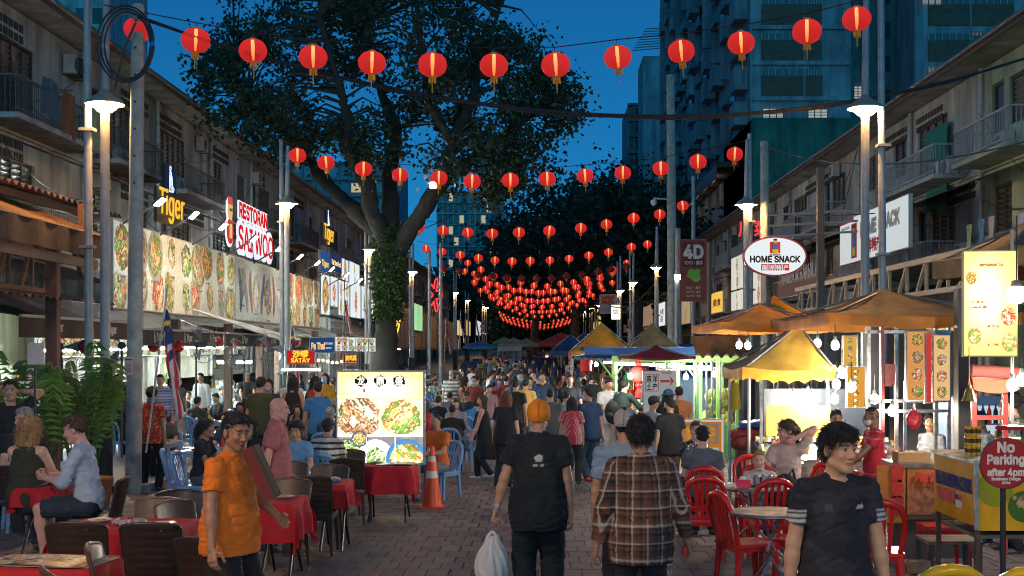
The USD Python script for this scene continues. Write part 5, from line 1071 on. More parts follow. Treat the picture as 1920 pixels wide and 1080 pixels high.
def counter(label, X, d0, d1, h=.9, dep=.7, seed=0):
    w = d1 - d0; t = thing('kitchen_counter', label, 'counter', (X, d0, G((d0 + d1) / 2) + .11), PI / 2); R = random.Random(seed)
    part(t, 'cabinet', MB((.45, .46, .46)).box((w / 2, dep / 2, h / 2), (w, dep, h - .04)), 'steel'); part(t, 'worktop', MB((.5, .5, .5)).box((w / 2, dep / 2, h), (w + .06, dep + .06, .04)), 'steel')
    part(t, 'glass_screen', MB((.5, .5, .5)).box((w / 2, .03, h + .3), (w, .012, .5)), 'pane')
    for k in range(int(w / .8)): c = [(.5, .25, .06), (.55, .45, .1), (.3, .08, .04), (.1, .25, .05), (.5, .5, .48)][R.randrange(5)]; part(t, 'food_tray', MB(c).box((.4 + .8 * k, dep * .5, h + .07), (.6, .45, .1), top=.9), 'matte')
    for k in range(int(w / 1.2)): part(t, 'pot', MB((.4, .4, .4)).lathe([(.0, 0), (.2, 0), (.22, .3), (.0, .31)], 10, at=(.6 + 1.2 * k, dep * .75, h + .02)), 'steel')
    return t
counter('steel kitchen counter behind the concrete pole', -12.6, 35, 40, seed=1); counter('steel kitchen counter right of the large flag', -12.4, 43, 49, seed=2); counter('steel serving counter left of the satay stall', -12.0, 50, 56, seed=3)
def fan(label, px, py, d, r=.42, yaw=.5):
    t = thing('wall_fan', label, 'fan', (WX(px, d), d, WZ(py, d)), yaw, 'fans in the left restaurants'); m = MB((.05, .05, .055))
    for q in (r, r * .7, r * .4): m.tube([(q * math.cos(a), -.10 * (1 - (q / r) ** 2), q * math.sin(a)) for a in np.linspace(0, 2 * PI, 25)], .007, 4)
    for k in range(18): a = k * PI / 9; m.tube([(.05 * math.cos(a), -.11, .05 * math.sin(a)), (r * math.cos(a), 0, r * math.sin(a))], .004, 3)
    part(t, 'guard', m, 'paint'); b = MB((.2, .21, .22))
    for k in range(3):
        a = k * 2 * PI / 3; b.add([(.05 * math.cos(a), 0, .05 * math.sin(a)), (r * .9 * math.cos(a - .3), -.04, r * .9 * math.sin(a - .3)), (r * .92 * math.cos(a + .3), .03, r * .92 * math.sin(a + .3))], [[0, 1, 2], [2, 1, 0]])
    part(t, 'blades', b, 'plastic'); part(t, 'motor', MB((.04, .04, .05)).tube([(0, -.05, 0), (0, .25, 0)], .09, 10), 'plastic'); part(t, 'stand', MB((.04, .04, .04)).tube([(0, .2, 0), (0, .25, -.3), (0, .25, G(d) + .1 - WZ(py, d))], .025, 6), 'paint')
for k, (px, py, d, yw, nm) in enumerate(((228, 648, 28, .3, 'fan just left of the concrete pole'), (112, 650, 27, .2, 'fan behind the wooden post'), (381, 645, 31, 1.0, 'large fan right of the large flag'), (445, 660, 34, -.6, 'fan with its dark motor under the awning'), (505, 655, 36, .4, 'fan just left of the second left lamp'))): fan(nm, px, py, d, .46, yw)
rb = None
for k, (px, py, d) in enumerate(((161, 650, 27), (288, 648, 31), (334, 649, 32), (406, 640, 36), (437, 642, 38), (497, 642, 40), (552, 644, 46))):
    lb = '%s shiny red ball lantern from the left under the awnings' % ORD[k]
    if rb is None:
        rb = thing('ball_lantern', lb, 'lantern', (WX(px, d), d, WZ(py, d)), 0, 'red ball lanterns under the left awnings'); part(rb, 'ball', MB((.35, .015, .015)).tm(trimesh.creation.icosphere(2, .16)), 'gloss'); part(rb, 'cord', MB((.3, .2, .05)).tube([(0, 0, .15), (0, 0, .4)], .008, 4), 'paint')
    else: dup(rb, (WX(px, d), d, WZ(py, d)), 0, lb)
# stalls and signs in the left shops
sy = flat_board('satay_sign', 'red lit satay sign with yellow characters above a stall', 563.5, 669.5, 33, .70, .34, plain((.62, .02, .02)), .8); letters(sy, 'SATAY', .35, .035, .10, (1, .7, .05), 'glow1', w=.50, bold=2); letters(sy, '沙嗲', .35, .18, .14, (1, .7, .05), 'glow1', w=.42, bold=2)
ss = thing('satay_stall', 'small glass food stall under the red satay sign', 'stall', (WX(563, 33.2), 33.2, G(33) + .02)); part(ss, 'cabinet', MB((.4, .4, .42)).box((0, .3, .45), (1.1, .7, .9)), 'steel'); part(ss, 'glass_case', MB((.5, .5, .5)).box((0, .3, 1.25), (1.0, .6, .6)), 'pane'); part(ss, 'strip_light', MB((.95, 1, 1)).box((.02, -.05, 1.98), (.95, .06, .05)), 'glow70')
for s in (-1, 1): part(ss, 'post', MB((.3, .3, .3)).box((s * .52, 0, 1.3), (.04, .04, 1.9)), 'steel')
for k in range(5): part(ss, 'satay_tray', MB((.45, .22, .06)).box((-.4 + .2 * k, .3, 1.0), (.16, .4, .08)), 'matte')
th = flat_board('thai_sign', 'blue lit Thai restaurant sign right of the satay sign', 604, 647, 42, .80, .50, plain((.02, .07, .20)), .8, yaw=.15); letters(th, 'Pa Thai', .27, .12, .20, (1, .55, .2), 'glow1.1', w=.44, bold=2); letters(th, 'RESTAURANT', .61, .27, .06, (.7, .85, 1), 'glow1', w=.30); letters(th, 'SINCE 2007', .61, .13, .05, (.7, .85, 1), 'glow1', w=.2)
for k, px in enumerate((635, 648, 660, 671, 684, 698)): flat_board('dish_card', '%s backlit dish card from the left in the row beside the Thai sign' % ORD[k], px, 645 + k * .3, 43 + k * .2, .21, .46, food_paint(.21, .46, 2, 1, (.8, .85, .88), .1, 90 + k), .95, .012)
cs = flat_board('chicken_sign', 'dark red chicken stall sign with yellow characters', 658, 674, 44, .48, .36, plain((.18, .012, .01)), .7); letters(cs, '烧鸡翼', .24, .16, .14, (1, .6, .06), 'glow1', w=.40, bold=2); letters(cs, 'BBQ CHICKEN WING', .24, .05, .05, (.9, .5, .3), 'glow.8'.replace('w.', 'w0.'), w=.42)
cg = thing('grill_stall', 'glowing grill stall under the dark red chicken sign', 'stall', (WX(658, 44.4), 44.4, G(44) + .02)); part(cg, 'cabinet', MB((.3, .3, .3)).box((0, .2, .5), (1.0, .6, 1.0)), 'steel'); part(cg, 'hot_rack', MB((1, .38, .05)).box((0, -.0, 1.2), (.9, .1, .12)), 'glow1.2'); part(cg, 'hood', MB((.25, .25, .25)).box((0, .2, 1.75), (1.0, .6, .2), top=.6), 'steel')
wl = thing('hall_lights', 'row of warm bulbs inside the Thai restaurant', 'lights', (WX(618, 48), 48, WZ(678, 48)))
for k in range(9): part(wl, 'bulb', MB((1, .62, .22)).tm(trimesh.creation.icosphere(1, .045)).xf(t=(-.6 + .16 * k, .1 * k, .05 * math.sin(k))), 'glow60')

# timber frame, orange awning and post at the far left
wf = thing('timber_frame', 'brown timber truss on a tall post at the far left', 'frame', (-8.35, 18.5, 0), PI / 2); tc = (.15, .075, .045)
part(wf, 'post', MB((.17, .062, .042)).box((3.55, .0, 1.9), (.17, .20, 4.6)), 'wood'); part(wf, 'post', MB(tc).box((5.3, .12, 4.3), (.12, .12, 1.1)), 'wood')
part(wf, 'lower_beam', MB((.20, .14, .105)).box((2.6, -.10, 3.72), (5.6, .08, .16)), 'wood'); part(wf, 'upper_beam', MB(tc).box((2.6, .6, 4.0), (5.4, .08, .12)), 'wood'); part(wf, 'bottom_beam', MB(tc).box((2.6, .6, 3.2), (5.4, .08, .1)), 'wood')
for a, b in (((.9, 3.7), (1.7, 4.25)), ((1.7, 3.75), (2.5, 4.3)), ((2.3, 4.3), (3.0, 3.8)), ((4.3, 4.3), (5.0, 3.5))): part(wf, 'brace', MB(tc).bar((a[0], .02, a[1]), (b[0], .02, b[1]), .07), 'wood')
for k in range(5): part(wf, 'strut', MB(tc).bar((.6 + k, .6, 3.2), (1.1 + k, .6, 3.95), .07), 'wood'); part(wf, 'strut', MB(tc).bar((1.15 + k, .6, 3.22), (1.15 + k, .6, 3.98), .06), 'wood')
part(wf, 'corrugated_sheet', MB((.12, .07, .055)).grid(lambda u, s: np.stack([u * 6.2, -.2 + s * 1.5, 3.02 + s * .25 + .025 * np.sin(u * 130)], 1), 140, 2), 'paint')
oa = thing('orange_awning', 'orange brown awning over the timber truss', 'awning', (-8.0, 18.6, 4.22), PI / 2)
part(oa, 'cloth_top', MB((.30, .15, .065)).grid(lambda u, s: np.stack([u * 5.0 - s * .35, s * 1.5, s * .62 + .04 * np.sin(u * 14 + s * 2)], 1), 40, 8), 'canvas'); part(oa, 'valance', MB((.05, .035, .03)).grid(lambda u, s: np.stack([u * 5.0, -.03 + .02 * np.sin(u * 30), -.42 + s * .42], 1), 40, 3), 'cloth')
part(oa, 'front_rail', MB((.5, .3, .12)).box((2.5, -.02, 0.01), (5.0, .04, .03)), 'paint')
cr = thing('corrugated_roof', 'rusty corrugated roof edge above the orange awning', 'roof', (-8.6, 17.5, 4.9), PI / 2); part(cr, 'sheet', MB((.14, .10, .08)).grid(lambda u, s: np.stack([u * 9.0, s * 3.5, s * .5 + .04 * np.sin(u * 200)], 1), 220, 2), 'paint'); part(cr, 'edge_beam', MB((.1, .06, .04)).box((4.5, .3, -.1), (9, .08, .14)), 'wood')
# palms and the back of a small sign
def palm(label, x, y, n, h, spread, seed):
    t = thing('palm_plant', label, 'palm', (x, y, G(y)), group='potted palms at the left'); r = np.random.default_rng(seed)
    part(t, 'pot', MB((.2, .08, .04)).lathe([(0, 0), (.22, 0), (.28, .4), (.25, .42), (0, .40)], 12), 'concrete')
    for k in range(n):
        a = r.uniform(0, 2 * PI); el = r.uniform(.8, 1.4); ln = h * r.uniform(.75, 1.1); m = MB((.10, .17, .03)); u = np.linspace(0, 1, 14)
        rad = spread * np.sin(u * PI * .5 * 1.1) * math.cos(el) * 1.5; z = .4 + ln * (u * math.sin(el) * 1.25 - .5 * u ** 3)
        sp = np.stack([rad * math.cos(a), rad * math.sin(a), z], 1); m.tube(sp, np.linspace(.014, .004, 14), 4); V, Fc = [], []
        side = np.array((-math.sin(a), math.cos(a), 0))
        for i in range(3, 14):
            for g in (0, .5):
                p = sp[i] + (sp[i] - sp[i - 1]) * g
                for s in (-1, 1):
                    L_ = .30 * (1 - .55 * abs(i / 13 - .5)) * r.uniform(.8, 1.2); dr = unit(side * s + (sp[i] - sp[i - 1]) * 4 + [0, 0, -.35]); wv = unit(sp[i] - sp[i - 1]) * .0075; b = len(V); V += [p - wv, p + dr * L_ * .55 + wv * .6, p + dr * L_ + [0, 0, -.08], p + wv]; Fc.append([b, b + 1, b + 2, b + 3])
        m.add(V, Fc, np.array((.10, .17, .03)) * r.uniform(.6, 1.5)); part(t, 'frond', m, 'leaf')
palm('leafy palm just right of the wooden post', WX(140, 18.2), 18.2, 9, 2.9, .8, 1); palm('palm at the left edge beside the small sign back', WX(25, 18.5), 18.5, 8, 3.0, .8, 2); palm('lower palm behind the wooden post', WX(85, 19.5), 19.5, 7, 2.6, .7, 3); palm('palm in front of the black lamp sleeves', WX(178, 19.6), 19.6, 6, 2.5, .6, 4)
sb = thing('small_sign', 'pale back of a small sign on a thin black stake', 'sign', (WX(67, 16), 16, G(16))); part(sb, 'stake', MB((.02, .02, .022)).box((0, -.02, 1.05), (.022, .022, 2.1)), 'paint'); part(sb, 'plate', MB((.42, .38, .36)).box((-.0, .01, WZ(663, 16) - G(16)), (.21, .02, .27)), 'paint')

# the lightbox board beside the red tables
LBW, LBH, LBD = 1.24, 1.32, 18.6
def lb_paint(x, z):
    c = np.repeat(np.array([(.80, .55, .16)]), len(x), 0); v = np.clip((z - .95) / .37, 0, 1)
    g = np.exp(-((x - .62) / .5) ** 2 - ((z - 1.1) / .16) ** 2)[:, None]; c = c * (1 - g) + np.array((1, .93, .72)) * g
    lo = z < .92; c[lo] = np.array((.75, .62, .45)); c[lo & (np.abs(x - .60) < .012)] = (1, .97, .9)
    dish(c, x, z, .30, .66, .31, 4, 5, rim=(.9, .7, .4), oval=1.1, fr=.95); dish(c, x, z, .92, .66, .30, 3, 6, rim=(.8, .62, .4), oval=1.1, fr=.85)
    lo2 = z < .39; c[lo2] = np.array((.22, .2, .2)) * (.5 + N3(P3(x, z), 9, 3))[lo2][:, None]; c[np.abs(z - .395) < .018] = (1, .98, .92)
    dish(c, x, z, .13, .12, .24, 2, 15, rim=(.1, .12, .14), fr=.85); dish(c, x, z, .55, .08, .26, 2, 17, rim=(.9, .95, 1), fr=.55); dish(c, x, z, 1.0, .05, .30, 3, 18, rim=(.05, .2, .42), fr=.78); dish(c, x, z, .32, .35, .12, 0, 19, rim=(.06, .1, .16), fr=.8)
    for k in range(3): c[(np.abs(x - (.42 + .42 * k)) < .006) & lo2] = (.9, .9, .85)
    c[(np.abs(z - .965) < .016) & (N3(P3(x, z), 40, 9) > .42)] = (1, 1, .95); return c
lb = thing('lightbox', 'large glowing menu lightbox with three black ink characters', 'lightbox', (WX(633, LBD), LBD, WZ(868, LBD)))
part(lb, 'face', panel(LBW, LBH, lb_paint, .0075), 'glow2.1'); part(lb, 'case', MB((.3, .31, .33)).box((LBW / 2, .09, LBH / 2), (LBW + .05, .16, LBH + .05)), 'galv')
for s in (.08, LBW - .08): part(lb, 'foot', MB((.2, .2, .2)).box((s, .05, -.25), (.05, .4, .5)), 'paint')
for k, ch in enumerate('龙鼎盛'):
    cx = .34 + .245 * k * 1.13; m = MB((.012, .012, .012)); a = np.linspace(0, 2 * PI, 26)[:-1]; rr = .088 * (1 + .16 * np.sin(a * 7 + k) * np.sin(a * 3)); P_ = Polygon(np.stack([cx + rr * np.cos(a), 1.19 + rr * np.sin(a) * .9], 1)); q = trimesh.creation.extrude_polygon(P_, .003, engine='earcut'); v = np.array(q.vertices); m.add(np.stack([v[:, 0], -.003 - v[:, 2], v[:, 1]], 1), q.faces); part(lb, 'ink_disc', m, 'matte')
    letters(lb, ch, cx, 1.14, .10, (1, .95, .8), 'glow1.3', w=.115, bold=1, y=-.008)
m = MB((.5, .12, .05)); m.box((.385, -.004, 1.05), (.026, .003, .05)); part(lb, 'red_seal', m, 'glow1')
# ---------------------------------------------------------------- right side: boards, umbrellas, stalls
d1, d0 = onplane(1575, 1703, 11.0)
hb, w, h = board_on('snack_board', 'long white lit snack shop board above the brown umbrella', 11.0, d0, d1, 5.2, 6.75, plain((.74, .80, .82)), .8, .2)
# reads from the far end: local x = 0 is the far (left) end
letters(hb, 'HOME SNACK', w * .62, .80, .42, (.40, .42, .42), 'matte', w=w * .56, bold=3); letters(hb, '南洋特产', w * .52, .22, .34, (.6, .05, .05), 'matte', w=w * .26, bold=2); letters(hb, 'BAWAH RISIKO', w * .1, 1.2, .09, (.3, .3, .3), w=w * .14)
m = MB(); m.box((w * .245, -.01, .72), (.75, .01, 1.2), (.62, .03, .03)); part(hb, 'emblem_panel', m, 'matte')
m = MB(); cx = w * .245; m.box((cx, -.02, .72), (.34, .01, .5), (.05, .25, .5), top=.9); m.box((cx, -.02, .34), (.36, .01, .3), (.75, .5, .08)); m.lathe([(0, 0), (.13, 0), (.13, .01), (0, .01)], 14, at=(cx, -.02, 1.1), col=(.7, .5, .35), ax=rotx(PI / 2)); m.box((cx, -.035, 1.2), (.24, .01, .1), (.02, .02, .02)); part(hb, 'figure_emblem', m, 'matte')
part(hb, 'red_corner', MB((.62, .04, .04)).box((w * .12, -.012, 1.48), (w * .24, .01, .14)), 'matte')
part(hb, 'brackets', MB((.1, .1, .1)).box((w * .3, .5, -.3), (.1, .1, .7)).box((w * .8, .5, -.3), (.1, .1, .7)), 'paint')
ov = thing('oval_sign', 'oval white lit shop sign with black letters on a post', 'sign', (WX(1452, 25), 25, WZ(481, 25))); A, B = .60, .37
def ell_prism(a, b, y0, y1, n=40):
    th = np.linspace(0, 2 * PI, n + 1)[:-1]; q = trimesh.creation.extrude_polygon(Polygon(np.stack([a * np.cos(th), b * np.sin(th)], 1)), y1 - y0, engine='earcut'); v = np.array(q.vertices); return np.stack([v[:, 0], y1 - v[:, 2], v[:, 1]], 1), q.faces
part(ov, 'rim', MB((.35, .02, .02)).add(*ell_prism(A + .02, B + .02, -.06, .06)), 'gloss'); part(ov, 'face', MB((.86, .93, .97)).add(*ell_prism(A - .01, B - .01, -.068, -.061)), 'glow0.95')
letters(ov, 'HOME SNACK', 0, -.115, .115, (.012, .012, .016), 'matte', w=.98, bold=2, y=-.075)
for k, ch in enumerate('南洋特产'): m = MB((.6, .03, .03)).box((-.21 + .14 * k, -.073, -.215), (.125, .006, .125)); tt = part(ov, 'red_tile', m, 'matte'); letters(ov, ch, -.21 + .14 * k, -.265, .08, (.9, .9, .9), 'glow0.8', w=.1, y=-.08)
letters(ov, '南洋特产', 0, -.0, .04, (.1, .1, .2), 'matte', w=.22, y=-.075)
m = MB((.6, .03, .03)).box((0, -.072, .17), (.2, .006, .22)); part(ov, 'emblem_panel', m, 'matte'); m = MB(); m.box((0, -.08, .18), (.11, .006, .15), (.05, .2, .45), top=.85); m.box((0, -.08, .09), (.12, .006, .09), (.75, .5, .08)); m.lathe([(0, 0), (.04, 0), (.04, .006), (0, .006)], 12, at=(0, -.08, .29), col=(.7, .5, .35), ax=rotx(PI / 2)); m.box((0, -.09, .325), (.07, .004, .03), (.02, .02, .02)); part(ov, 'figure_emblem', m, 'matte')
part(ov, 'post', MB((.05, .05, .05)).tube([(-.1, .1, G(25) - WZ(481, 25)), (-.1, .1, 0)], .05, 8), 'paint')
fd = flat_board('tall_sign', 'tall dim red lottery sign hung between two posts', 1300, 507, 54, 1.14, 2.6, plain((.22, .045, .03)), None, .3, (.25, .2, .16))
t = fd; part(t, 'upper_plate', MB((.11, .02, .02)).box((.57, -.006, 1.98), (.94, .008, 1.05)), 'matte'); letters(t, '4D', .57, 1.82, .52, (.55, .48, .44), 'matte', w=.86, bold=2, y=-.014); letters(t, 'TOTO·萬字', .57, 1.55, .13, (.5, .43, .4), 'matte', w=.78, y=-.014)
m = MB(); m.lathe([(0, 0), (.17, 0), (.17, .01), (0, .01)], 12, at=(.5, -.01, 1.2), col=(.12, .35, .05), ax=rotx(PI / 2)); m.lathe([(0, 0), (.2, 0), (.2, .01), (0, .01)], 12, at=(.68, -.012, 1.0), col=(.14, .38, .06), ax=rotx(PI / 2)); m.box((.42, -.013, 1.02), (.3, .008, .12), (.45, .2, .06), R=roty(.6)); m.box((.75, -.013, 1.25), (.2, .008, .2), (.15, .4, .08), R=roty(.3)); part(t, 'green_emblem', m, 'matte')
for k, s in enumerate(('DIGIT·萬字', 'LOTTO·多多', 'JACKPOT·积宝')): letters(t, s, .57, .52 - .17 * k, .085, (.42, .34, .32), 'matte', w=.62)
kk = flat_board('tall_sign', 'grey and red double letter sign beside a small white lit sign', 1140, 570, 79, 1.0, 1.2, plain((.24, .2, .2)), None, .3); letters(kk, 'KK', .5, .66, .38, (.38, .05, .03), 'matte', w=.8, bold=4); letters(kk, '24', .66, .15, .28, (.1, .16, .35), 'matte', w=.4, bold=3)
ws = flat_board('small_lit_sign', 'small white lit sign ringed with yellow bulbs', 1154.5, 585.5, 78, .52, .85, plain((.95, .95, .9)), 1.1, .2); letters(ws, 'KOREA', .26, .48, .08, (.1, .1, .1), w=.34); letters(ws, 'BBQ', .26, .33, .08, (.1, .1, .1), w=.24)
m = MB((1, .72, .25))
for k in range(9): m.box((.0, -.03, .04 + .096 * k), (.05, .05, .05)); m.box((.52, -.03, .04 + .096 * k), (.05, .05, .05))
for k in range(5): m.box((.05 + .105 * k, -.03, .0), (.05, .05, .05)); m.box((.05 + .105 * k, -.03, .85), (.05, .05, .05))
part(ws, 'bulb_ring', m, 'glow2.5')
for k, (r, c, nm, g) in enumerate((((1113, 1121, 605, 632), (1, .72, .12), 'amber', 1.0), ((1121, 1126, 590, 625), (.95, .7, .15), 'yellow', .9), ((1206, 1224, 577, 612), (.5, .3, .2), 'striped brown', .6), ((1235, 1247, 570, 612), (.9, .9, .85), 'white lettered', .9), ((1278, 1294, 566, 608), (.5, .35, .25), 'food photo', .8), ((1334, 1355, 552, 588), (1, .62, .1), 'bright yellow', .9))):
    t, w, h = on_rect('lit_shop_sign', '%s lit shop sign on the right side' % nm, 10.2, r, plain(c) if k != 4 else dishes(2, 1, (.5, .35, .2), 77), g, .25)
    if k == 3: letters(t, '小吃', w / 2, h * .5, h * .2, (.1, .1, .15), w=w * .6); letters(t, '店', w / 2, h * .2, h * .2, (.1, .1, .15), w=w * .4)
    if k == 5: letters(t, '美食', w / 2, h * .35, h * .3, (.3, .05, .02), w=w * .7)
for k, r in enumerate(((1371, 1393, 486, 545), (1371, 1393, 549, 583), (1395, 1410, 520, 580), (1412, 1432, 500, 570))):
    on_rect('lit_menu_sign', ('upper lit panel of two bowls left of the oval sign', 'lower lit panel of a bowl left of the oval sign', 'lit dish panel behind the oval sign', 'lit dish panel right of the slim post')[k], 10.2, r, dishes(2 if k < 3 else 2, 1, (.78, .74, .66), 120 + k, .47), .9)
nb = on_rect('name_board', 'brown shop name board under the roof truss', 9.6, (1458, 1534, 533, 560), plain((.30, .17, .15)), .35, .3)[0]; letters(nb, 'NOMBOR RAMALAN', 4.4, .5, .5, (.5, .42, .4), 'matte', w=7)
rt = thing('roof_truss', 'pale steel roof truss along the right pavement', 'truss', (9.3, 46, 0), -PI / 2)
m = MB((.30, .26, .20)); part(rt, 'top_chord', m.box((12, 0, 4.28), (24, .12, .14)), 'paint'); part(rt, 'bottom_chord', MB((.28, .24, .19)).box((12, 0, 3.5), (24, .1, .12)), 'paint')
for k in range(15): part(rt, 'web_bar', MB((.3, .26, .2)).bar((.2 + 1.6 * k, 0, 3.5), (1.0 + 1.6 * k, 0, 4.28), .08), 'paint'); part(rt, 'web_bar', MB((.3, .26, .2)).bar((1.0 + 1.6 * k, 0, 4.28), (1.0 + 1.6 * k, 0, 3.5), .07), 'paint')
part(rt, 'sheet_roof', MB((.09, .09, .09)).grid(lambda u, s: np.stack([u * 24, .2 + s * 4, 4.3 + s * .4 + .03 * np.sin(u * 300)], 1), 200, 2), 'paint')
dp = thing('steel_gantry', 'dark steel gantry of posts and rails right of the oval sign', 'frame', (WX(1538, 30), 30, 0)); part(dp, 'post', MB((.03, .03, .03)).box((0, 0, 3), (.16, .16, 6.8)), 'paint')
for k in range(3): part(dp, 'rail', MB((.14, .15, .16)).bar((-1.2, .1, 5.3 - .25 * k), (.9, .1, 5.42 - .25 * k), .05), 'paint')
nr = thing('neon_sign', 'red neon characters glowing behind the right lamp', 'neon sign', (WX(1410, 60), 60, WZ(440, 60)))
for k, ch in enumerate('川菜'): letters(nr, ch, -.35 + .75 * k, 0, .55, (1, .04, .05), 'glow1.3', w=.6)

def canopy(name, label, px, d, w, dep, ze, za, col, cat='umbrella', vh=.2, scal=0, yaw=0, under=None, group=None, sag=.10, poles=(), side=None, apex=(.5, .5)):
    """square cloth canopy: four sagging panels to an apex, a valance all round, posts"""
    t = thing(name, label, cat, (WX(px, d), d, ze), yaw, group); c = [(-w / 2, -dep / 2), (w / 2, -dep / 2), (w / 2, dep / 2), (-w / 2, dep / 2)]; ax, ay = (apex[0] - .5) * w, (apex[1] - .5) * dep
    for i in range(4):
        (x0, y0), (x1, y1) = c[i], c[(i + 1) % 4]; cc = np.array(side if side is not None and i in (1, 3) else col)
        def fn(u, s, dz=0): return np.stack([(x0 + (x1 - x0) * u) * (1 - s) + ax * s, (y0 + (y1 - y0) * u) * (1 - s) + ay * s, (za - ze) * s ** 1.15 - sag * np.sin(s * PI) * .6 - sag * .5 * np.sin(u * PI) * (1 - s) + .012 * np.sin(u * 17 + i) * (1 - s) + dz], 1)
        part(t, 'canopy_panel', MB(cc).grid(fn, 16, 10).grid(lambda u, s: fn(1 - u, s, -.012), 16, 10), 'canvas', smooth=True)
        def vf(u, s, o=0): return np.stack([x0 + (x1 - x0) * u + o * (y1 - y0) / (abs(y1 - y0) + abs(x1 - x0)), y0 + (y1 - y0) * u - o * (x1 - x0) / (abs(y1 - y0) + abs(x1 - x0)), -s * (vh - (scal * .05 * np.abs(np.sin(u * PI * 6)))) - sag * .5 * np.sin(u * PI)], 1) + [0, 0, 0]
        part(t, 'valance', MB(cc if under is None else under).grid(lambda u, s: vf(u, 1 - s, .01), 40, 3).grid(lambda u, s: vf(1 - u, 1 - s, 0), 40, 3), 'canvas')
    for x, y in poles: part(t, 'pole', MB((.4, .4, .42)).tube([(x, y, G(d) - ze), (x, y, -.02)], .022, 8), 'galv')
    for i in range(4): part(t, 'rib', MB((.2, .2, .2)).bar((c[i][0] * .98, c[i][1] * .98, -.03), (ax, ay, za - ze - .04), .025), 'galv')
    return t
OR_ = (.72, .30, .035)
uA = canopy('market_umbrella', 'big brown market umbrella over the skewer stall', 1655, 17.6, 2.36, 3.9, 2.60, 2.99, (.30, .15, .055), poles=((0.0, .1),), under=(.62, .27, .04), vh=.14)
canopy('market_umbrella', 'orange umbrella left of the big brown one', 1425, 21.5, 1.85, 3.6, 2.58, 2.92, OR_, poles=((.3, 0),), vh=.12); canopy('market_umbrella', 'orange umbrella peak behind the oval sign post', 1452, 26, 1.6, 2.2, 2.75, 3.25, OR_, poles=((0, 0),))
canopy('market_umbrella', 'orange brown umbrella corner at the top right edge', 1935, 17, 1.7, 3, 3.42, 3.9, (.42, .22, .06), poles=((.2, 0),), vh=.25)
canopy('stall_tent', 'small yellow tent with a scalloped edge over the skewer stall', 1456, 19.0, 1.32, 1.9, 1.90, 2.55, (.50, .32, .06), 'tent', .19, 1, under=(.75, .42, .03), poles=((-.56, -.9), (.56, -.9), (-.56, .9)), side=(.3, .25, .2), apex=(.75, .5))
canopy('stall_tent', 'yellow and red peaked tent behind the green stall', 1128, 42, 2.1, 3, 2.10, 3.05, (.55, .28, .03), 'tent', .25, 0, side=(.4, .02, .02), poles=((-1, -1.4), (1, -1.4)))
canopy('stall_tent', 'cream and yellow tent roof beyond the green stall', 1222, 46, 1.9, 3, 2.2, 3.1, (.42, .30, .12), 'tent', .3, 0, side=(.5, .28, .03), poles=((-.9, -1.4), (.9, -1.4)))
for k, (px, d, w, ze, za, col, nm) in enumerate(((1070, 60, 1.9, 2.1, 2.9, (.015, .06, .16), 'dark blue tent left of the yellow and red tent'), (1096, 64, 1.9, 2.3, 3.05, (.015, .06, .17), 'dark blue tent behind the yellow and red tent'), (1052, 85, 3.0, 2.6, 3.3, (.25, .03, .02), 'red tent at the far end of the stalls'), (1075, 75, 2.0, 2.3, 2.6, (.03, .15, .35), 'light blue canopy by the far red tent'), (963, 100, 2.4, 2.6, 3.1, (.4, .34, .24), 'beige umbrella above the white lorry'), (987, 104, 2.2, 2.6, 3.1, (.42, .35, .24), 'beige umbrella right of the white lorry'), (945, 112, 2.0, 2.75, 3.3, (.05, .25, .12), 'green canopy behind the white lorry'), (900, 95, 2.4, 2.4, 2.8, (.05, .2, .4), 'light blue canopy on the left pavement'), (1010, 150, 3, 2.6, 3.4, (.35, .04, .03), 'small red tent peak among the far crowd'))):
    canopy('stall_tent' if k < 4 else 'market_umbrella', nm, px, d, w, w, ze, za, col, 'tent' if k < 4 else 'umbrella', .2, poles=((0, 0),))
bt = thing('blue_tarpaulin', 'blue tarpaulin wall behind the cream tent', 'tarpaulin', (WX(1262, 48), 48, G(48))); part(bt, 'sheet', MB((.01, .05, .22)).grid(lambda u, s: np.stack([-.9 + u * 2.3, .06 * np.sin(u * 12), s * 2.75], 1), 30, 4).grid(lambda u, s: np.stack([-.9 + (1 - u) * 2.3, .06 * np.sin((1 - u) * 12) + .01, s * 2.75], 1), 30, 4), 'canvas')
gt = thing('plastic_awning', 'gathered brown plastic awning above the green stall', 'awning', (WX(1345, 27), 27, 2.1)); part(gt, 'sheet', MB((.28, .16, .07)).grid(lambda u, s: np.stack([-.45 + u * 1.25, .9 - s * .9, .34 - s * .42 + .05 * np.sin(u * 40) * s], 1), 60, 8).grid(lambda u, s: np.stack([-.45 + (1 - u) * 1.25, .9 - s * .9, .33 - s * .42 + .05 * np.sin((1 - u) * 40) * s], 1), 60, 8), 'canvas', smooth=True)

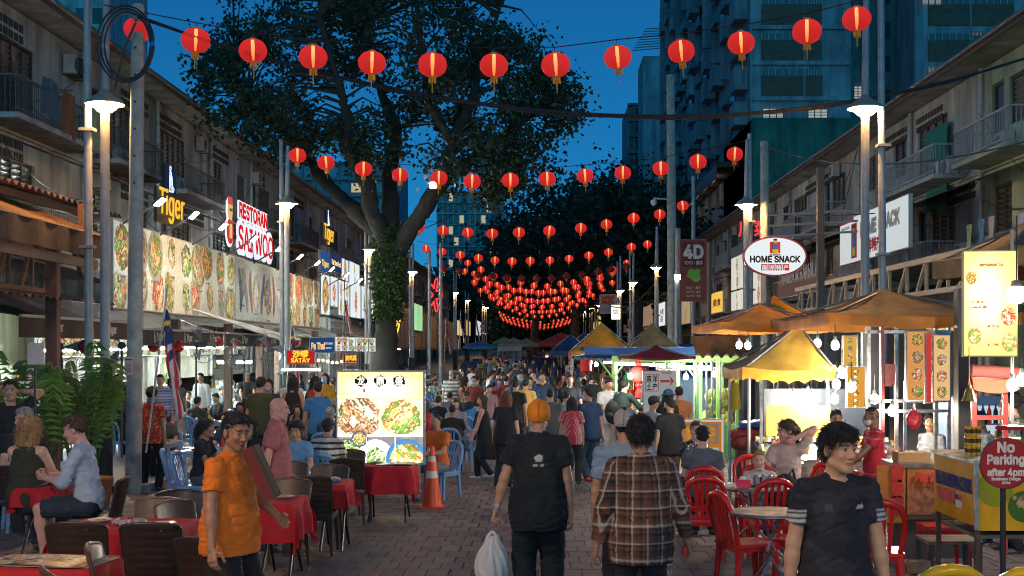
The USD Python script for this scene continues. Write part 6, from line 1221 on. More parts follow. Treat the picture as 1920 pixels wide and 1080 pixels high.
# bulbs
BULB = None
def bulb(px, py, d, label, col=(1, .93, .78), r=.055, g='glow420', group='bare bulbs over the right stalls'):
    global BULB
    loc = (WX(px, d), d, WZ(py, d))
    if BULB is None:
        BULB = thing('light_bulb', label, 'bulb', loc, 0, group); part(BULB, 'glass', MB(col).lathe([(0, -.07), (.04, -.055), (.057, -.01), (.05, .03), (.025, .06)], 10), g); part(BULB, 'socket', MB((.05, .05, .05)).tube([(0, 0, .055), (0, 0, .12)], .024, 8), 'plastic'); part(BULB, 'cord', MB((.03, .03, .03)).tube([(0, 0, .12), (0, 0, .32)], .006, 4), 'plastic')
    else: dup(BULB, loc, 0, label)
for k, (px, py, d) in enumerate(((1488, 743, 18.3), (1515, 740, 18.6), (1521, 748, 18.0), (1568, 720, 17), (1580, 700, 17.2), (1597, 726, 16.8), (1566, 647, 18), (1533, 643, 20), (1402, 648, 22), (1386, 647, 22.5), (1673, 770, 15.5), (1640, 748, 17), (1565, 748, 17.6))):
    bulb(px, py, d, 'bare glowing bulb, number %s from the list of the skewer stall, %s' % (ORD[k], ('over the counter', 'near the yellow tent', 'under the umbrella')[k % 3]) if 0 else ['bulb left in the cluster of three over the counter', 'bulb right in the cluster of three over the counter', 'lowest bulb of the cluster over the yellow board', 'left bulb in the bright group by the menu strips', 'upper bulb beside the orange menu strip', 'right bulb in the bright group by the menu strips', 'bulb under the brown umbrella near the signs', 'bulb under the orange umbrella edge', 'right bulb of the pair under the orange umbrella', 'left bulb of the pair under the orange umbrella', 'bulb over the tray behind the red jersey', 'bulb behind the orange menu strip', 'lowest bulb over the skewer trays'][k])
for k, (px, py, d) in enumerate(((1270, 690, 29), (1286, 706, 28.5), (1262, 683, 30), (1340, 701, 28), (1182, 705, 27), (1118, 683, 36), (1107, 680, 38), (1068, 655, 60))): bulb(px, py, d, ['upper left bulb of the cluster by the white arrow board', 'big bulb just right of the white arrow board', 'small bulb above the white arrow board', 'bulb in front of the durian pile', 'bulb beside the round red lantern', 'right bulb at the far corner of the green stall', 'left bulb at the far corner of the green stall', 'single bulb under the dark blue tent'][k])
lob = thing('globe_lamp', 'large white globe lamp beside the tall yellow lightbox', 'lamp', (WX(1906, 13), 13, WZ(552, 13))); part(lob, 'globe', MB((1, .95, .85)).tm(trimesh.creation.icosphere(2, .10)), 'glow40'); part(lob, 'cap', MB((.1, .1, .1)).lathe([(.06, .08), (.05, .14), (0, .15)], 10), 'paint'); part(lob, 'cord', MB((.05, .05, .05)).tube([(0, 0, .14), (0, 0, .8)], .008, 5), 'plastic')
for k, (px, py) in enumerate(((1898, 722), (1916, 712))): bulb(px, py, 13.2, ('left', 'right')[k] + ' bulb behind the tall yellow lightbox post')

# green-framed fruit and gift stall
gs = thing('green_stall', 'green steel framed stall with a blue roof and fruit', 'stall', (WX(1240, 29), 29, G(29))); Gc = (.20, .45, .10); ZR = WZ(668, 29) - G(29)
part(gs, 'roof_sheet', MB((.02, .07, .2)).grid(lambda u, s: np.stack([-1.75 + u * 3.6, -.3 + s * 3.2, ZR + .12 + .10 * np.sin(s * 3)], 1), 10, 6), 'canvas'); part(gs, 'roof_edge', MB((.02, .08, .25)).box((.05, -.32, ZR + .12), (3.6, .04, .16)), 'cloth')
part(gs, 'front_beam', MB((.28, .55, .16)).box((.35, -.25, ZR - .06), (2.95, .08, .15)), 'paint')
for x, y in ((-1.1, -.2), (-.98, .9), (.1, -.2), (.48, .9), (.75, -.2), (1.0, .9), (1.25, -.2), (1.68, -.2), (-.45, .9), (1.5, .9)): part(gs, 'post', MB(Gc).box((x, y, ZR / 2), (.07, .07, ZR)), 'paint')
for x in (-1.1, .1, .75): part(gs, 'brace', MB(Gc).bar((x, -.2, ZR - .5), (x + .3, -.2, ZR - .1), .035), 'paint'); part(gs, 'brace', MB(Gc).bar((x, -.2, ZR - .5), (x - .3, -.2, ZR - .1), .035), 'paint')
for k, x in enumerate((.75, 1.0, 1.12, 1.3)): part(gs, 'steel_pole', MB((.5, .5, .5)).tube([(x - .02, -.35, 0), (x - .02, -.35, ZR - .12)], .025, 8), 'steel')
part(gs, 'steel_rail', MB((.45, .45, .47)).box((.8, -.33, ZR - .28), (1.9, .05, .06)), 'steel'); part(gs, 'rear_cloth', MB((.06, .09, .13)).box((.6, 2.7, 1.0), (2.2, .04, 1.6)), 'cloth'); part(gs, 'counter', MB((.45, .42, .36)).box((-.55, .35, .42), (1.3, .7, .84)), 'paint'); part(gs, 'counter', MB((.15, .4, .12)).box((1.0, .5, .4), (1.6, .8, .8)), 'paint')
for k, (x, y, z) in enumerate(((-.62, 0, ZR - .18), (.12, .1, ZR - .2), (-.9, .6, ZR - .15), (.9, .8, ZR - .25))): part(gs, 'tube_light', MB((.95, 1, 1)).box((x, y, z), (.75, .05, .05)), 'glow260')
part(gs, 'yellow_skirt', MB((.6, .5, .03)).box((-.9, -.02, .35), (.35, .04, .7)), 'cloth')
Rr = random.Random(4)
for k in range(46):
    kind = k % 3; x = -1.1 + 1.2 * Rr.random(); z = .9 + .35 * Rr.random(); c = [(.7, .45, .03), (.6, .12, .03), (.25, .1, .06)][kind]; part(gs, 'fruit', MB(c).tm(trimesh.creation.icosphere(1, .06)).xf(t=(x, .1 + .5 * Rr.random(), z)), 'gloss')
for k in range(26):
    x, z = 1.05 + .55 * Rr.random(), .85 + .65 * Rr.random(); b = trimesh.creation.icosphere(2, .13); b.vertices *= 1 + .18 * rng.random((len(b.vertices), 1)); b.vertices *= [.85, .85, 1.15]; part(gs, 'durian', MB(np.array((.22, .22, .05)) * Rr.uniform(.7, 1.3)).tm(b).xf(t=(x, .25 + .2 * Rr.random(), z)), 'matte')
for k, (x, z) in enumerate(((-.80, 1.75), (-.70, 1.7), (-.60, 1.75), (-.74, 1.55))):
    part(gs, 'red_chilli_charm', MB((.55, .02, .02)).lathe([(0, -.38), (.05, -.3), (.085, -.1), (.07, .08), (0, .1)], 10, at=(x, -.42, z)), 'gloss'); part(gs, 'green_stalk', MB((.02, .3, .05)).lathe([(.09, .06), (.1, .12), (.05, .2), (0, .21)], 8, at=(x, -.42, z)), 'cloth')
rl = thing('round_lantern', 'round red lantern charm hanging in the green stall', 'lantern', (WX(1197, 27.5), 27.5, WZ(702, 27.5))); part(rl, 'globe', MB((.6, .06, .05)).tm(trimesh.creation.icosphere(2, .2)), 'cloth', smooth=True); part(rl, 'tassel', MB((.6, .05, .04)).lathe([(.0, -.55), (.07, -.5), (.08, -.4), (.03, -.3), (.08, -.24), (.05, -.18)], 8), 'cloth'); part(rl, 'topknot', MB((.6, .06, .05)).lathe([(.05, .18), (.09, .24), (.04, .3), (.07, .36), (0, .4)], 8), 'cloth')
rl2 = thing('long_lantern', 'tall red lantern at the far corner of the green stall', 'lantern', (WX(1099, 36), 36, WZ(682, 36))); part(rl2, 'barrel', MB((.55, .02, .02)).lathe([(.1, -.25), (.16, -.2), (.17, .2), (.1, .26), (0, .26)], 12), 'cloth', smooth=40); part(rl2, 'hook', MB((.1, .1, .1)).tube([(0, 0, .26), (0, 0, .4)], .01, 4), 'paint')
mt = canopy('stall_tent', 'maroon canopy over the front of the green stall', 1230, 27.6, 1.55, 1.3, WZ(668, 27.6), WZ(646, 27.6), (.16, .025, .04), 'tent', .04)
canopy('stall_tent', 'blue grey canopy at the left end of the green stall', 1130, 33, 1.5, 2.2, WZ(668, 33), WZ(650, 33), (.03, .07, .16), 'tent', .06)
ar = flat_board('arrow_board', 'white board with black characters and a red arrow at the green stall', 1237, 736, 26, .66, .86, plain((.50, .52, .54)), .55, .1, (.35, .03, .03))
m = MB((.45, .06, .05)); m.box((.44, -.008, .66), (.2, .006, .05)); m.add([(.52, -.008, .78), (.62, -.008, .66), (.52, -.008, .54), (.56, -.008, .66)], [[0, 3, 1], [3, 2, 1]]); part(ar, 'arrow', m, 'matte')
m = MB((.45, .04, .04))
for a in (((.04, .46), (.04, .80)), ((.30, .46), (.30, .80)), ((.04, .80), (.30, .80)), ((.04, .46), (.30, .46))): m.bar((a[0][0], -.006, a[0][1]), (a[1][0], -.006, a[1][1]), .012)
part(ar, 'red_border', m, 'matte')
for ch, x, z in (('南', .11, .65), ('洋', .23, .65), ('土', .11, .49), ('产', .23, .49)): letters(ar, ch, x, z, .11, (.02, .02, .02), 'matte', w=.10, y=-.01)
for k, s in enumerate(('猫山王榴莲', '黑刺 红虾', '椰浆 土产')): letters(ar, s, .33, .30 - .10 * k, .06, (.05, .05, .05), 'matte', w=.36)
letters(ar, '欢迎试吃', .47, .81, .03, (.3, .05, .05), 'matte', w=.2)
part(ar, 'stand', MB((.3, .3, .3)).box((.33, .08, -.5), (.04, .03, 1.0)), 'paint')
def chick(x, z):
    c = np.repeat(np.array([(.66, .20, .02)]), len(x), 0)
    for cx, wd in ((.12, .17), (.40, .2)):
        q = (np.abs(x - cx) < wd / 2) & (np.abs(z - .57) < .17); c[q] = (.25, .2, .17); e = ((x - cx) / (wd * .33)) ** 2 + ((z - .56) / .14) ** 2 < 1 + .5 * (N3(P3(x, z), 18, 2) - .5); c[e] = np.array((.62, .24, .03)) * (.5 + N3(P3(x, z), 25, 4))[e][:, None]
        q = (np.abs(x - cx) < wd / 2) & (np.abs(z - .22) < .11); c[q] = (.55, .5, .42); dish(c, x, z, cx, .22, .09, 1, 5)
    c[(x < .012) | (x > .54 - .0) | (z > .77) | (z < .012)] = (.7, .68, .62); return c
cp = flat_board('chicken_poster', 'orange poster with roast chicken photos in front of the green stall', 1315, 832, 21.5, .74, .80, lambda x, z: chick(x * .76, z), .75, .012, (.6, .58, .52)); part(cp, 'stand', MB((.3, .3, .3)).box((.1, .08, -.15), (.03, .03, .5)).box((.64, .08, -.15), (.03, .03, .5)), 'paint')
# skewer stall
sk = thing('skewer_stall', 'skewer stall counter heaped with trays under hanging bulbs', 'stall', (WX(1560, 17.2), 17.2, G(17)))
part(sk, 'counter', MB((.35, .33, .3)).box((.02, .35, .42), (1.95, .8, .80)), 'steel'); part(sk, 'back_board', MB((.75, .48, .08)).box((-.28, .85, 1.28), (.9, .03, .5)), 'paint'); part(sk, 'back_wall', MB((.03, .04, .06)).box((.1, 1.5, 1.0), (1.5, .05, 1.5)), 'paint')
part(sk, 'sloping_tray', MB((.45, .45, .46)).box((.02, .28, .93), (1.9, .75, .03), R=rotx(.25)), 'steel')
for k in range(60):
    x, s = -.9 + 1.86 * Rr.random(), Rr.random(); y, z = .02 + .55 * s, .90 + .16 * s; c = [(.5, .2, .05), (.6, .45, .12), (.25, .07, .03), (.55, .5, .4), (.15, .3, .06), (.55, .08, .04), (.08, .05, .04)][Rr.randrange(7)]; m = MB(c); a = Rr.uniform(-.3, .3)
    for q in range(3): m.box((x + a * q * .05, y + .05 * q, z + .02 + .012 * q), (.045, .04, .035), rz=a)
    m.tube([(x, y - .08, z), (x + a * .2, y + .2, z + .05)], .004, 4, (.5, .4, .25)); part(sk, 'skewer', m, 'gloss')
for k in range(14): part(sk, 'tray', MB((.6, .6, .58)).box((-.86 + .132 * k, .62, 1.07), (.12, .12, .06), top=.9), 'plastic')
for x in (-.95, .98): part(sk, 'post', MB((.4, .4, .4)).box((x, .0, .95), (.04, .04, 1.9)), 'steel')
gl = thing('fairy_lights', 'string of coloured fairy lights along the skewer stall front', 'fairy lights', (WX(1430, 16.4), 16.4, 0), 0)
for k in range(26):
    x, z = [(0, WZ(835 + 4 * k, 16.4)) if k < 6 else (.1 + .05 * (k - 6), WZ(853 + 14 * math.sin(k), 16.4)), (0, 0)][0]; part(gl, 'tiny_lamp', MB([(1, .6, .15), (1, .15, .1), (.2, 1, .3), (.9, .9, 1)][k % 4]).tm(trimesh.creation.icosphere(1, .016)).xf(t=(x, -.02 * (k % 3), z)), 'glow6')
gl2 = thing('fairy_lights', 'warm fairy lights round the lit menu strips', 'fairy lights', (0, 17, 0), 0)
for k in range(30): px, py = (1543 + 2 * k, 690 - 4 * math.sin(k * .9)) if k < 16 else (1600 + 24 * (k % 2), 690 + 5.5 * (k - 15)); part(gl2, 'tiny_lamp', MB([(1, .55, .15), (1, .2, .1), (1, .65, .2)][k % 3]).tm(trimesh.creation.icosphere(1, .015)).xf(t=(WX(px, 17), -.1, WZ(py, 17))), 'glow8')
def strip_paint(bg, kinds, seed, w, h, n):
    def p(x, z):
        c = np.repeat(np.array([bg], float), len(x), 0)
        for k in range(n): dish(c, x, z, w / 2, h * (k + .5) / n, min(w, h / n) * .46, kinds[k % len(kinds)], seed + k, rim=np.array(bg) * 1.2, oval=.9, fr=.8)
        return c
    return p
for px, py, d, pw, ph, bg, nm, g in ((1594, 661, 17.4, 24, 60, (.75, .42, .08), 'yellow lit menu strip with a round black mark', .95), (1605, 726, 16.9, 32, 74, (.8, .36, .05), 'orange lit menu strip with long sausages', .95), (1720, 686, 15.6, 38, 128, (.78, .34, .10), 'orange lit hanging menu with skewers left of the red panel', .9), (1766, 690, 15.5, 30, 122, (.82, .5, .22), 'pale lit hanging menu with noodles right of the red panel', 1.0), (1745, 690, 15.55, 16, 128, (.70, .05, .04), 'plain red lit hanging panel between two menus', .85)):
    w, h = pw * d / FPX, ph * d / FPX; flat_board('menu_board', nm, px, py, d, w, h, strip_paint(bg, (0, 1, 4), int(px), w, h, 4) if pw != 16 else plain(bg), g, .008)
rh = thing('hanging_rail', 'steel rail frame carrying the hanging menus', 'rail', (0, 15.6, 0)); a, b = WX(1632, 15.6), WX(1785, 15.6)
for z in (WZ(752, 15.6), WZ(771, 15.6), WZ(622, 15.6)): part(rh, 'rail', MB((.35, .35, .36)).box(((a + b) / 2, .05, z), (b - a, .04, .04)), 'steel')
for px in (1632, 1684, 1758, 1783): part(rh, 'post', MB((.35, .34, .34)).box((WX(px, 15.6), .08, 1.2), (.04, .04, 2.5)), 'steel')
part(rh, 'red_post', MB((.35, .05, .04)).box((WX(1653, 15.6), -.05, 1.2), (.035, .035, 2.5)), 'paint')
part(rh, 'pink_notice', MB((.65, .2, .15)).box((WX(1665, 15.6), -.09, WZ(703, 15.6)), (.12, .006, .27)), 'matte')
dk = thing('dark_column', 'dark steel column behind the red jersey', 'column', (WX(1640, 19), 19, G(19))); part(dk, 'shaft', MB((.03, .03, .035)).box((0, 0, 1.4), (.22, .2, 2.8)), 'paint'); part(dk, 'cable_duct', MB((.08, .08, .09)).box((-.16, -.02, 1.3), (.06, .06, 2.6)), 'paint')
dk = thing('dark_column', 'dark steel column left of the tall yellow lightbox', 'column', (WX(1806, 15), 15, G(15))); part(dk, 'shaft', MB((.035, .03, .03)).box((0, 0, 1.5), (.17, .17, 3.0)), 'paint'); part(dk, 'flange', MB((.05, .05, .05)).box((0, 0, .03), (.3, .3, .03)), 'paint')
# tarps on a barrel, bin
tp = thing('tarpaulin_heap', 'heap of folded blue and red tarpaulins beside the yellow tent', 'tarpaulin', (WX(1420, 20), 20, 1.02 + G(20)))
for k, (x, z, sx, sz, c) in enumerate(((-.1, .02, .36, .14, (.35, .05, .04)), (.05, .16, .38, .10, (.01, .07, .28)), (.14, .02, .34, .12, (.012, .1, .36)), (.22, .1, .26, .07, (.4, .4, .36)), (-.22, -.08, .2, .16, (.35, .06, .05)))):
    b = trimesh.creation.icosphere(3, 1.0); b.vertices *= [sx, .3, sz]; b.vertices += (N3(b.vertices * 6 + k * 3, 1.0, k)[:, None] - .5) * .12; part(tp, 'folded_sheet', MB(c).tm(b).xf(t=(x, 0, z)), 'plastic', smooth=True)
bar_ = thing('barrel', 'dark weathered wooden barrel under the tarpaulin heap', 'barrel', (WX(1418, 20), 20, G(20))); part(bar_, 'staves', MB((.10, .075, .055)).lathe([(0, 0), (.30, 0), (.36, .45), (.32, .92), (0, .92)], 18), 'wood'); part(bar_, 'hoop', MB((.06, .06, .06)).lathe([(.35, .3), (.365, .3), (.365, .36), (.35, .36)], 18), 'steel')
gc = thing('hanging_cloth', 'olive green cloth hanging beside the durian pile', 'cloth', (WX(1378, 21.5), 21.5, WZ(768, 21.5))); part(gc, 'folds', MB((.28, .24, .02)).lathe([(.10, 0), (.09, .2), (.06, .42), (.045, .46), (0, .47)], 16).xf(), 'cloth', smooth=True); part(gc, 'hook', MB((.1, .1, .1)).tube([(0, 0, .47), (0, 0, .6)], .01, 4), 'paint')
sb_ = thing('plastic_bag', 'white and red plastic bags heaped by the green stall', 'bag', (WX(1312, 24), 24, G(24) + .75))
for k, (x, c) in enumerate(((-.12, (.55, .55, .56)), (.02, (.6, .08, .07)), (.14, (.6, .6, .62)))): b = trimesh.creation.icosphere(3, .15); b.vertices += (N3(b.vertices, 14, k)[:, None] - .5) * .08; part(sb_, 'bag', MB(c).tm(b).xf(t=(x, 0, .12)), 'plastic', smooth=True)
part(sb_, 'crate', MB((.3, .3, .28)).box((0, .02, -.33), (.5, .3, .62)), 'plastic')
# yellow drinks cart with its boards, lightbox on the right, bell, sign
YE = (.72, .40, .012)
ct = thing('drinks_cart', 'yellow drinks cart with a steel edged top and blue letters', 'cart', (3.68, 10.75, 0))
part(ct, 'left_board', MB((.62, .33, .01)).box((.008, .58, .925), (.016, 1.1, .53)), 'gloss'); part(ct, 'front_board', MB(YE).box((.62, .008, .90), (1.2, .016, .55)), 'gloss'); part(ct, 'corner_trim', MB((.4, .41, .42)).box((-.0, -.01, .925), (.03, .03, .58)), 'steel'); part(ct, 'worktop', MB((.5, .47, .42)).box((.6, .55, 1.205), (1.26, 1.2, .03)), 'steel'); part(ct, 'inner_box', MB((.05, .05, .05)).box((.62, .6, .92), (1.15, 1.0, .5)), 'paint')
for x, y in ((.03, .05), (.03, 1.1), (1.15, .05)): part(ct, 'leg', MB((.10, .05, .04)).box((x, y, .33), (.04, .04, .66)), 'paint')
part(ct, 'lower_shelf', MB((.10, .09, .08)).box((.62, .5, .57), (1.2, .95, .03)), 'wood')
tv = MB(); text_at(tv, 'MELAKA NYONYA CENDOL', 0, 0, .105, (.02, .03, .16), w=.98, bold=2); tv.xf(rotz(-PI / 2), (-.0, .57, .93)); part(ct, 'lettering', tv, 'matte'); tv = MB(); text_at(tv, '马六甲娘惹煎蕊', 0, 0, .085, (.55, .08, .06), w=.50, bold=2); tv.xf(rotz(-PI / 2), (-.0, .78, .80)); part(ct, 'lettering', tv, 'matte')
part(ct, 'flag_sticker', MB((.6, .6, .6)).box((-.004, .42, .83), (.004, .16, .12)).box((-.007, .42, .86), (.003, .16, .05), (.5, .03, .03)).box((-.009, .47, .86), (.003, .06, .05), (.02, .04, .2)), 'matte')
pm = MB(); pm.lathe([(0, 0), (.15, 0), (.15, .004), (0, .004)], 24, at=(.16, -.003, .98), col=(.3, .33, .02), ax=rotx(PI / 2)); part(ct, 'green_disc', pm, 'matte')
pm = MB(); pm.lathe([(0, 0), (.13, 0), (.13, .004), (0, .004)], 24, at=(.40, -.005, .83), col=(.06, .16, .02), ax=rotx(PI / 2))
for k in range(26): pm.lathe([(0, 0), (.022, 0), (.018, .012), (0, .014)], 7, at=(.40 + rng.normal(0, .04), -.007, .87 + rng.normal(0, .035)), col=np.array((.62, .40, .18)) * rng.uniform(.6, 1.2), ax=rotx(PI / 2))
part(ct, 'dessert_picture', pm, 'matte')
jd = thing('juice_dispenser', 'clear juice tub with yellow drink and a red lid', 'dispenser', (WX(1897, 11.1), 11.1, 1.22)); part(jd, 'juice', MB((.6, .36, .01)).lathe([(0, .01), (.118, .01), (.118, .16), (0, .16)], 20), 'gloss'); part(jd, 'tub', MB((.6, .6, .6)).lathe([(0, 0), (.125, 0), (.125, .24), (.12, .24)], 20), 'pane'); part(jd, 'lid', MB((.5, .03, .03)).lathe([(.135, .235), (.14, .25), (.12, .27), (0, .275)], 20), 'gloss')
cn = None
for k in range(18):
    r_, q = divmod(k, 3); loc = (WX(1817 + 9 * q, 11.3) + .0, 11.3 + .06 * (r_ % 2), 1.22 + .085 * (r_ // 2)); lb = 'small yellow drink can, %s level of the stack on the cart, %s' % (('bottom', 'middle', 'top')[r_ // 2], ('left', 'centre', 'right')[q] + (' front', ' back')[r_ % 2])
    if cn is None:
        cn = thing('drink_can', lb, 'can', loc, 0, 'cans stacked on the drinks cart'); part(cn, 'can', MB((.6, .36, .02)).lathe([(0, 0), (.018, 0), (.02, .005), (.02, .072), (.017, .078), (0, .078)], 12), 'gloss', smooth=40); part(cn, 'print', MB((.08, .06, .03)).lathe([(.0205, .02), (.0207, .02), (.0207, .055), (.0205, .055)], 12), 'gloss')
    else: dup(cn, loc, rng.uniform(0, 6), lb)
ns = thing('no_parking_sign', 'round red no parking sign on a black post', 'sign', (WX(1884, 9.8), 9.8, WZ(868, 9.8))); part(ns, 'disc', MB((.42, .02, .025)).lathe([(0, 0), (.19, 0), (.19, .02), (0, .02)], 40, ax=rotx(PI / 2)), 'gloss'); part(ns, 'rim', MB((.06, .03, .03)).lathe([(.19, -.004), (.198, -.004), (.198, .024), (.19, .024)], 40, ax=rotx(PI / 2)), 'paint')
for s, z, h, w in (('No', .085, .072, .135), ('Parking', -.005, .066, .29), ('after 4pm', -.095, .05, .285), ('Business Usage', -.130, .021, .22), ('Area', -.158, .021, .065)): letters(ns, s, 0, z, h, (.75, .68, .62), 'matte', w=w, bold=2, y=-.024)
part(ns, 'post', MB((.02, .02, .022)).tube([(0, .04, G(9.8) - WZ(868, 9.8)), (0, .04, -.05)], .022, 10), 'paint')
def yl(x, z):
    w, h = .54, 1.10; c = np.repeat(np.array([(1.0, .62, .14)]), len(x), 0) * (.85 + .3 * N3(P3(x, z), 3, 4))[:, None]; g = np.exp(-((x - .22) / .2) ** 2 - ((z - .6) / .35) ** 2)[:, None]; c = c * (1 - g) + np.array((1, .9, .6)) * g
    for cx, cz, r, k in ((.44, .40, .10, 1), (.10, .20, .09, 3), (.45, .13, .10, 3), (.07, .80, .07, 0)): dish(c, x, z, cx, cz, r, k, int(cz * 100), rim=(.55, .35, .15), oval=.8, fr=.85)
    for zz, a, b in ((.93, .15, .4), (.55, .04, .26), (.50, .04, .22), (.30, .2, .36), (.11, .2, .34)): q = (np.abs(z - zz) < .014) & (x > a) & (x < b) & (N3(P3(x, z), 45, 5) > .47); c[q] = (.35, .14, .02)
    return c
yb = flat_board('yellow_lightbox', 'tall glowing yellow food lightbox hanging at the right', 1857, 569, 13.2, .52, 1.07, yl, 2.2, .009, (.5, .4, .25), yaw=-.12)
part(yb, 'hanger', MB((.3, .3, .3)).box((.5, .1, .2), (.03, .03, 2.2)), 'galv')
rf = thing('red_stall_frame', 'red framed cold drinks stall below the yellow lightbox', 'stall', (WX(1860, 14), 14, G(14))); rc = (.45, .04, .03)
for x in (-.2, .14): part(rf, 'post', MB(rc).box((x, 0, .98), (.05, .05, 1.96)), 'paint')
part(rf, 'crossbar', MB(rc).box((-.03, 0, 1.52), (.32, .045, .05)), 'paint'); part(rf, 'top_bar', MB(rc).box((-.03, 0, 1.92), (.44, .05, .09)), 'paint'); part(rf, 'rolled_awning', MB((.3, .06, .05)).tube([(-.25, -.05, 2.04), (.3, -.05, 2.0)], .07, 10), 'cloth', smooth=40); part(rf, 'awning_lip', MB((.5, .10, .05)).grid(lambda u, s: np.stack([-.25 + u * .5, -.1 - s * .05, 1.97 - s * .14 - .04 * np.sin(u * PI)], 1), 12, 4).grid(lambda u, s: np.stack([-.25 + (1 - u) * .5, -.09 - s * .05, 1.97 - s * .14 - .04 * np.sin(u * PI)], 1), 12, 4), 'cloth')
fg = thing('drinks_fridge', 'glass fronted drinks fridge inside the red framed stall', 'fridge', (WX(1845, 16), 16, G(16))); part(fg, 'case', MB((.1, .18, .32)).box((0, .4, .85), (.7, .6, 1.7)), 'paint'); part(fg, 'lit_interior', MB((.75, .9, 1)).box((0, .09, .95), (.58, .02, 1.3)), 'glow0.7')
for r_ in range(4):
    part(fg, 'shelf', MB((.3, .3, .3)).box((0, .05, .38 + .33 * r_), (.58, .06, .02)), 'steel')
    for q in range(7): part(fg, 'bottle', MB([(.02, .08, .3), (.5, .3, .02), (.5, .03, .03), (.05, .3, .06), (.03, .03, .04)][(r_ * 3 + q * 2) % 5]).lathe([(0, 0), (.03, 0), (.03, .15), (.012, .2), (.012, .24), (0, .24)], 8, at=(-.24 + .08 * q, .04, .39 + .33 * r_)), 'gloss')
bg_ = thing('brass_bell', 'brass bell hanging beside the dark column', 'bell', (WX(1817, 13), 13, WZ(752, 13))); part(bg_, 'bell', MB((.55, .33, .07)).lathe([(.075, 0), (.07, .01), (.055, .05), (.042, .1), (.03, .13), (0, .14)], 20), 'steel', smooth=True); part(bg_, 'yoke', MB((.4, .25, .06)).lathe([(.012, .14), (.016, .17), (.01, .2), (0, .21)], 10), 'steel'); part(bg_, 'cord', MB((.3, .2, .1)).tube([(0, 0, .2), (0, 0, .55)], .006, 4), 'cloth')
fb_ = thing('grill_cart', 'orange grill cart with a lettered front board', 'cart', (WX(1728, 14), 14, G(14)))
def nuts(x, z):
    c = np.repeat(np.array([(.45, .14, .03)]), len(x), 0); n = N3(P3(x, z), 26, 3, 2); q = (z < .30) & (x > .03) & (x < .78); c[q] = np.array((.28, .10, .05)) * (.3 + 1.6 * n[q])[:, None]; return c
part(fb_, 'front_board', panel(.82, .50, nuts, .012).xf(t=(-.25, -.32, .50)), 'matte'); letters(fb_, 'Fat Brothers', .10, .86, .085, (.6, .07, .05), 'gloss', w=.55, bold=3, y=-.345, slant=.25, name='lettering'); part(fb_, 'side_board', MB((.5, .17, .03)).box((-.42, -.31, .72), (.3, .02, .62)), 'matte')
for k, ch in enumerate('烤香猪'): letters(fb_, ch, -.36, .88 - .17 * k, .13, (.55, .05, .04), 'gloss', w=.14, bold=3, y=-.33)
part(fb_, 'cabinet', MB((.25, .12, .06)).box((.12, .0, .72), (.9, .58, .55)), 'wood'); part(fb_, 'worktop', MB((.35, .33, .3)).box((.12, .0, 1.02), (.95, .66, .04)), 'steel'); part(fb_, 'carton', MB((.38, .2, .08)).box((-.1, .05, 1.09), (.35, .25, .11)), 'matte'); part(fb_, 'base', MB((.08, .06, .05)).box((.12, 0, .22), (.8, .5, .44)), 'paint')
bc = thing('red_bag', 'red plastic bag hanging at the stall left of the seated vendor', 'bag', (WX(1714, 15), 15, WZ(787, 15))); b = trimesh.creation.icosphere(3, .09); b.vertices *= [1, .7, 1.2]; b.vertices += (N3(b.vertices, 20, 1)[:, None] - .5) * .05; part(bc, 'bag', MB((.55, .03, .05)).tm(b), 'plastic', smooth=True); part(bc, 'handle', MB((.5, .03, .05)).tube([(-.03, 0, .09), (0, 0, .19), (.03, 0, .09)], .01, 5), 'plastic')
be = thing('wooden_bench', 'low wooden bench beside the yellow drinks cart', 'bench', (WX(1778, 12.3), 12.3, G(12.3)))
for k in range(3): part(be, 'plank', MB((.2, .13, .08)).box((0, -.15 + .15 * k, .40), (.52, .14, .03)), 'wood')
for x in (-.23, .23):
    for y in (-.2, .2): part(be, 'leg', MB((.05, .05, .05)).box((x, y, .19), (.04, .04, .38)), 'paint')
for k, (px, py, a) in enumerate(((1723, 1012, .2), (1728, 1040, .05), (1706, 1036, .5))):
    x, z0 = WX(px, 12.0), (.13 if k == 0 else .0); bm = MB((.36, .22, .12)).box((0, 0, .055), (.19, .12, .11), top=.96, rz=a); single('brick', bm, 'concrete', ('top brick of the little pile by the bench', 'brick lying under the top one by the bench', 'brick at the left of the little pile by the bench')[k], 'brick', loc=(x, 12.0, G(12) + z0), smooth=False)
tc_ = thing('traffic_cone', 'tall orange traffic cone with pale bands by the red table', 'cone', (WX(810, 19), 19, G(19))); oc = (.75, .075, .02)
prof = lambda z: .155 - .118 * (z / .92); part(tc_, 'base', MB((.6, .06, .02)).box((0, 0, .02), (.37, .37, .035), top=.97), 'plastic')
for a, b, c, mt in ((.035, .46, oc, 'plastic'), (.46, .56, (.6, .55, .5), 'gloss'), (.56, .70, oc, 'plastic'), (.70, .78, (.6, .55, .5), 'gloss'), (.78, .93, oc, 'plastic')): part(tc_, 'band' if mt == 'gloss' else 'cone_section', MB(c).lathe([(prof(a), a), (prof(b), b)] + ([(0, b)] if b > .9 else []), 24), mt, smooth=40)
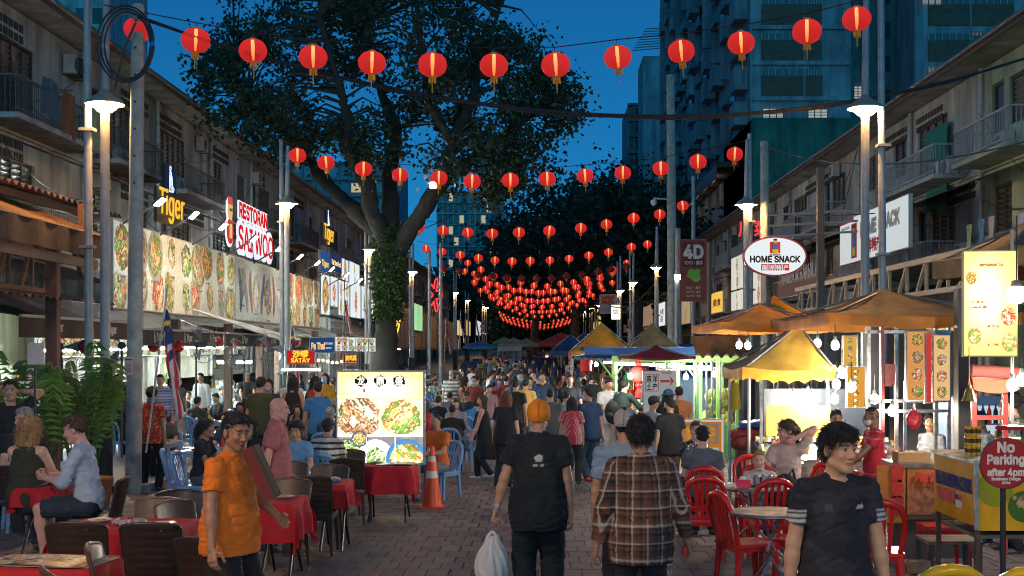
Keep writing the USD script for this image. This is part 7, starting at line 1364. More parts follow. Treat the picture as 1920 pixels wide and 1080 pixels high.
# vehicles in the crowd
def car(label, px, d, col, w=1.75, l=4.2, hz=1.45, lights=None):
    t = thing('car', label, 'car', (WX(px, d), d, G(d))); P = [(-l / 2, .35), (-l / 2, .85), (-l * .3, .95), (-l * .14, hz), (l * .28, hz), (l * .46, .95), (l / 2, .8), (l / 2, .35)]
    q = trimesh.creation.extrude_polygon(Polygon(P), w, engine='earcut'); v = np.array(q.vertices); v = np.stack([v[:, 2] - w / 2, v[:, 0], v[:, 1]], 1); k = np.clip((v[:, 2] - .9) / (hz - .9), 0, 1); v[:, 0] *= 1 - .18 * k; part(t, 'body', MB(col).add(v, q.faces), 'gloss')
    def pane_(y0, z0, y1, z1, wf): return MB((.02, .025, .03)).add([(-w * wf * .46, y0, z0), (w * wf * .46, y0, z0), (w * wf * .40, y1, z1), (-w * wf * .40, y1, z1)], [[0, 1, 2, 3]])
    part(t, 'windscreen', pane_(-l * .29 - .01, .98, -l * .15 - .01, hz - .07, .95), 'gloss')
    for s in (-1, 1):
        part(t, 'headlight', MB((.4, .42, .42)).box((s * w * .36, -l / 2 - .01, .74), (.34, .04, .16)), 'gloss'); part(t, 'mirror', MB(col).box((s * (w / 2 + .06), -l * .22, 1.0), (.14, .1, .1)), 'gloss')
        for y in (-l * .31, l * .3): part(t, 'wheel', MB((.02, .02, .02)).tube([(s * (w / 2 - .2), y, .31), (s * (w / 2 + .01), y, .31)], .31, 14), 'plastic')
    part(t, 'bumper', MB(np.array(col) * .7).box((0, -l / 2 - .03, .45), (w * .96, .08, .22)), 'plastic')
    if lights: part(t, 'roof_lamp', MB((1, .02, .03)).lathe([(0, 0), (.13, 0), (.12, .1), (0, .13)], 10, at=(lights, 0, hz)), 'glow40'); part(t, 'lamp_bar', MB((.05, .05, .05)).box((0, 0, hz + .02), (w * .6, .2, .05)), 'plastic')
    return t
car('dark police car with a red roof lamp parked in the crowd', 1022, 86, (.012, .022, .05), 1.9, 4.6, 1.75, .12); car('dark car parked on the left behind the diners', 888, 88, (.015, .025, .045)); car('second dark car parked behind the first on the left', 906, 97, (.03, .05, .08))
lo = thing('lorry', 'white box lorry standing in the crowd', 'lorry', (WX(955, 112), 112, G(112))); part(lo, 'cargo_box', MB((.42, .40, .37)).box((0, 1.6, 1.65), (2.1, 4.4, 1.7)), 'paint'); part(lo, 'cab', MB((.3, .33, .36)).box((0, -1.35, 1.15), (1.9, 1.5, 1.5), top=.93), 'paint'); part(lo, 'windscreen', MB((.02, .03, .04)).box((0, -2.10, 1.5), (1.65, .04, .6), R=rotx(-.06)), 'gloss'); part(lo, 'bumper', MB((.6, .62, .62)).box((0, -2.12, .75), (1.9, .08, .35)), 'paint'); part(lo, 'box_trim', MB((.05, .25, .1)).box((0, -.58, 2.46), (2.12, .06, .1)), 'paint')
for s in (-1, 1): part(lo, 'wheel', MB((.02, .02, .02)).tube([(s * .75, -1.3, .4), (s * .96, -1.3, .4)], .4, 14), 'plastic'); part(lo, 'headlight', MB((.6, .6, .6)).box((s * .7, -2.13, .98), (.3, .04, .15)), 'gloss')
# ---------------------------------------------------------------- tables and chairs
FURN = {}
def brown_chair(t, c=(.035, .018, .013)):
    def bend(x): return .045 * (1 - (x / .22) ** 2)
    def back(u, s, o=0): x = (u - .5) * .44 * (.92 + .08 * s); z = .47 + s * .41 - .03 * (2 * u - 1) ** 2 * s; return np.stack([x, -.20 - .09 * s - bend(x) + o - .005 * np.abs(np.sin(s * PI * 7)) * (np.abs(u - .5) < .36) * (o == 0), z], 1)
    part(t, 'backrest', MB(c).grid(lambda u, s: back(u, s), 14, 30).grid(lambda u, s: back(1 - u, s, .022), 14, 16), 'plastic', smooth=True)
    part(t, 'back_frame', MB(c).tube([back(np.array([q]), np.array([s]))[0] + [0, .01, 0] for q, s in ((0, 0), (0, .5), (0, .97), (.04, 1), (.25, 1), (.5, 1), (.75, 1), (.96, 1), (1, .97), (1, .5), (1, 0))], .016, 6), 'plastic', smooth=True)
    part(t, 'seat', MB(c).box((0, .0, .445), (.44, .44, .035), top=.97).box((0, .0, .41), (.41, .41, .05), top=1.03), 'plastic')
    for x, y in ((-.19, .19), (.19, .19), (-.19, -.2), (.19, -.2)): part(t, 'leg', MB(c).tube([(x * 1.12, y * 1.14, 0), (x, y, .43)], [.019, .032], 4, ang=PI / 4), 'plastic')
    part(t, 'sticker', MB((.5, .42, .36)).box((.07, -.318, .845), (.045, .004, .04)), 'matte')
def arch_chair(t, c):
    bk = lambda x, z: (x, -.19 - .11 * (z - .44) / .44, z)
    part(t, 'back_frame', MB(c).tube([bk(*q) for q in ((-.17, .43), (-.205, .6), (-.205, .74), (-.17, .83), (-.09, .875), (0, .885), (.09, .875), (.17, .83), (.205, .74), (.205, .6), (.17, .43))], [.024, .026, .027, .032, .036, .038, .036, .032, .027, .026, .024], 7), 'gloss', smooth=True)
    for x, z in ((-.10, .86), (-.035, .875), (.035, .875), (.10, .86)): part(t, 'slat', MB(c).bar(bk(x * .8, .44), bk(x, z), .036, .014), 'gloss')
    part(t, 'seat', MB(c).grid(lambda u, s: np.stack([(u - .5) * .42, (s - .5) * .42, .44 - .018 * np.sin(u * PI) * np.sin(s * PI) + .0 * u], 1), 9, 9).box((0, 0, .425), (.43, .43, .025), top=.99).box((0, 0, .395), (.40, .40, .05), top=1.04), 'gloss')
    for x, y in ((-.18, .18), (.18, .18), (-.18, -.18), (.18, -.18)): part(t, 'leg', MB(c).tube([(x * 1.15, y * 1.18, 0), (x, y, .42)], [.021, .034], 4, ang=PI / 4), 'gloss')
CH = {'brown': (brown_chair, (.035, .018, .013), 'dark brown plastic chair'), 'tan': (brown_chair, (.085, .042, .022), 'lighter brown plastic chair'), 'red': (arch_chair, (.50, .018, .016), 'red plastic chair'), 'blue': (arch_chair, (.16, .30, .52), 'pale blue plastic chair'), 'yellow': (arch_chair, (.75, .46, .01), 'yellow plastic chair')}
def chair(kind, x, d, yaw, where, z=0.0):
    fn, c, lab = CH[kind]; lb = lab + ' ' + where; grp = lab + 's'; loc = (x, d, G(d) + .017 + z)
    if kind not in FURN: FURN[kind] = t = thing('plastic_chair', lb, 'chair', loc, -math.radians(yaw), grp); fn(t, c); return t
    return dup(FURN[kind], loc, -math.radians(yaw), lb, grp)
def dz(py, z): # distance at which height z above the street is seen in row py
    d = 14.
    for _ in range(25): d = .5 * d + .5 * FPX * (EYE - G(d) - z) / (py - CY)
    return d
for kind, px, py, yaw, where in (('brown', 42, 872, 5, 'under the blonde woman at the left edge'), ('brown', 168, 972, 0, 'in the front row with its back to the camera, left one'), ('brown', 303, 974, 0, 'in the front row right beside the orange shirt'), ('tan', 277, 944, 185, 'facing the camera across the front red table'), ('brown', 350, 928, 150, 'half hidden behind the orange shirt'), ('tan', 372, 946, 120, 'right behind the orange shirt sleeve'), ('tan', 527, 905, 190, 'facing the camera behind the second red table'), ('brown', 592, 890, 0, 'with its back to the camera right of the second red table'), ('brown', 500, 885, 10, 'half hidden beyond the second red table'), ('tan', 533, 872, 185, 'farthest behind the second red table'), ('tan', 612, 878, 180, 'facing the camera at the third red table'), ('brown', 660, 858, 5, 'left of the red table before the lightbox'), ('tan', 650, 848, 180, 'at the lower left corner of the lightbox'),
                                 ('tan', 262, 1022, 80, 'side on at the bottom left table'), ('tan', 190, 1062, 60, 'cut off by the bottom edge at the left table'), ('brown', 425, 1000, 20, 'low behind the hip of the orange shirt man'),
                                 ('red', 1320, 895, 5, 'nearest the checked shirt with its back to the camera'), ('red', 1322, 877, 8, 'behind the grey shirted diner in the black cap'), ('red', 1400, 927, 70, 'side on in front of the first round table'), ('red', 1445, 900, 0, 'with its back to the camera at the first round table'), ('red', 1425, 882, 185, 'across the first round table'), ('red', 1412, 862, 180, 'of the small blond child'), ('red', 1478, 922, 300, 'half hidden by the black jersey at the second round table'), ('red', 1505, 874, 250, 'under the woman with the backpack'), ('red', 1652, 890, 80, 'side on right of the black jersey with a pale seat'), ('red', 1712, 876, 180, 'in front of the grill cart board'), ('red', 1645, 938, 10, 'low behind the striped sleeve'), ('red', 1768, 905, 270, 'behind the yellow drinks cart'),
                                 ('yellow', 1755, 1058, 0, 'cut off by the bottom edge near the drinks cart'), ('yellow', 1918, 1062, 10, 'in the bottom right corner')):
    d = dz(py, .885); chair(kind, WX(px, d), d, yaw, where)
def cloth_table(label, px, py, w, dep, drop=.36, corner=.22, col=(.42, .010, .018), yaw=0, d=None):
    d = d or dz(py, .76); x = WX(px, d); z = G(d) + .017; t = thing('folding_table', 'folding table under ' + label, 'table', (x, d, z), yaw)
    part(t, 'tabletop', MB((.3, .28, .25)).box((0, 0, .73), (w - .02, dep - .02, .03)), 'wood')
    for s in (-1, 1):
        for q in (-1, 1): part(t, 'leg', MB((.04, .04, .045)).tube([(s * w * .4, q * dep * .42, 0), (s * w * .33, -q * dep * .3, .71)], .014, 6), 'steel')
    ph = rng.uniform(0, 6)
    def f(u, s):
        # a square cloth laid over: points outside the top hang down, corners lower
        X, Y = (u - .5) * (w + 2 * drop), (s - .5) * (dep + 2 * drop); ox, oy = np.maximum(0, np.abs(X) - w / 2), np.maximum(0, np.abs(Y) - dep / 2); h = np.hypot(ox, oy); r = np.minimum(1, h / .06)
        a = np.where(oy > ox, X, Y); fold = (.030 * np.sin(a * 15 + ph) + .020 * np.sin(a * 27 + ph * 2)) * np.minimum(1, h / .18); cn = np.minimum(ox, oy) / drop
        xx = np.clip(X, -w / 2, w / 2) + np.sign(X) * (np.minimum(ox, .018) + fold * (ox > 0) + .02 * cn + .05 * h * (ox > 0)); yy = np.clip(Y, -dep / 2, dep / 2) + np.sign(Y) * (np.minimum(oy, .018) + fold * (oy > 0) + .02 * cn + .05 * h * (oy > 0))
        return np.stack([xx, yy, .752 - h * (1 - .06 * cn) - .006 * r + .003 * np.sin(X * 9) * np.sin(Y * 7)], 1)
    single('tablecloth', MB(col).grid(f, 56, 56), 'cloth', label, 'tablecloth', loc=(x, d, z), rz=yaw, smooth=True, group='red tablecloths'); return x, d, z + .757
T1 = cloth_table('red cloth on the front left table between the brown chairs', 245, 985, 1.0, .7); T2 = cloth_table('red cloth with a long hanging corner right of the orange shirt', 528, 938, .34, .8, .36); T3 = cloth_table('red cloth on the table left of the lightbox', 628, 905, .3, .7, .25); T4 = cloth_table('red cloth on the round-looking table before the lightbox', 730, 872, .62, .7, .36); T0 = cloth_table('red cloth cut off at the bottom left under the open menu', 60, 1062, .95, .6, d=8.3); T5 = cloth_table('red cloth between the blonde woman and the pale shirted man', 88, 888, .42, .7, .2, yaw=0, d=14.2)
def menu(label, T, dx, dy, w, h, rz, seed):
    t = thing('menu_sheet', label, 'menu', (T[0] + dx, T[1] + dy, T[2] + .006), rz); p = panel(w, h, food_paint(w, h, 2, 4, (.5, .36, .2), .09, seed), .012); p.v[0] = np.stack([p.v[0][:, 0] - w / 2, p.v[0][:, 2] - h / 2, .012 * np.abs(np.sin(p.v[0][:, 0] * 5))], 1); part(t, 'page', p, 'gloss'); part(t, 'under_page', MB((.5, .45, .38)).box((.02, .01, -.001), (w, h, .004)), 'matte')
menu('large open photo menu on the bottom left table', T0, .1, -.02, .75, .42, -.15, 5); menu('menu sheet lying on the red table before the lightbox', T4, .08, -.05, .5, .28, .05, 6)
def litter_on(label, T, n, seed, cols, sp=.12, dx=0):
    t = thing('table_waste', label, 'leftovers', (T[0] + dx, T[1], T[2])); r = np.random.default_rng(seed)
    for k in range(n):
        b = trimesh.creation.icosphere(2, r.uniform(.03, .055)); b.vertices *= [1.3, 1, .5]; b.vertices += (r.random(b.vertices.shape) - .5) * .02; part(t, 'crumpled_wrap', MB(cols[k % len(cols)]).tm(b).xf(t=(r.uniform(-sp, sp), r.uniform(-sp, sp), .02)), 'plastic')
litter_on('crumpled bags on the front left red table', T1, 6, 1, ((.45, .4, .38), (.5, .06, .06), (.3, .28, .25))); litter_on('blue and clear wrappings on the second red table', T3, 5, 2, ((.05, .2, .45), (.5, .48, .45), (.3, .22, .15)), .08)
def plate_on(label, T, dx, dy, r=.11): t = thing('plate', label, 'plate', (T[0] + dx, T[1] + dy, T[2])); part(t, 'dish', MB((.6, .6, .58)).lathe([(0, .004), (r * .6, .004), (r, .02), (r * .97, .024), (r * .58, .01), (0, .01)], 24), 'gloss', smooth=True); part(t, 'food', MB((.35, .22, .08)).tm(trimesh.creation.icosphere(2, r * .5)).xf(np.diag([1, 1, .3]), (0, 0, .014)), 'matte')
plate_on('white plate by the hands of the pale shirted man', T5, .07, .05); [plate_on('white plate with food %s' % w_, T_, a_, b_, .10) for T_, a_, b_, w_ in ((T1, -.28, .1, 'at the left end of the front left red table'), (T1, .3, -.1, 'at the right end of the front left red table'), (T2, .02, .05, 'on the red table right of the orange shirt'), (T4, -.2, .12, 'beside the menu before the lightbox'))]
plate_on('white plate nearer the blonde woman', T5, -.05, -.15)
def round_table(label, px, py, r=.40):
    d = dz(py, .75); t = thing('round_table', label, 'table', (WX(px, d), d, G(d) + .017), rng.uniform(0, 1), 'round steel tables')
    part(t, 'tabletop', MB((.42, .40, .38)).lathe([(0, .72), (r - .01, .72), (r, .728), (r, .742), (r - .01, .75), (0, .75)], 36), 'steel', smooth=40)
    for k in range(4): a = k * PI / 2 + .4; part(t, 'leg', MB((.35, .35, .36)).tube([(r * .8 * math.cos(a), r * .8 * math.sin(a), 0), (-.05 * math.cos(a), -.05 * math.sin(a), .40), (r * .35 * math.cos(a), r * .35 * math.sin(a), .72)], .013, 6), 'steel')
    return WX(px, d), d, G(d) + .017 + .752
R1 = round_table('round steel table with a pink tissue box and metal pots', 1410, 914, .42); R2 = round_table('round steel table in front, half hidden by the black jersey', 1445, 962, .36); R3 = round_table('round steel table in front of the grill cart', 1722, 906, .36)
def tissue(label, T, dx, dy): t = thing('tissue_box', label, 'tissue box', (T[0] + dx, T[1] + dy, T[2]), .1); part(t, 'box', MB((.62, .05, .10)).box((0, 0, .045), (.14, .10, .09)), 'gloss'); part(t, 'tissue', MB((.7, .65, .62)).tm(trimesh.creation.icosphere(2, .035)).xf(np.diag([1.2, .8, .9]), (0, 0, .095)), 'cloth')
tissue('pink tissue box on the first round table', R1, -.13, -.2); tissue('pink tissue box on the round table by the grill cart', R3, .04, -.1)
def pots(label, T, dx, n):
    t = thing('condiment_pots', label, 'condiment pots', (T[0] + dx, T[1], T[2])); part(t, 'tray', MB((.05, .05, .06)).lathe([(0, 0), (.15, 0), (.16, .015), (0, .012)], 20), 'gloss')
    for k in range(n): part(t, 'pot', MB((.45, .45, .46)).lathe([(0, .012), (.034, .012), (.036, .1), (.03, .108), (.008, .115), (0, .125)], 12, at=(-.08 + .075 * (k % 3), .05 * (k // 3) - .02, 0)), 'steel', smooth=40)
pots('metal condiment pots on the first round table', R1, .13, 5); pots('metal condiment pot on the round table by the grill cart', R3, .2, 3)
def diner_table(label, x, d, w=.75, white=False):
    t = thing('plastic_table', label, 'table', (x, d, G(d) + .02), rng.uniform(-.1, .1), 'pale blue plastic tables of the left diners'); c = (.3, .42, .58) if not white else (.5, .55, .6)
    part(t, 'tabletop', MB(c).box((0, 0, .72), (w, w, .03), top=.98), 'gloss'); part(t, 'apron', MB(c).box((0, 0, .67), (w * .9, w * .9, .07)), 'gloss')
    for sx in (-1, 1):
        for sy in (-1, 1): part(t, 'leg', MB(c).tube([(sx * w * .44, sy * w * .44, 0), (sx * w * .40, sy * w * .40, .66)], [.022, .03], 4, ang=PI / 4), 'gloss')
    r = rng
    for k in range(3): part(t, 'dish', MB([(.55, .55, .52), (.5, .3, .08), (.4, .1, .05)][k]).lathe([(0, .735), (.07, .735), (.10, .765), (0, .75)], 14, at=(r.uniform(-.22, .22), r.uniform(-.22, .22), 0)), 'gloss')
    part(t, 'bottle', MB([(.02, .25, .05), (.55, .4, .02), (.5, .04, .03)][int(r.integers(3))]).lathe([(0, .735), (.03, .735), (.03, .86), (.012, .91), (.012, .96), (0, .96)], 10, at=(r.uniform(-.2, .2), r.uniform(-.2, .2), 0)), 'gloss')
# ---------------------------------------------------------------- people
BK, WH, NV, GR, OR, RD, BL = (.012, .012, .014), (.52, .52, .50), (.02, .03, .06), (.09, .095, .10), (.70, .17, .012), (.42, .03, .03), (.05, .14, .30)
# nearest figures
t, g, sc = person(431, 8.6, 112, 'stout man in an orange polo shirt holding a dark red menu folder', dict(c=(.72, .17, .012), top='polo', girth=1.28, hair='short', stubble=1, hyaw=22, hpitch=-8, skin=(.36, .18, .10), pc=(.01, .01, .012), lh=(-.28, .19, 1.02), rh=(.34, .10, .82), hem=.80, loose=.022, face=1), hpy=777)
mf = thing('menu_folder', 'long dark red menu folder under the arm of the orange shirted man', 'menu folder', (WX(487, 8.4), 8.4, WZ(888, 8.4)), 0); Rm = roty(-.42)
part(mf, 'cover', MB((.16, .022, .016)).box((0, 0, 0), (.07, .15, .37), R=Rm), 'matte'); part(mf, 'pages', MB((.07, .05, .04)).box(Rm @ (.041, -.002, 0), (.012, .145, .36), R=Rm), 'matte'); part(mf, 'rear_cover', MB((.05, .03, .025)).box(Rm @ (.054, 0, 0), (.012, .15, .37), R=Rm), 'matte')
def trefoil(v, c):
    o = np.repeat(c[None], len(v), 0); x, z, bk = v[:, 0] + .0, v[:, 2] - 1.275, v[:, 1] < -.03
    for a, L_ in ((0, .048), (.75, .044), (-.75, .044)):
        u, w = x * math.cos(a) - z * math.sin(a) , x * math.sin(a) + z * math.cos(a); o[bk & ((u / .014) ** 2 + ((w - L_ * .5) / (L_ * .55)) ** 2 < 1)] = (.5, .5, .5)
    o[bk & (np.abs(z + .006) < .004) & (np.abs(x) < .03)] = (.45, .45, .45); o[bk & (np.abs(z + .035) < .009) & (np.abs(np.abs(x) - .028) < .016)] = (.4, .4, .4); return o
t, g, sc = person(1010, 10.3, 0, 'man seen from behind in an orange cap and a loose black tee', dict(c=(.008, .011, .013), pc=(.007, .01, .012), hair='buzz', hat='cap deep', hc=(.80, .22, .01), girth=1.12, loose=.034, hem=.72, baggy=.03, stride=.12, skin='tan', lh=(-.36, -.02, .80), gripl='grip', thumb=(.3, 1, 0), paint=trefoil), hpy=752)
el, wr = g['_arm'][-1]; wx = WX(1010, 10.3)
pb = thing('carrier_bag', 'full white plastic carrier bag in the hand of the orange capped man', 'bag', (wx - .365 * sc, 10.29, G(10.3) + .80 * sc - .11)); b = trimesh.creation.icosphere(4, 1.0); v = b.vertices.copy(); k = np.clip((v[:, 2] + 1) / 2, 0, 1); v *= [.15, .10, .20]; v[:, :2] *= (1.05 - .6 * k ** 2)[:, None]; v += (N3(v, 9, 3)[:, None] - .5) * [.035, .035, .02]; th_ = np.arctan2(v[:, 1], v[:, 0]); v[:, :2] *= (1 + .10 * k * np.sin(th_ * 7) + .05 * np.sin(th_ * 11 + v[:, 2] * 20))[:, None]; part(pb, 'bag', MB((.58, .56, .53)).add(v - [0, 0, .22], b.faces), 'plastic', smooth=True)
for s in (-1, 1): part(pb, 'handle', MB((.58, .56, .53)).tube([(s * .05, 0, -.10), (s * .03, 0, -.02), (0, 0, .015)], [.03, .016, .012], 6), 'plastic', smooth=True)
wt = MB((.5, .5, .5)); wt.tube([(.034 * math.cos(a), .034 * math.sin(a), 0) for a in np.linspace(0, 2 * PI, 14)], .008, 5); wt.lathe([(0, 0), (.018, 0), (.018, .01), (0, .01)], 12, at=(0, -.04, 0), ax=rotx(PI / 2)); single('wrist_watch', wt, 'steel', 'steel watch on the wrist above the white bag', 'watch', loc=(wx + wr[0] * sc + .005, 10.3 + wr[1] * sc, G(10.3) + wr[2] * sc + .035))
def plaid(v, c):
    x = np.where(np.abs(v[:, 0]) < .2, v[:, 0] + .3 * v[:, 1] * np.sign(v[:, 0]), v[:, 1] * 1.2); z = v[:, 2]
    def w(q): a = (q / .118) % 1; return np.select([a < .16, a < .34, a < .50, a < .60, a < .78], [0, 1, 0, 2, 1], 3)
    P = np.array([(.008, .010, .011), (.15, .055, .028), (.48, .43, .36), (.07, .04, .03)]); o = .5 * P[w(x)] + .5 * P[w(z)]; o[(((x / .118) % 1 > .53) & ((x / .118) % 1 < .58)) | (((z / .118) % 1 > .53) & ((z / .118) % 1 < .58))] += .05; return o
person(1203, 8.6, -8, 'man seen from behind in a brown and cream checked shirt', dict(top='long', paint=plaid, c=WH, loose=.030, girth=1.12, hem=.74, hair='mop', thick=1.5, skin='brown', pc=(.01, .012, .014), lh=(-.33, .02, .80), rh=(.34, .05, .86), stride=-.1), hpy=784)
person(1172, 9.6, 12, 'man in a grey cap and pale blue tee left of the checked shirt', dict(c=(.22, .31, .40), hair='short', hat='cap back', hc=(.35, .31, .30), skin='tan', stride=.1, girth=1.05), hpy=770)
def jersey(v, c):
    o = np.repeat(c[None], len(v), 0) * (.8 + .6 * (meshkit.fbm(v * [9, 9, 9], 3, 3) > .55))[:, None]; ar = np.abs(v[:, 0]) > .196; d2 = np.where(ar, v[:, 2], 0)
    for z in (1.238, 1.264, 1.290): o[ar & (np.abs(d2 - z) < .0085)] = (.42, .44, .44)
    q = (v[:, 1] > .03) & (np.abs(v[:, 0] + .085) < .024) & (np.abs(v[:, 2] - 1.31) < .012 - .3 * (v[:, 0] + .085)) & (v[:, 2] > 1.302); o[q] = (.4, .4, .42); q = (v[:, 1] > .03) & (np.abs(v[:, 0] - .09) < .02) & (np.abs(v[:, 2] - 1.31) < .02); o[q] = (.05, .045, .08); return o
person(1566, 6.9, 168, 'young man in a black jersey with three white stripes on the sleeves', dict(c=(.016, .016, .024), paint=jersey, top='tee', hair='mop', thick=1.35, skin=(.55, .31, .19), loose=.024, stride=.15, hyaw=-14, hem=.74, pc=(.012, .012, .015), face=1, girth=1.02), hpy=797)
# a seated diner gets a chair of its own
def short(s):
    w = s.replace('seated ', '').replace(',', '').split()[:8]
    while w[-1] in ('a', 'the', 'of', 'from', 'in', 'on', 'and', 'his', 'with', 'by', 'to', 'seen', 'at', 'right', 'left', 'just', 'dark', 'her', 'long', 'half', 'pale', 'black'): w.pop()
    return ' '.join(w)
def seat(px, hpy, yaw, label, S, ck='blue', d=None, sc=None, lod=None, where=None, group=None):
    S = dict(S); S['pose'] = 'sit'
    t, g, s = person(px, d, yaw, label, S, hpy=None if d else hpy, lod=lod, group=group)
    x, dd = ALLP[-1]
    if sc: UsdGeom.Xformable(stage.GetPrimAtPath(t)).AddScaleOp().Set((sc, sc, sc))
    if ck: a = math.radians(yaw); chair(ck, x - .06 * math.sin(a), dd - .06 * math.cos(a), yaw, where or ('of the ' + short(label)))
    return x, dd
seat(47, 0, 12, 'blonde woman seen from behind in an olive sleeveless top', dict(fem=1, top='sleeveless', hair='bob', haircol='blonde', c=(.030, .032, .018), skin='fair', bot='trousers', pc=(.015, .02, .03), girth=1.12, face=1), None, 14.0, 1.12, 1)
seat(43, 0, 150, 'grey haired man at the left edge behind the blonde woman', dict(hair='short', haircol='grey', c=BK, skin='pink', hyaw=60, face=1), 'blue', 16.2, 1.15, 1)
seat(170, 0, 268, 'seated man in a pale blue shirt eating at the left red table', dict(top='rolled', c=(.40, .45, .53), skin='pink', haircol='brown', bot='shorts', pc=(.02, .03, .045), hpitch=-16, lh=(-.06, .40, .79), rh=(.10, .42, .80), face=1, lean=10), 'brown', 13.6, 1.14, 1, 'under the man in the pale blue shirt')
person(16, 17, 130, 'man in a black tee stretching with both arms behind his head', dict(c=BK, skin='tan', lh=(-.16, -.06, 1.60), rh=(.16, -.06, 1.60), ehl=(-1, .3, .5), ehr=(1, .3, .5), hyaw=35, hair='short', face=1), hpy=706)
person(515, 14, 80, 'bald man walking in a faded pink shirt', dict(top='shirt', c=(.42, .12, .12), hair='bald', skin='pink', hem=.78, loose=.03, girth=1.12, stride=.3, pc=(.05, .045, .04), hpitch=-6, face=1), hpy=746)
RED = splotch((.40, .03, .03), (.55, .30, .05), 40, .62)
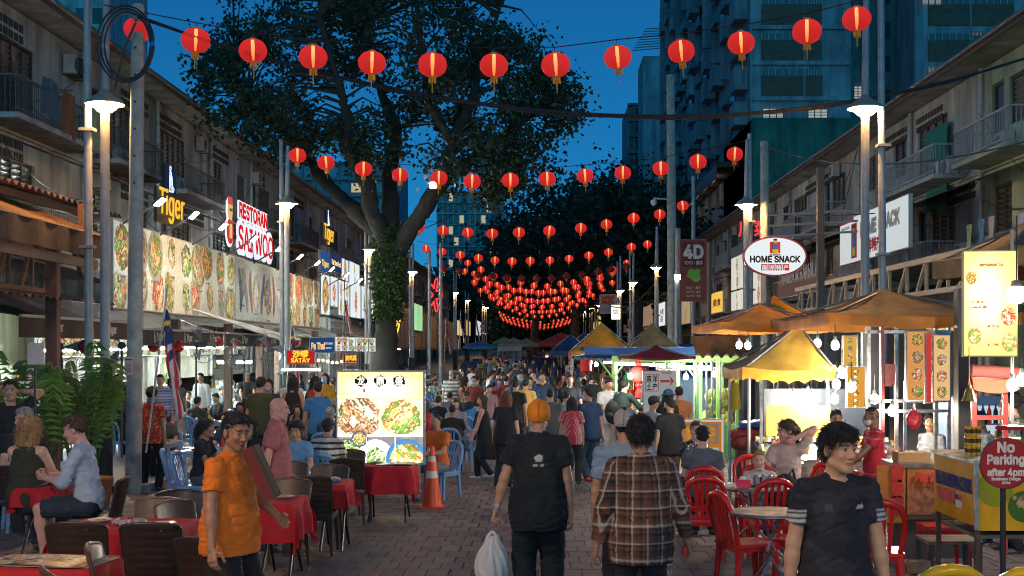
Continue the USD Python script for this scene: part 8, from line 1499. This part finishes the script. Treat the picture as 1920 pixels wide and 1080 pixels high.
M_ = [ # column, row of the crown, facing, label, dress    (standing)
 (283, 726, 5, 'woman standing in a red flowered top beside the concrete pole', dict(fem=1, paint=RED, hair='bun', pc=BK), 21.8), (487, 697, 15, 'big man standing in a dark green shirt seen from behind', dict(c=(.035, .05, .022), girth=1.2, hem=.76), 24), (504, 711, 182, 'woman in black with a pale blue mask walking to the camera', dict(fem=1, top='long', c=NV, hair='pony', mask=1, mc=(.3, .45, .6), stride=.3), 26),
 (463, 680, 165, 'cook in a grey cap and dark uniform behind the counter', dict(c=BK, hat='cap', hc=(.2, .22, .23), rh=(.14, .38, 1.0), lh=(-.14, .38, 1.0)), 37), (547, 690, 8, 'man seen from behind in a white tee by the satay stall', dict(c=WH, girth=1.1), 30), (549, 706, 0, 'woman seen from behind in a long black strap dress', dict(fem=1, top='dress', c=BK, hair='long'), 27), (588, 698, 40, 'woman with long hair in a red top near the lightbox', dict(fem=1, c=RD, hair='long', bot='shorts', pc=(.4, .3, .22)), 27.5), (597, 718, 330, 'man in a bright blue tee left of the lightbox', dict(c=(.03, .16, .36), stride=.2), 24.5), (609, 688, 180, 'woman in a mustard blouse with a face mask behind the diners', dict(fem=1, top='long', c=(.55, .26, .02), mask=1, hair='bob'), 33), (583, 686, 60, 'man in a dark blue tee beside the mustard blouse', dict(c=NV), 34), (378, 700, 200, 'waiter in a white shirt inside the left restaurant', dict(c=WH, top='long'), 36), (330, 706, 170, 'man in a dark shirt standing under the black awning', dict(c=GR), 34), (222, 690, 175, 'cook in black with a black mask behind the concrete pole', dict(c=BK, mask=1, mc=BK), 30),
 (300, 700, 160, 'man in a blue checked shirt behind the large flag', dict(top='long', paint=stripes(2, .06, (.35, .4, .5), (.08, .13, .3)), c=WH), 30),
 (908, 741, 285, 'woman with long light brown hair walking in a black dress', dict(fem=1, top='dress', c=BK, hair='long', haircol='brown', skin='pink', stride=.35, sc=(.55, .55, .55), hyaw=-30, rh=(.28, .30, 1.0)), 24), (948, 734, 20, 'woman seen from behind in a loose black tee, brown hair', dict(fem=1, c=BK, hair='bob', haircol='red', skin='pink', girth=1.2, lh=(-.32, .2, .85), baggy=.03), 22),
 (985, 711, 4, 'man seen from behind in a mustard yellow tee', dict(c=(.52, .27, .05), pc=(.3, .3, .3), loose=.03), 31), (976, 698, 178, 'man in a grey tee and blue mask facing the camera', dict(c=(.06, .06, .065), mask=1), 36), (1000, 695, 180, 'man in a white shirt facing the camera', dict(c=WH, top='long'), 37), (1017, 694, 182, 'man in a slate blue polo touching his face', dict(c=(.04, .06, .09), top='polo', rh=(.05, .22, 1.50)), 34), (1068, 699, 176, 'broad man in a black polo walking to the camera', dict(c=BK, top='polo', girth=1.15, stride=.25, pc=(.06, .06, .07)), 30), (993, 708, 175, 'short man in a dark blue football shirt', dict(c=(.02, .05, .16)), 33), (1031, 730, 0, 'man seen from behind with a grey backpack and dark hair', dict(c=(.08, .085, .09), girth=1.05), 25), (1060, 735, 30, 'balding man in a pale checked shirt in the crowd', dict(c=(.3, .36, .42), hair='buzz'), 26),
 (1072, 745, 2, 'person seen from behind in a red and white striped shirt', dict(paint=stripes(0, .022, (.45, .40, .40), (.38, .03, .05)), c=RD, loose=.03, pc=(.02, .02, .02), hair='bob', fem=1), 23), (1105, 729, 330, 'man in a dark blue tee with a pale blue mask and jeans', dict(c=(.012, .045, .115), pc=(.035, .07, .12), mask=1, hyaw=-45, girth=1.12, baggy=.02, sc=(.5, .08, .05), stride=.2, loose=.028), 23.5), (1109, 696, 10, 'man in a black tee seen from behind by the green stall', dict(c=BK), 33), (1091, 689, 30, 'man in a dark tee left of the green stall', dict(c=(.02, .022, .025)), 37), (1141, 709, 165, 'man in an open white shirt looking down at the green stall', dict(c=WH, top='shirt', pc=(.45, .45, .44), hpitch=-20, rh=(.1, .3, 1.05), lh=(-.1, .3, 1.05)), 28), (1166, 712, 40, 'man in a dark green jacket with a black backpack', dict(top='long', c=(.02, .05, .045), bot='shorts', pc=(.28, .2, .12), sc=(.02, .02, .03), lean=8, skin='fair', rh=(.35, .4, 1.05)), 27.5),
 (1222, 744, 60, 'man in a grey cap and pale shirt filming on the right', dict(top='long', c=(.32, .33, .34), hat='cap', hc=(.04, .04, .045), rh=(.12, .40, 1.3), lh=(-.1, .38, 1.28), hpitch=-8), 21), (1257, 748, 345, 'man in a black tee and black mask by the chicken poster', dict(c=BK, pc=(.06, .06, .05), mask=1, mc=BK, hyaw=-40, girth=1.08, loose=.028), 20), (1251, 731, 40, 'person in a blue bucket hat before the arrow board', dict(c=BK, hat='bucket', hc=(.02, .07, .16), hair='bob'), 24), (1274, 726, 355, 'man seen from behind in a rust brown tee', dict(c=(.36, .15, .06)), 25),
 (846, 695, 10, 'grey haired man in a striped polo standing among the diners', dict(haircol='grey', paint=stripes(2, .11, (.45, .47, .44), (.05, .08, .09)), c=WH, top='polo', girth=1.15), 41), (889, 706, 185, 'waiter in a maroon tee and blue mask among the diners', dict(c=(.22, .04, .02), mask=1), 36), (920, 695, 60, 'boy in a white tee standing among the diners', dict(c=WH), 42), (933, 690, 20, 'man in a blue football jersey among the diners', dict(c=(.015, .05, .16)), 41), (952, 688, 80, 'man in a grey tee walking past the diners', dict(c=GR, pc=(.05, .07, .1)), 43), (966, 712, 20, 'man in a black tee left of the mustard tee', dict(c=BK), 29)]
for px, py, yaw, lb, S, d in M_: person(px, d, yaw, lb, S, hpy=py)
bp = thing('backpack', 'black backpack on the man in the green jacket', 'backpack', (WX(1148, 27.3), 27.25, G(27) + 1.15)); b = trimesh.creation.icosphere(3, 1.0); b.vertices *= [.17, .13, .25]; part(bp, 'pack', MB((.015, .017, .018)).tm(b), 'cloth', smooth=True); part(bp, 'front_pocket', MB((.02, .022, .024)).tm(trimesh.creation.icosphere(2, .1)).xf(np.diag([1, .7, .8]), (-.06, -.1, -.07)), 'cloth', smooth=True); part(bp, 'strap', MB((.02, .02, .02)).tube([(.08, .1, .2), (.16, .2, .2), (.18, .22, 0)], .02, 5), 'cloth')
kb = thing('shopping_bag', 'paper and plastic bags held by the man in jeans', 'bag', (WX(1131, 23.4), 23.4, G(23) + .50)); part(kb, 'paper_bag', MB((.30, .19, .11)).box((.02, 0, 0), (.24, .12, .3), top=1.05), 'matte'); part(kb, 'plastic_bag', MB((.45, .5, .42)).tm(trimesh.creation.icosphere(2, .12)).xf(np.diag([.8, .7, 1.3]), (-.10, -.02, 0)), 'plastic', smooth=True); part(kb, 'handle', MB((.4, .35, .3)).tube([(-.08, 0, .14), (-.02, 0, .26), (.05, 0, .15)], .008, 4), 'matte')
S_ = [ # seated diners on the left
 (375, 799, 95, 'seated man in a black tee eating, nearest blue chair', dict(c=BK, hair='pony', skin='brown', pc=(.06, .08, .12))), (338, 756, 262, 'seated man in a beige tee left of the walkway', dict(c=(.35, .30, .24), skin='pink', haircol='brown')), (366, 752, 20, 'seated person in a green jacket seen from behind', dict(top='long', c=(.04, .055, .03))), (411, 744, 225, 'seated man in a black sweatshirt looking down', dict(top='long', c=BK, hpitch=-22)), (457, 754, 10, 'seated woman with a dark ponytail seen from behind', dict(fem=1, c=BK, hair='pony')), (393, 729, 250, 'seated man in a pale blue tee leaning on the table', dict(c=(.35, .4, .42), lean=18)), (411, 729, 60, 'seated person in a blue cap seen from behind', dict(c=(.12, .14, .15), hat='cap', hc=(.09, .16, .28))), (437, 716, 255, 'seated woman in a cream cap and white top', dict(fem=1, top='long', c=WH, hat='cap', hc=(.45, .38, .28), hair='pony')), (358, 721, 100, 'seated man in a white tee bending over his plate', dict(c=WH, lean=20, hpitch=-20)), (343, 740, 190, 'seated man with dark hair facing the camera', dict(c=(.03, .03, .03))),
 (318, 722, 200, 'seated person with a blue mask near the flag', dict(c=NV, mask=1)), (205, 738, 80, 'woman with brown hair dining behind the palms', dict(fem=1, c=WH, hair='long', haircol='brown')), (160, 738, 100, 'man in black bending at a table behind the palms', dict(c=BK, lean=22)), (222, 758, 15, 'woman with long brown hair seen from behind at the pole', dict(fem=1, c=BK, hair='long', haircol='brown')), (303, 748, 300, 'seated man in a grey tee beside the red flowered top', dict(c=(.4, .4, .4))),
 (541, 771, 10, 'seated woman in a patterned blouse seen from behind', dict(fem=1, paint=splotch((.03, .04, .07), (.4, .42, .45), 45, .57), hair='pony')), (560, 767, 185, 'smiling woman with long black hair facing the camera', dict(fem=1, top='long', c=(.18, .14, .13), hair='long')), (557, 802, 180, 'seated woman in a pale blue blouse looking down', dict(fem=1, c=(.14, .28, .42), hair='pony', hpitch=-14)), (612, 799, 5, 'seated person in a black cap and striped tee seen from behind', dict(c=WH, hat='cap', paint=stripes(2, .085, (.55, .50, .42), (.015, .015, .015), .4))), (590, 762, 5, 'seated man in a charcoal tee left of the lightbox', dict(c=(.02, .022, .024))), (616, 774, 10, 'seated grey haired person in a blue jacket', dict(top='long', c=(.03, .07, .13), haircol='grey')), (625, 717, 260, 'seated woman in a maroon tee at the back', dict(fem=1, c=(.22, .03, .03), hair='pony')), (613, 752, 190, 'seated person raising a camera to the face', dict(c=GR, rh=(.06, .22, 1.12), lh=(-.06, .22, 1.12))), (471, 797, 182, 'seated woman drinking behind the orange shirt man', dict(fem=1, c=BK, hair='long', rh=(.03, .22, .98))), (528, 742, 300, 'seated man in a navy tee behind the pink shirt', dict(c=NV)),
 (803, 758, 250, 'seated woman in a red top just right of the lightbox', dict(fem=1, c=RD, hair='long', haircol='brown', skin='fair')), (820, 750, 10, 'seated man in a black tee right of the red top', dict(c=BK)), (847, 768, 5, 'stocky seated man in a black tee seen from behind', dict(c=BK, hair='buzz', skin='brown', girth=1.2)), (856, 757, 185, 'seated man in a pale grey tee facing the camera', dict(c=(.25, .28, .32))), (824, 787, 215, 'seated man in an orange tee behind the traffic cone', dict(c=(.72, .14, .02), hair='buzz', skin='tan', pc=(.12, .14, .18))), (842, 742, 10, 'seated man in a grey shirt seen from behind', dict(c=(.1, .12, .15))), (875, 741, 190, 'seated boy in a dark cap facing the camera', dict(c=NV, hat='cap', hc=(.04, .05, .05))), (866, 728, 185, 'seated woman in a brown top facing the camera', dict(fem=1, c=(.2, .13, .08), hair='bob')), (918, 725, 183, 'seated man in a white polo with a red strap', dict(c=WH, top='polo')), (841, 728, 10, 'seated woman with long black hair seen from behind', dict(fem=1, c=BK, hair='long')), (848, 726, 170, 'seated man in a dark polo facing the camera', dict(c=GR, top='polo')), (884, 752, 20, 'seated person in a bright blue tee bending forward', dict(c=(.03, .2, .45), lean=25)), (895, 757, 100, 'seated person in black beside the walking woman', dict(c=BK)), (942, 714, 180, 'seated boy in a black printed tee', dict(c=BK)), (870, 706, 200, 'seated woman in a yellow top farther back', dict(fem=1, c=(.5, .28, .03), hair='long')),
 (812, 715, 150, 'seated woman in white far behind the lightbox', dict(fem=1, c=WH, hair='bob')), (800, 708, 40, 'seated man in navy far behind the lightbox', dict(c=NV)), (760, 690, 80, 'man in a cream shirt near the tree trunk', dict(c=(.45, .38, .28))), (905, 712, 90, 'seated man in a dark tee behind the walking woman', dict(c=BK))]
TT = []
for px, py, yaw, lb, S in S_:
    x, d = seat(px, py, yaw, lb, S); a = math.radians(yaw); tx, td = x + .62 * math.sin(a), d + .62 * math.cos(a)
    if not (abs(tx + 1.3) < .9 and td < 21) and all((tx - q[0]) ** 2 + (td - q[1]) ** 2 > .75 for q in TT) and all((tx - q[0]) ** 2 + (td - q[1]) ** 2 > .16 for q in ALLP): TT.append((tx, td)); diner_table('pale plastic table before the ' + short(lb), tx, td)
for k, (px, py, yaw) in enumerate(((345, 846, 80), (604, 843, 0), (852, 790, 5), (870, 800, 5), (335, 800, 20), (515, 800, 190), (660, 760, 180), (470, 770, 0), (880, 775, 10))): d = dz(py, .885); chair('blue', WX(px, d), d, yaw, 'standing empty, ' + ('behind the orange shirt', 'behind the striped diner', 'right of the orange tee diner', 'nearest the walkway on the left', 'left of the eating man', 'behind the pink shirt', 'behind the lightbox', 'near the ponytail woman', 'beside the walking woman')[k])
# right side
seat(1318, 815, 8, 'seated man in a grey tee and black cap seen from behind', dict(c=(.10, .115, .13), hat='cap', hc=(.012, .012, .013), skin='fair', girth=1.12), None); seat(1298, 806, 150, 'seated man with sunglasses on his head in a dotted black shirt', dict(paint=splotch((.015, .015, .017), (.4, .4, .4), 90, .68), hair='short', haircol='brown', skin='pink', hyaw=30), None, 17.2)
seat(1478, 818, 205, 'seated woman with a ponytail resting her head on her hand', dict(fem=1, c=(.5, .36, .32), hair='pony', haircol='brown', skin='pink', lh=(-.12, .16, 1.16), hyaw=50, hpitch=-10), None, 15.6, 1.06)
b2 = thing('backpack', 'black patterned backpack hanging on the red chair', 'backpack', (WX(1468, 14.7), 14.7, G(14.7) + .62)); b = trimesh.creation.icosphere(3, 1.0); b.vertices *= [.17, .11, .24]; part(b2, 'pack', MB((.015, .016, .018)).tm(b).xf(roty(.25)), 'cloth', smooth=True); part(b2, 'strap', MB((.012, .012, .012)).tube([(.07, .05, .2), (.12, .04, .28), (.15, .03, .15)], .018, 6), 'cloth')
seat(1424, 868, 190, 'small blond child seated at the first round table', dict(c=(.5, .45, .4), haircol='blonde', skin='fair', head=1.15), None, 15.0, .80)
person(1641, 15.0, 265, 'man in a red and white football jersey at the skewer counter', dict(c=(.45, .015, .02), paint=stripes(2, .09, (.45, .015, .025), (.5, .2, .2), .06), skin='dark', hair='buzz', mask=1, mc=(.5, .5, .52), pc=(.012, .012, .014), lh=(-.18, .42, 1.02), rh=(.10, .30, .98), hpitch=-8, face=1), hpy=764, lod=1)
person(1566, 16.0, 175, 'dark haired vendor behind the young man in the black jersey', dict(c=(.3, .3, .3)), hpy=770)
person(1748, 16.0, 235, 'woman vendor in a grey blouse with hair tied in a bun', dict(fem=1, c=(.30, .33, .35), hair='bun', skin='tan', hyaw=-30, girth=1.2, face=1), hpy=777, lod=1); person(1843, 15.2, 260, 'man in a grey tee behind the can stack', dict(c=(.2, .22, .24), skin='brown', hpitch=-10, face=1), hpy=773, lod=1); person(1902, 14.3, 275, 'woman in glasses and a flowered top at the right edge', dict(fem=1, paint=splotch((.05, .08, .05), (.5, .3, .2), 35, .55), hair='bun', skin='fair', face=1), hpy=735, lod=1)
# the far crowd and the farther diners
CS = [((.014, .015, .017), 'black'), ((.02, .035, .08), 'navy'), ((.07, .075, .08), 'grey'), ((.42, .42, .40), 'white'), ((.30, .03, .03), 'red'), ((.05, .15, .28), 'blue'), ((.10, .05, .04), 'brown'), ((.38, .22, .05), 'ochre'), ((.05, .08, .04), 'green'), ((.3, .16, .15), 'pink')]
R9 = random.Random(9); n = 0
while n < 150:
    d = 33 + 112 * R9.random() ** 1.3; x = R9.uniform(-1.4 - .012 * d, 4.3 + .008 * d) if d < 52 else R9.uniform(-3.6, 4.6)
    if any((x - a) ** 2 + (d - b) ** 2 < .28 for a, b in ALLP): continue
    if (abs(x - WX(1022, 86)) < 1.3 and abs(d - 86) < 3.2) or (abs(d - 113) < 5 and abs(x - WX(955, 112)) < 1.5): continue
    c, nm = CS[R9.choice([0, 0, 0, 0, 1, 1, 2, 2, 3, 3, 4, 5, 6, 7, 8, 9])]; v_ = n % 9; pi = R9.randrange(3); HN = ['long', 'short', 'neat', 'tied', 'short', 'cropped', 'bobbed', 'short', 'thick']; yaw = R9.choice([0, 8, 352, 180, 176, 186, 200, 40]); fem = v_ % 3 == 0
    person(0, d, yaw, '%s-haired %s in a %s top and %s, %s in the crowd, %s' % (HN[v_], 'woman' if fem else 'man', nm, {0: 'dark trousers', 1: 'blue jeans', 2: 'brown trousers'}[pi], 'near' if d < 50 else 'halfway' if d < 75 else 'far', 'walking away' if yaw < 90 or yaw > 300 else 'walking nearer'), dict(fem=fem, c=c, hair=['long', 'short', 'short', 'pony', 'short', 'buzz', 'bob', 'short', 'mop'][v_], girth=[1, 1.1, 1, 1, 1.15, 1, 1, 1, 1.05][v_], stride=[.2, .25, 0, .2, .3, .1, 0, .25, .2][v_], skin=R9.choice(['tan', 'brown', 'fair', 'tan']), pc=[(.015, .017, .02), (.04, .06, .1), (.1, .09, .07)][pi], key='far%d' % v_), h=R9.uniform(1.58, 1.8), lod=3, group='people in the walking crowd', x=x); n += 1
n = 0
while n < 55:
    d = 21 + 40 * R9.random() ** 1.2; x = R9.uniform(-12.6, -7.5) if n % 3 == 0 and d > 27 else R9.uniform(-7.2, -1.9 - .02 * d)
    if any((x - a) ** 2 + (d - b) ** 2 < .55 for a, b in ALLP): continue
    c, nm = CS[R9.choice([0, 0, 0, 1, 2, 3, 3, 4, 5, 7, 8])]; v_ = n % 6; yaw = R9.choice([0, 90, 180, 270, 20, 200]); fem = v_ % 2 == 0
    t, g, s = person(0, d, yaw, 'diner with %s hair in a %s top at the %s left tables, %s' % (['long', 'short', 'tied', 'neat', 'bobbed', 'cropped'][v_], nm, 'nearer' if d < 45 else 'farther', {0: 'back turned', 20: 'back turned', 90: 'facing right', 180: 'facing the camera', 200: 'facing the camera', 270: 'facing left'}[yaw]), dict(pose='sit', fem=fem, c=c, hair=['long', 'short', 'pony', 'short', 'bob', 'buzz'][v_], lean=[6, 12, 8, 18, 5, 10][v_], skin=R9.choice(['tan', 'brown', 'fair']), key='sit%d' % v_), lod=3, group='diners at the left tables', x=x)
    a = math.radians(yaw); chair('blue', x - .06 * math.sin(a), d - .06 * math.cos(a), yaw, 'under a diner at the left tables'); tx, td = x + .62 * math.sin(a), d + .62 * math.cos(a)
    if all((tx - q[0]) ** 2 + (td - q[1]) ** 2 > .75 for q in TT) and tx < -1.6: TT.append((tx, td)); diner_table('pale plastic table among the farther left diners', tx, td)
    n += 1
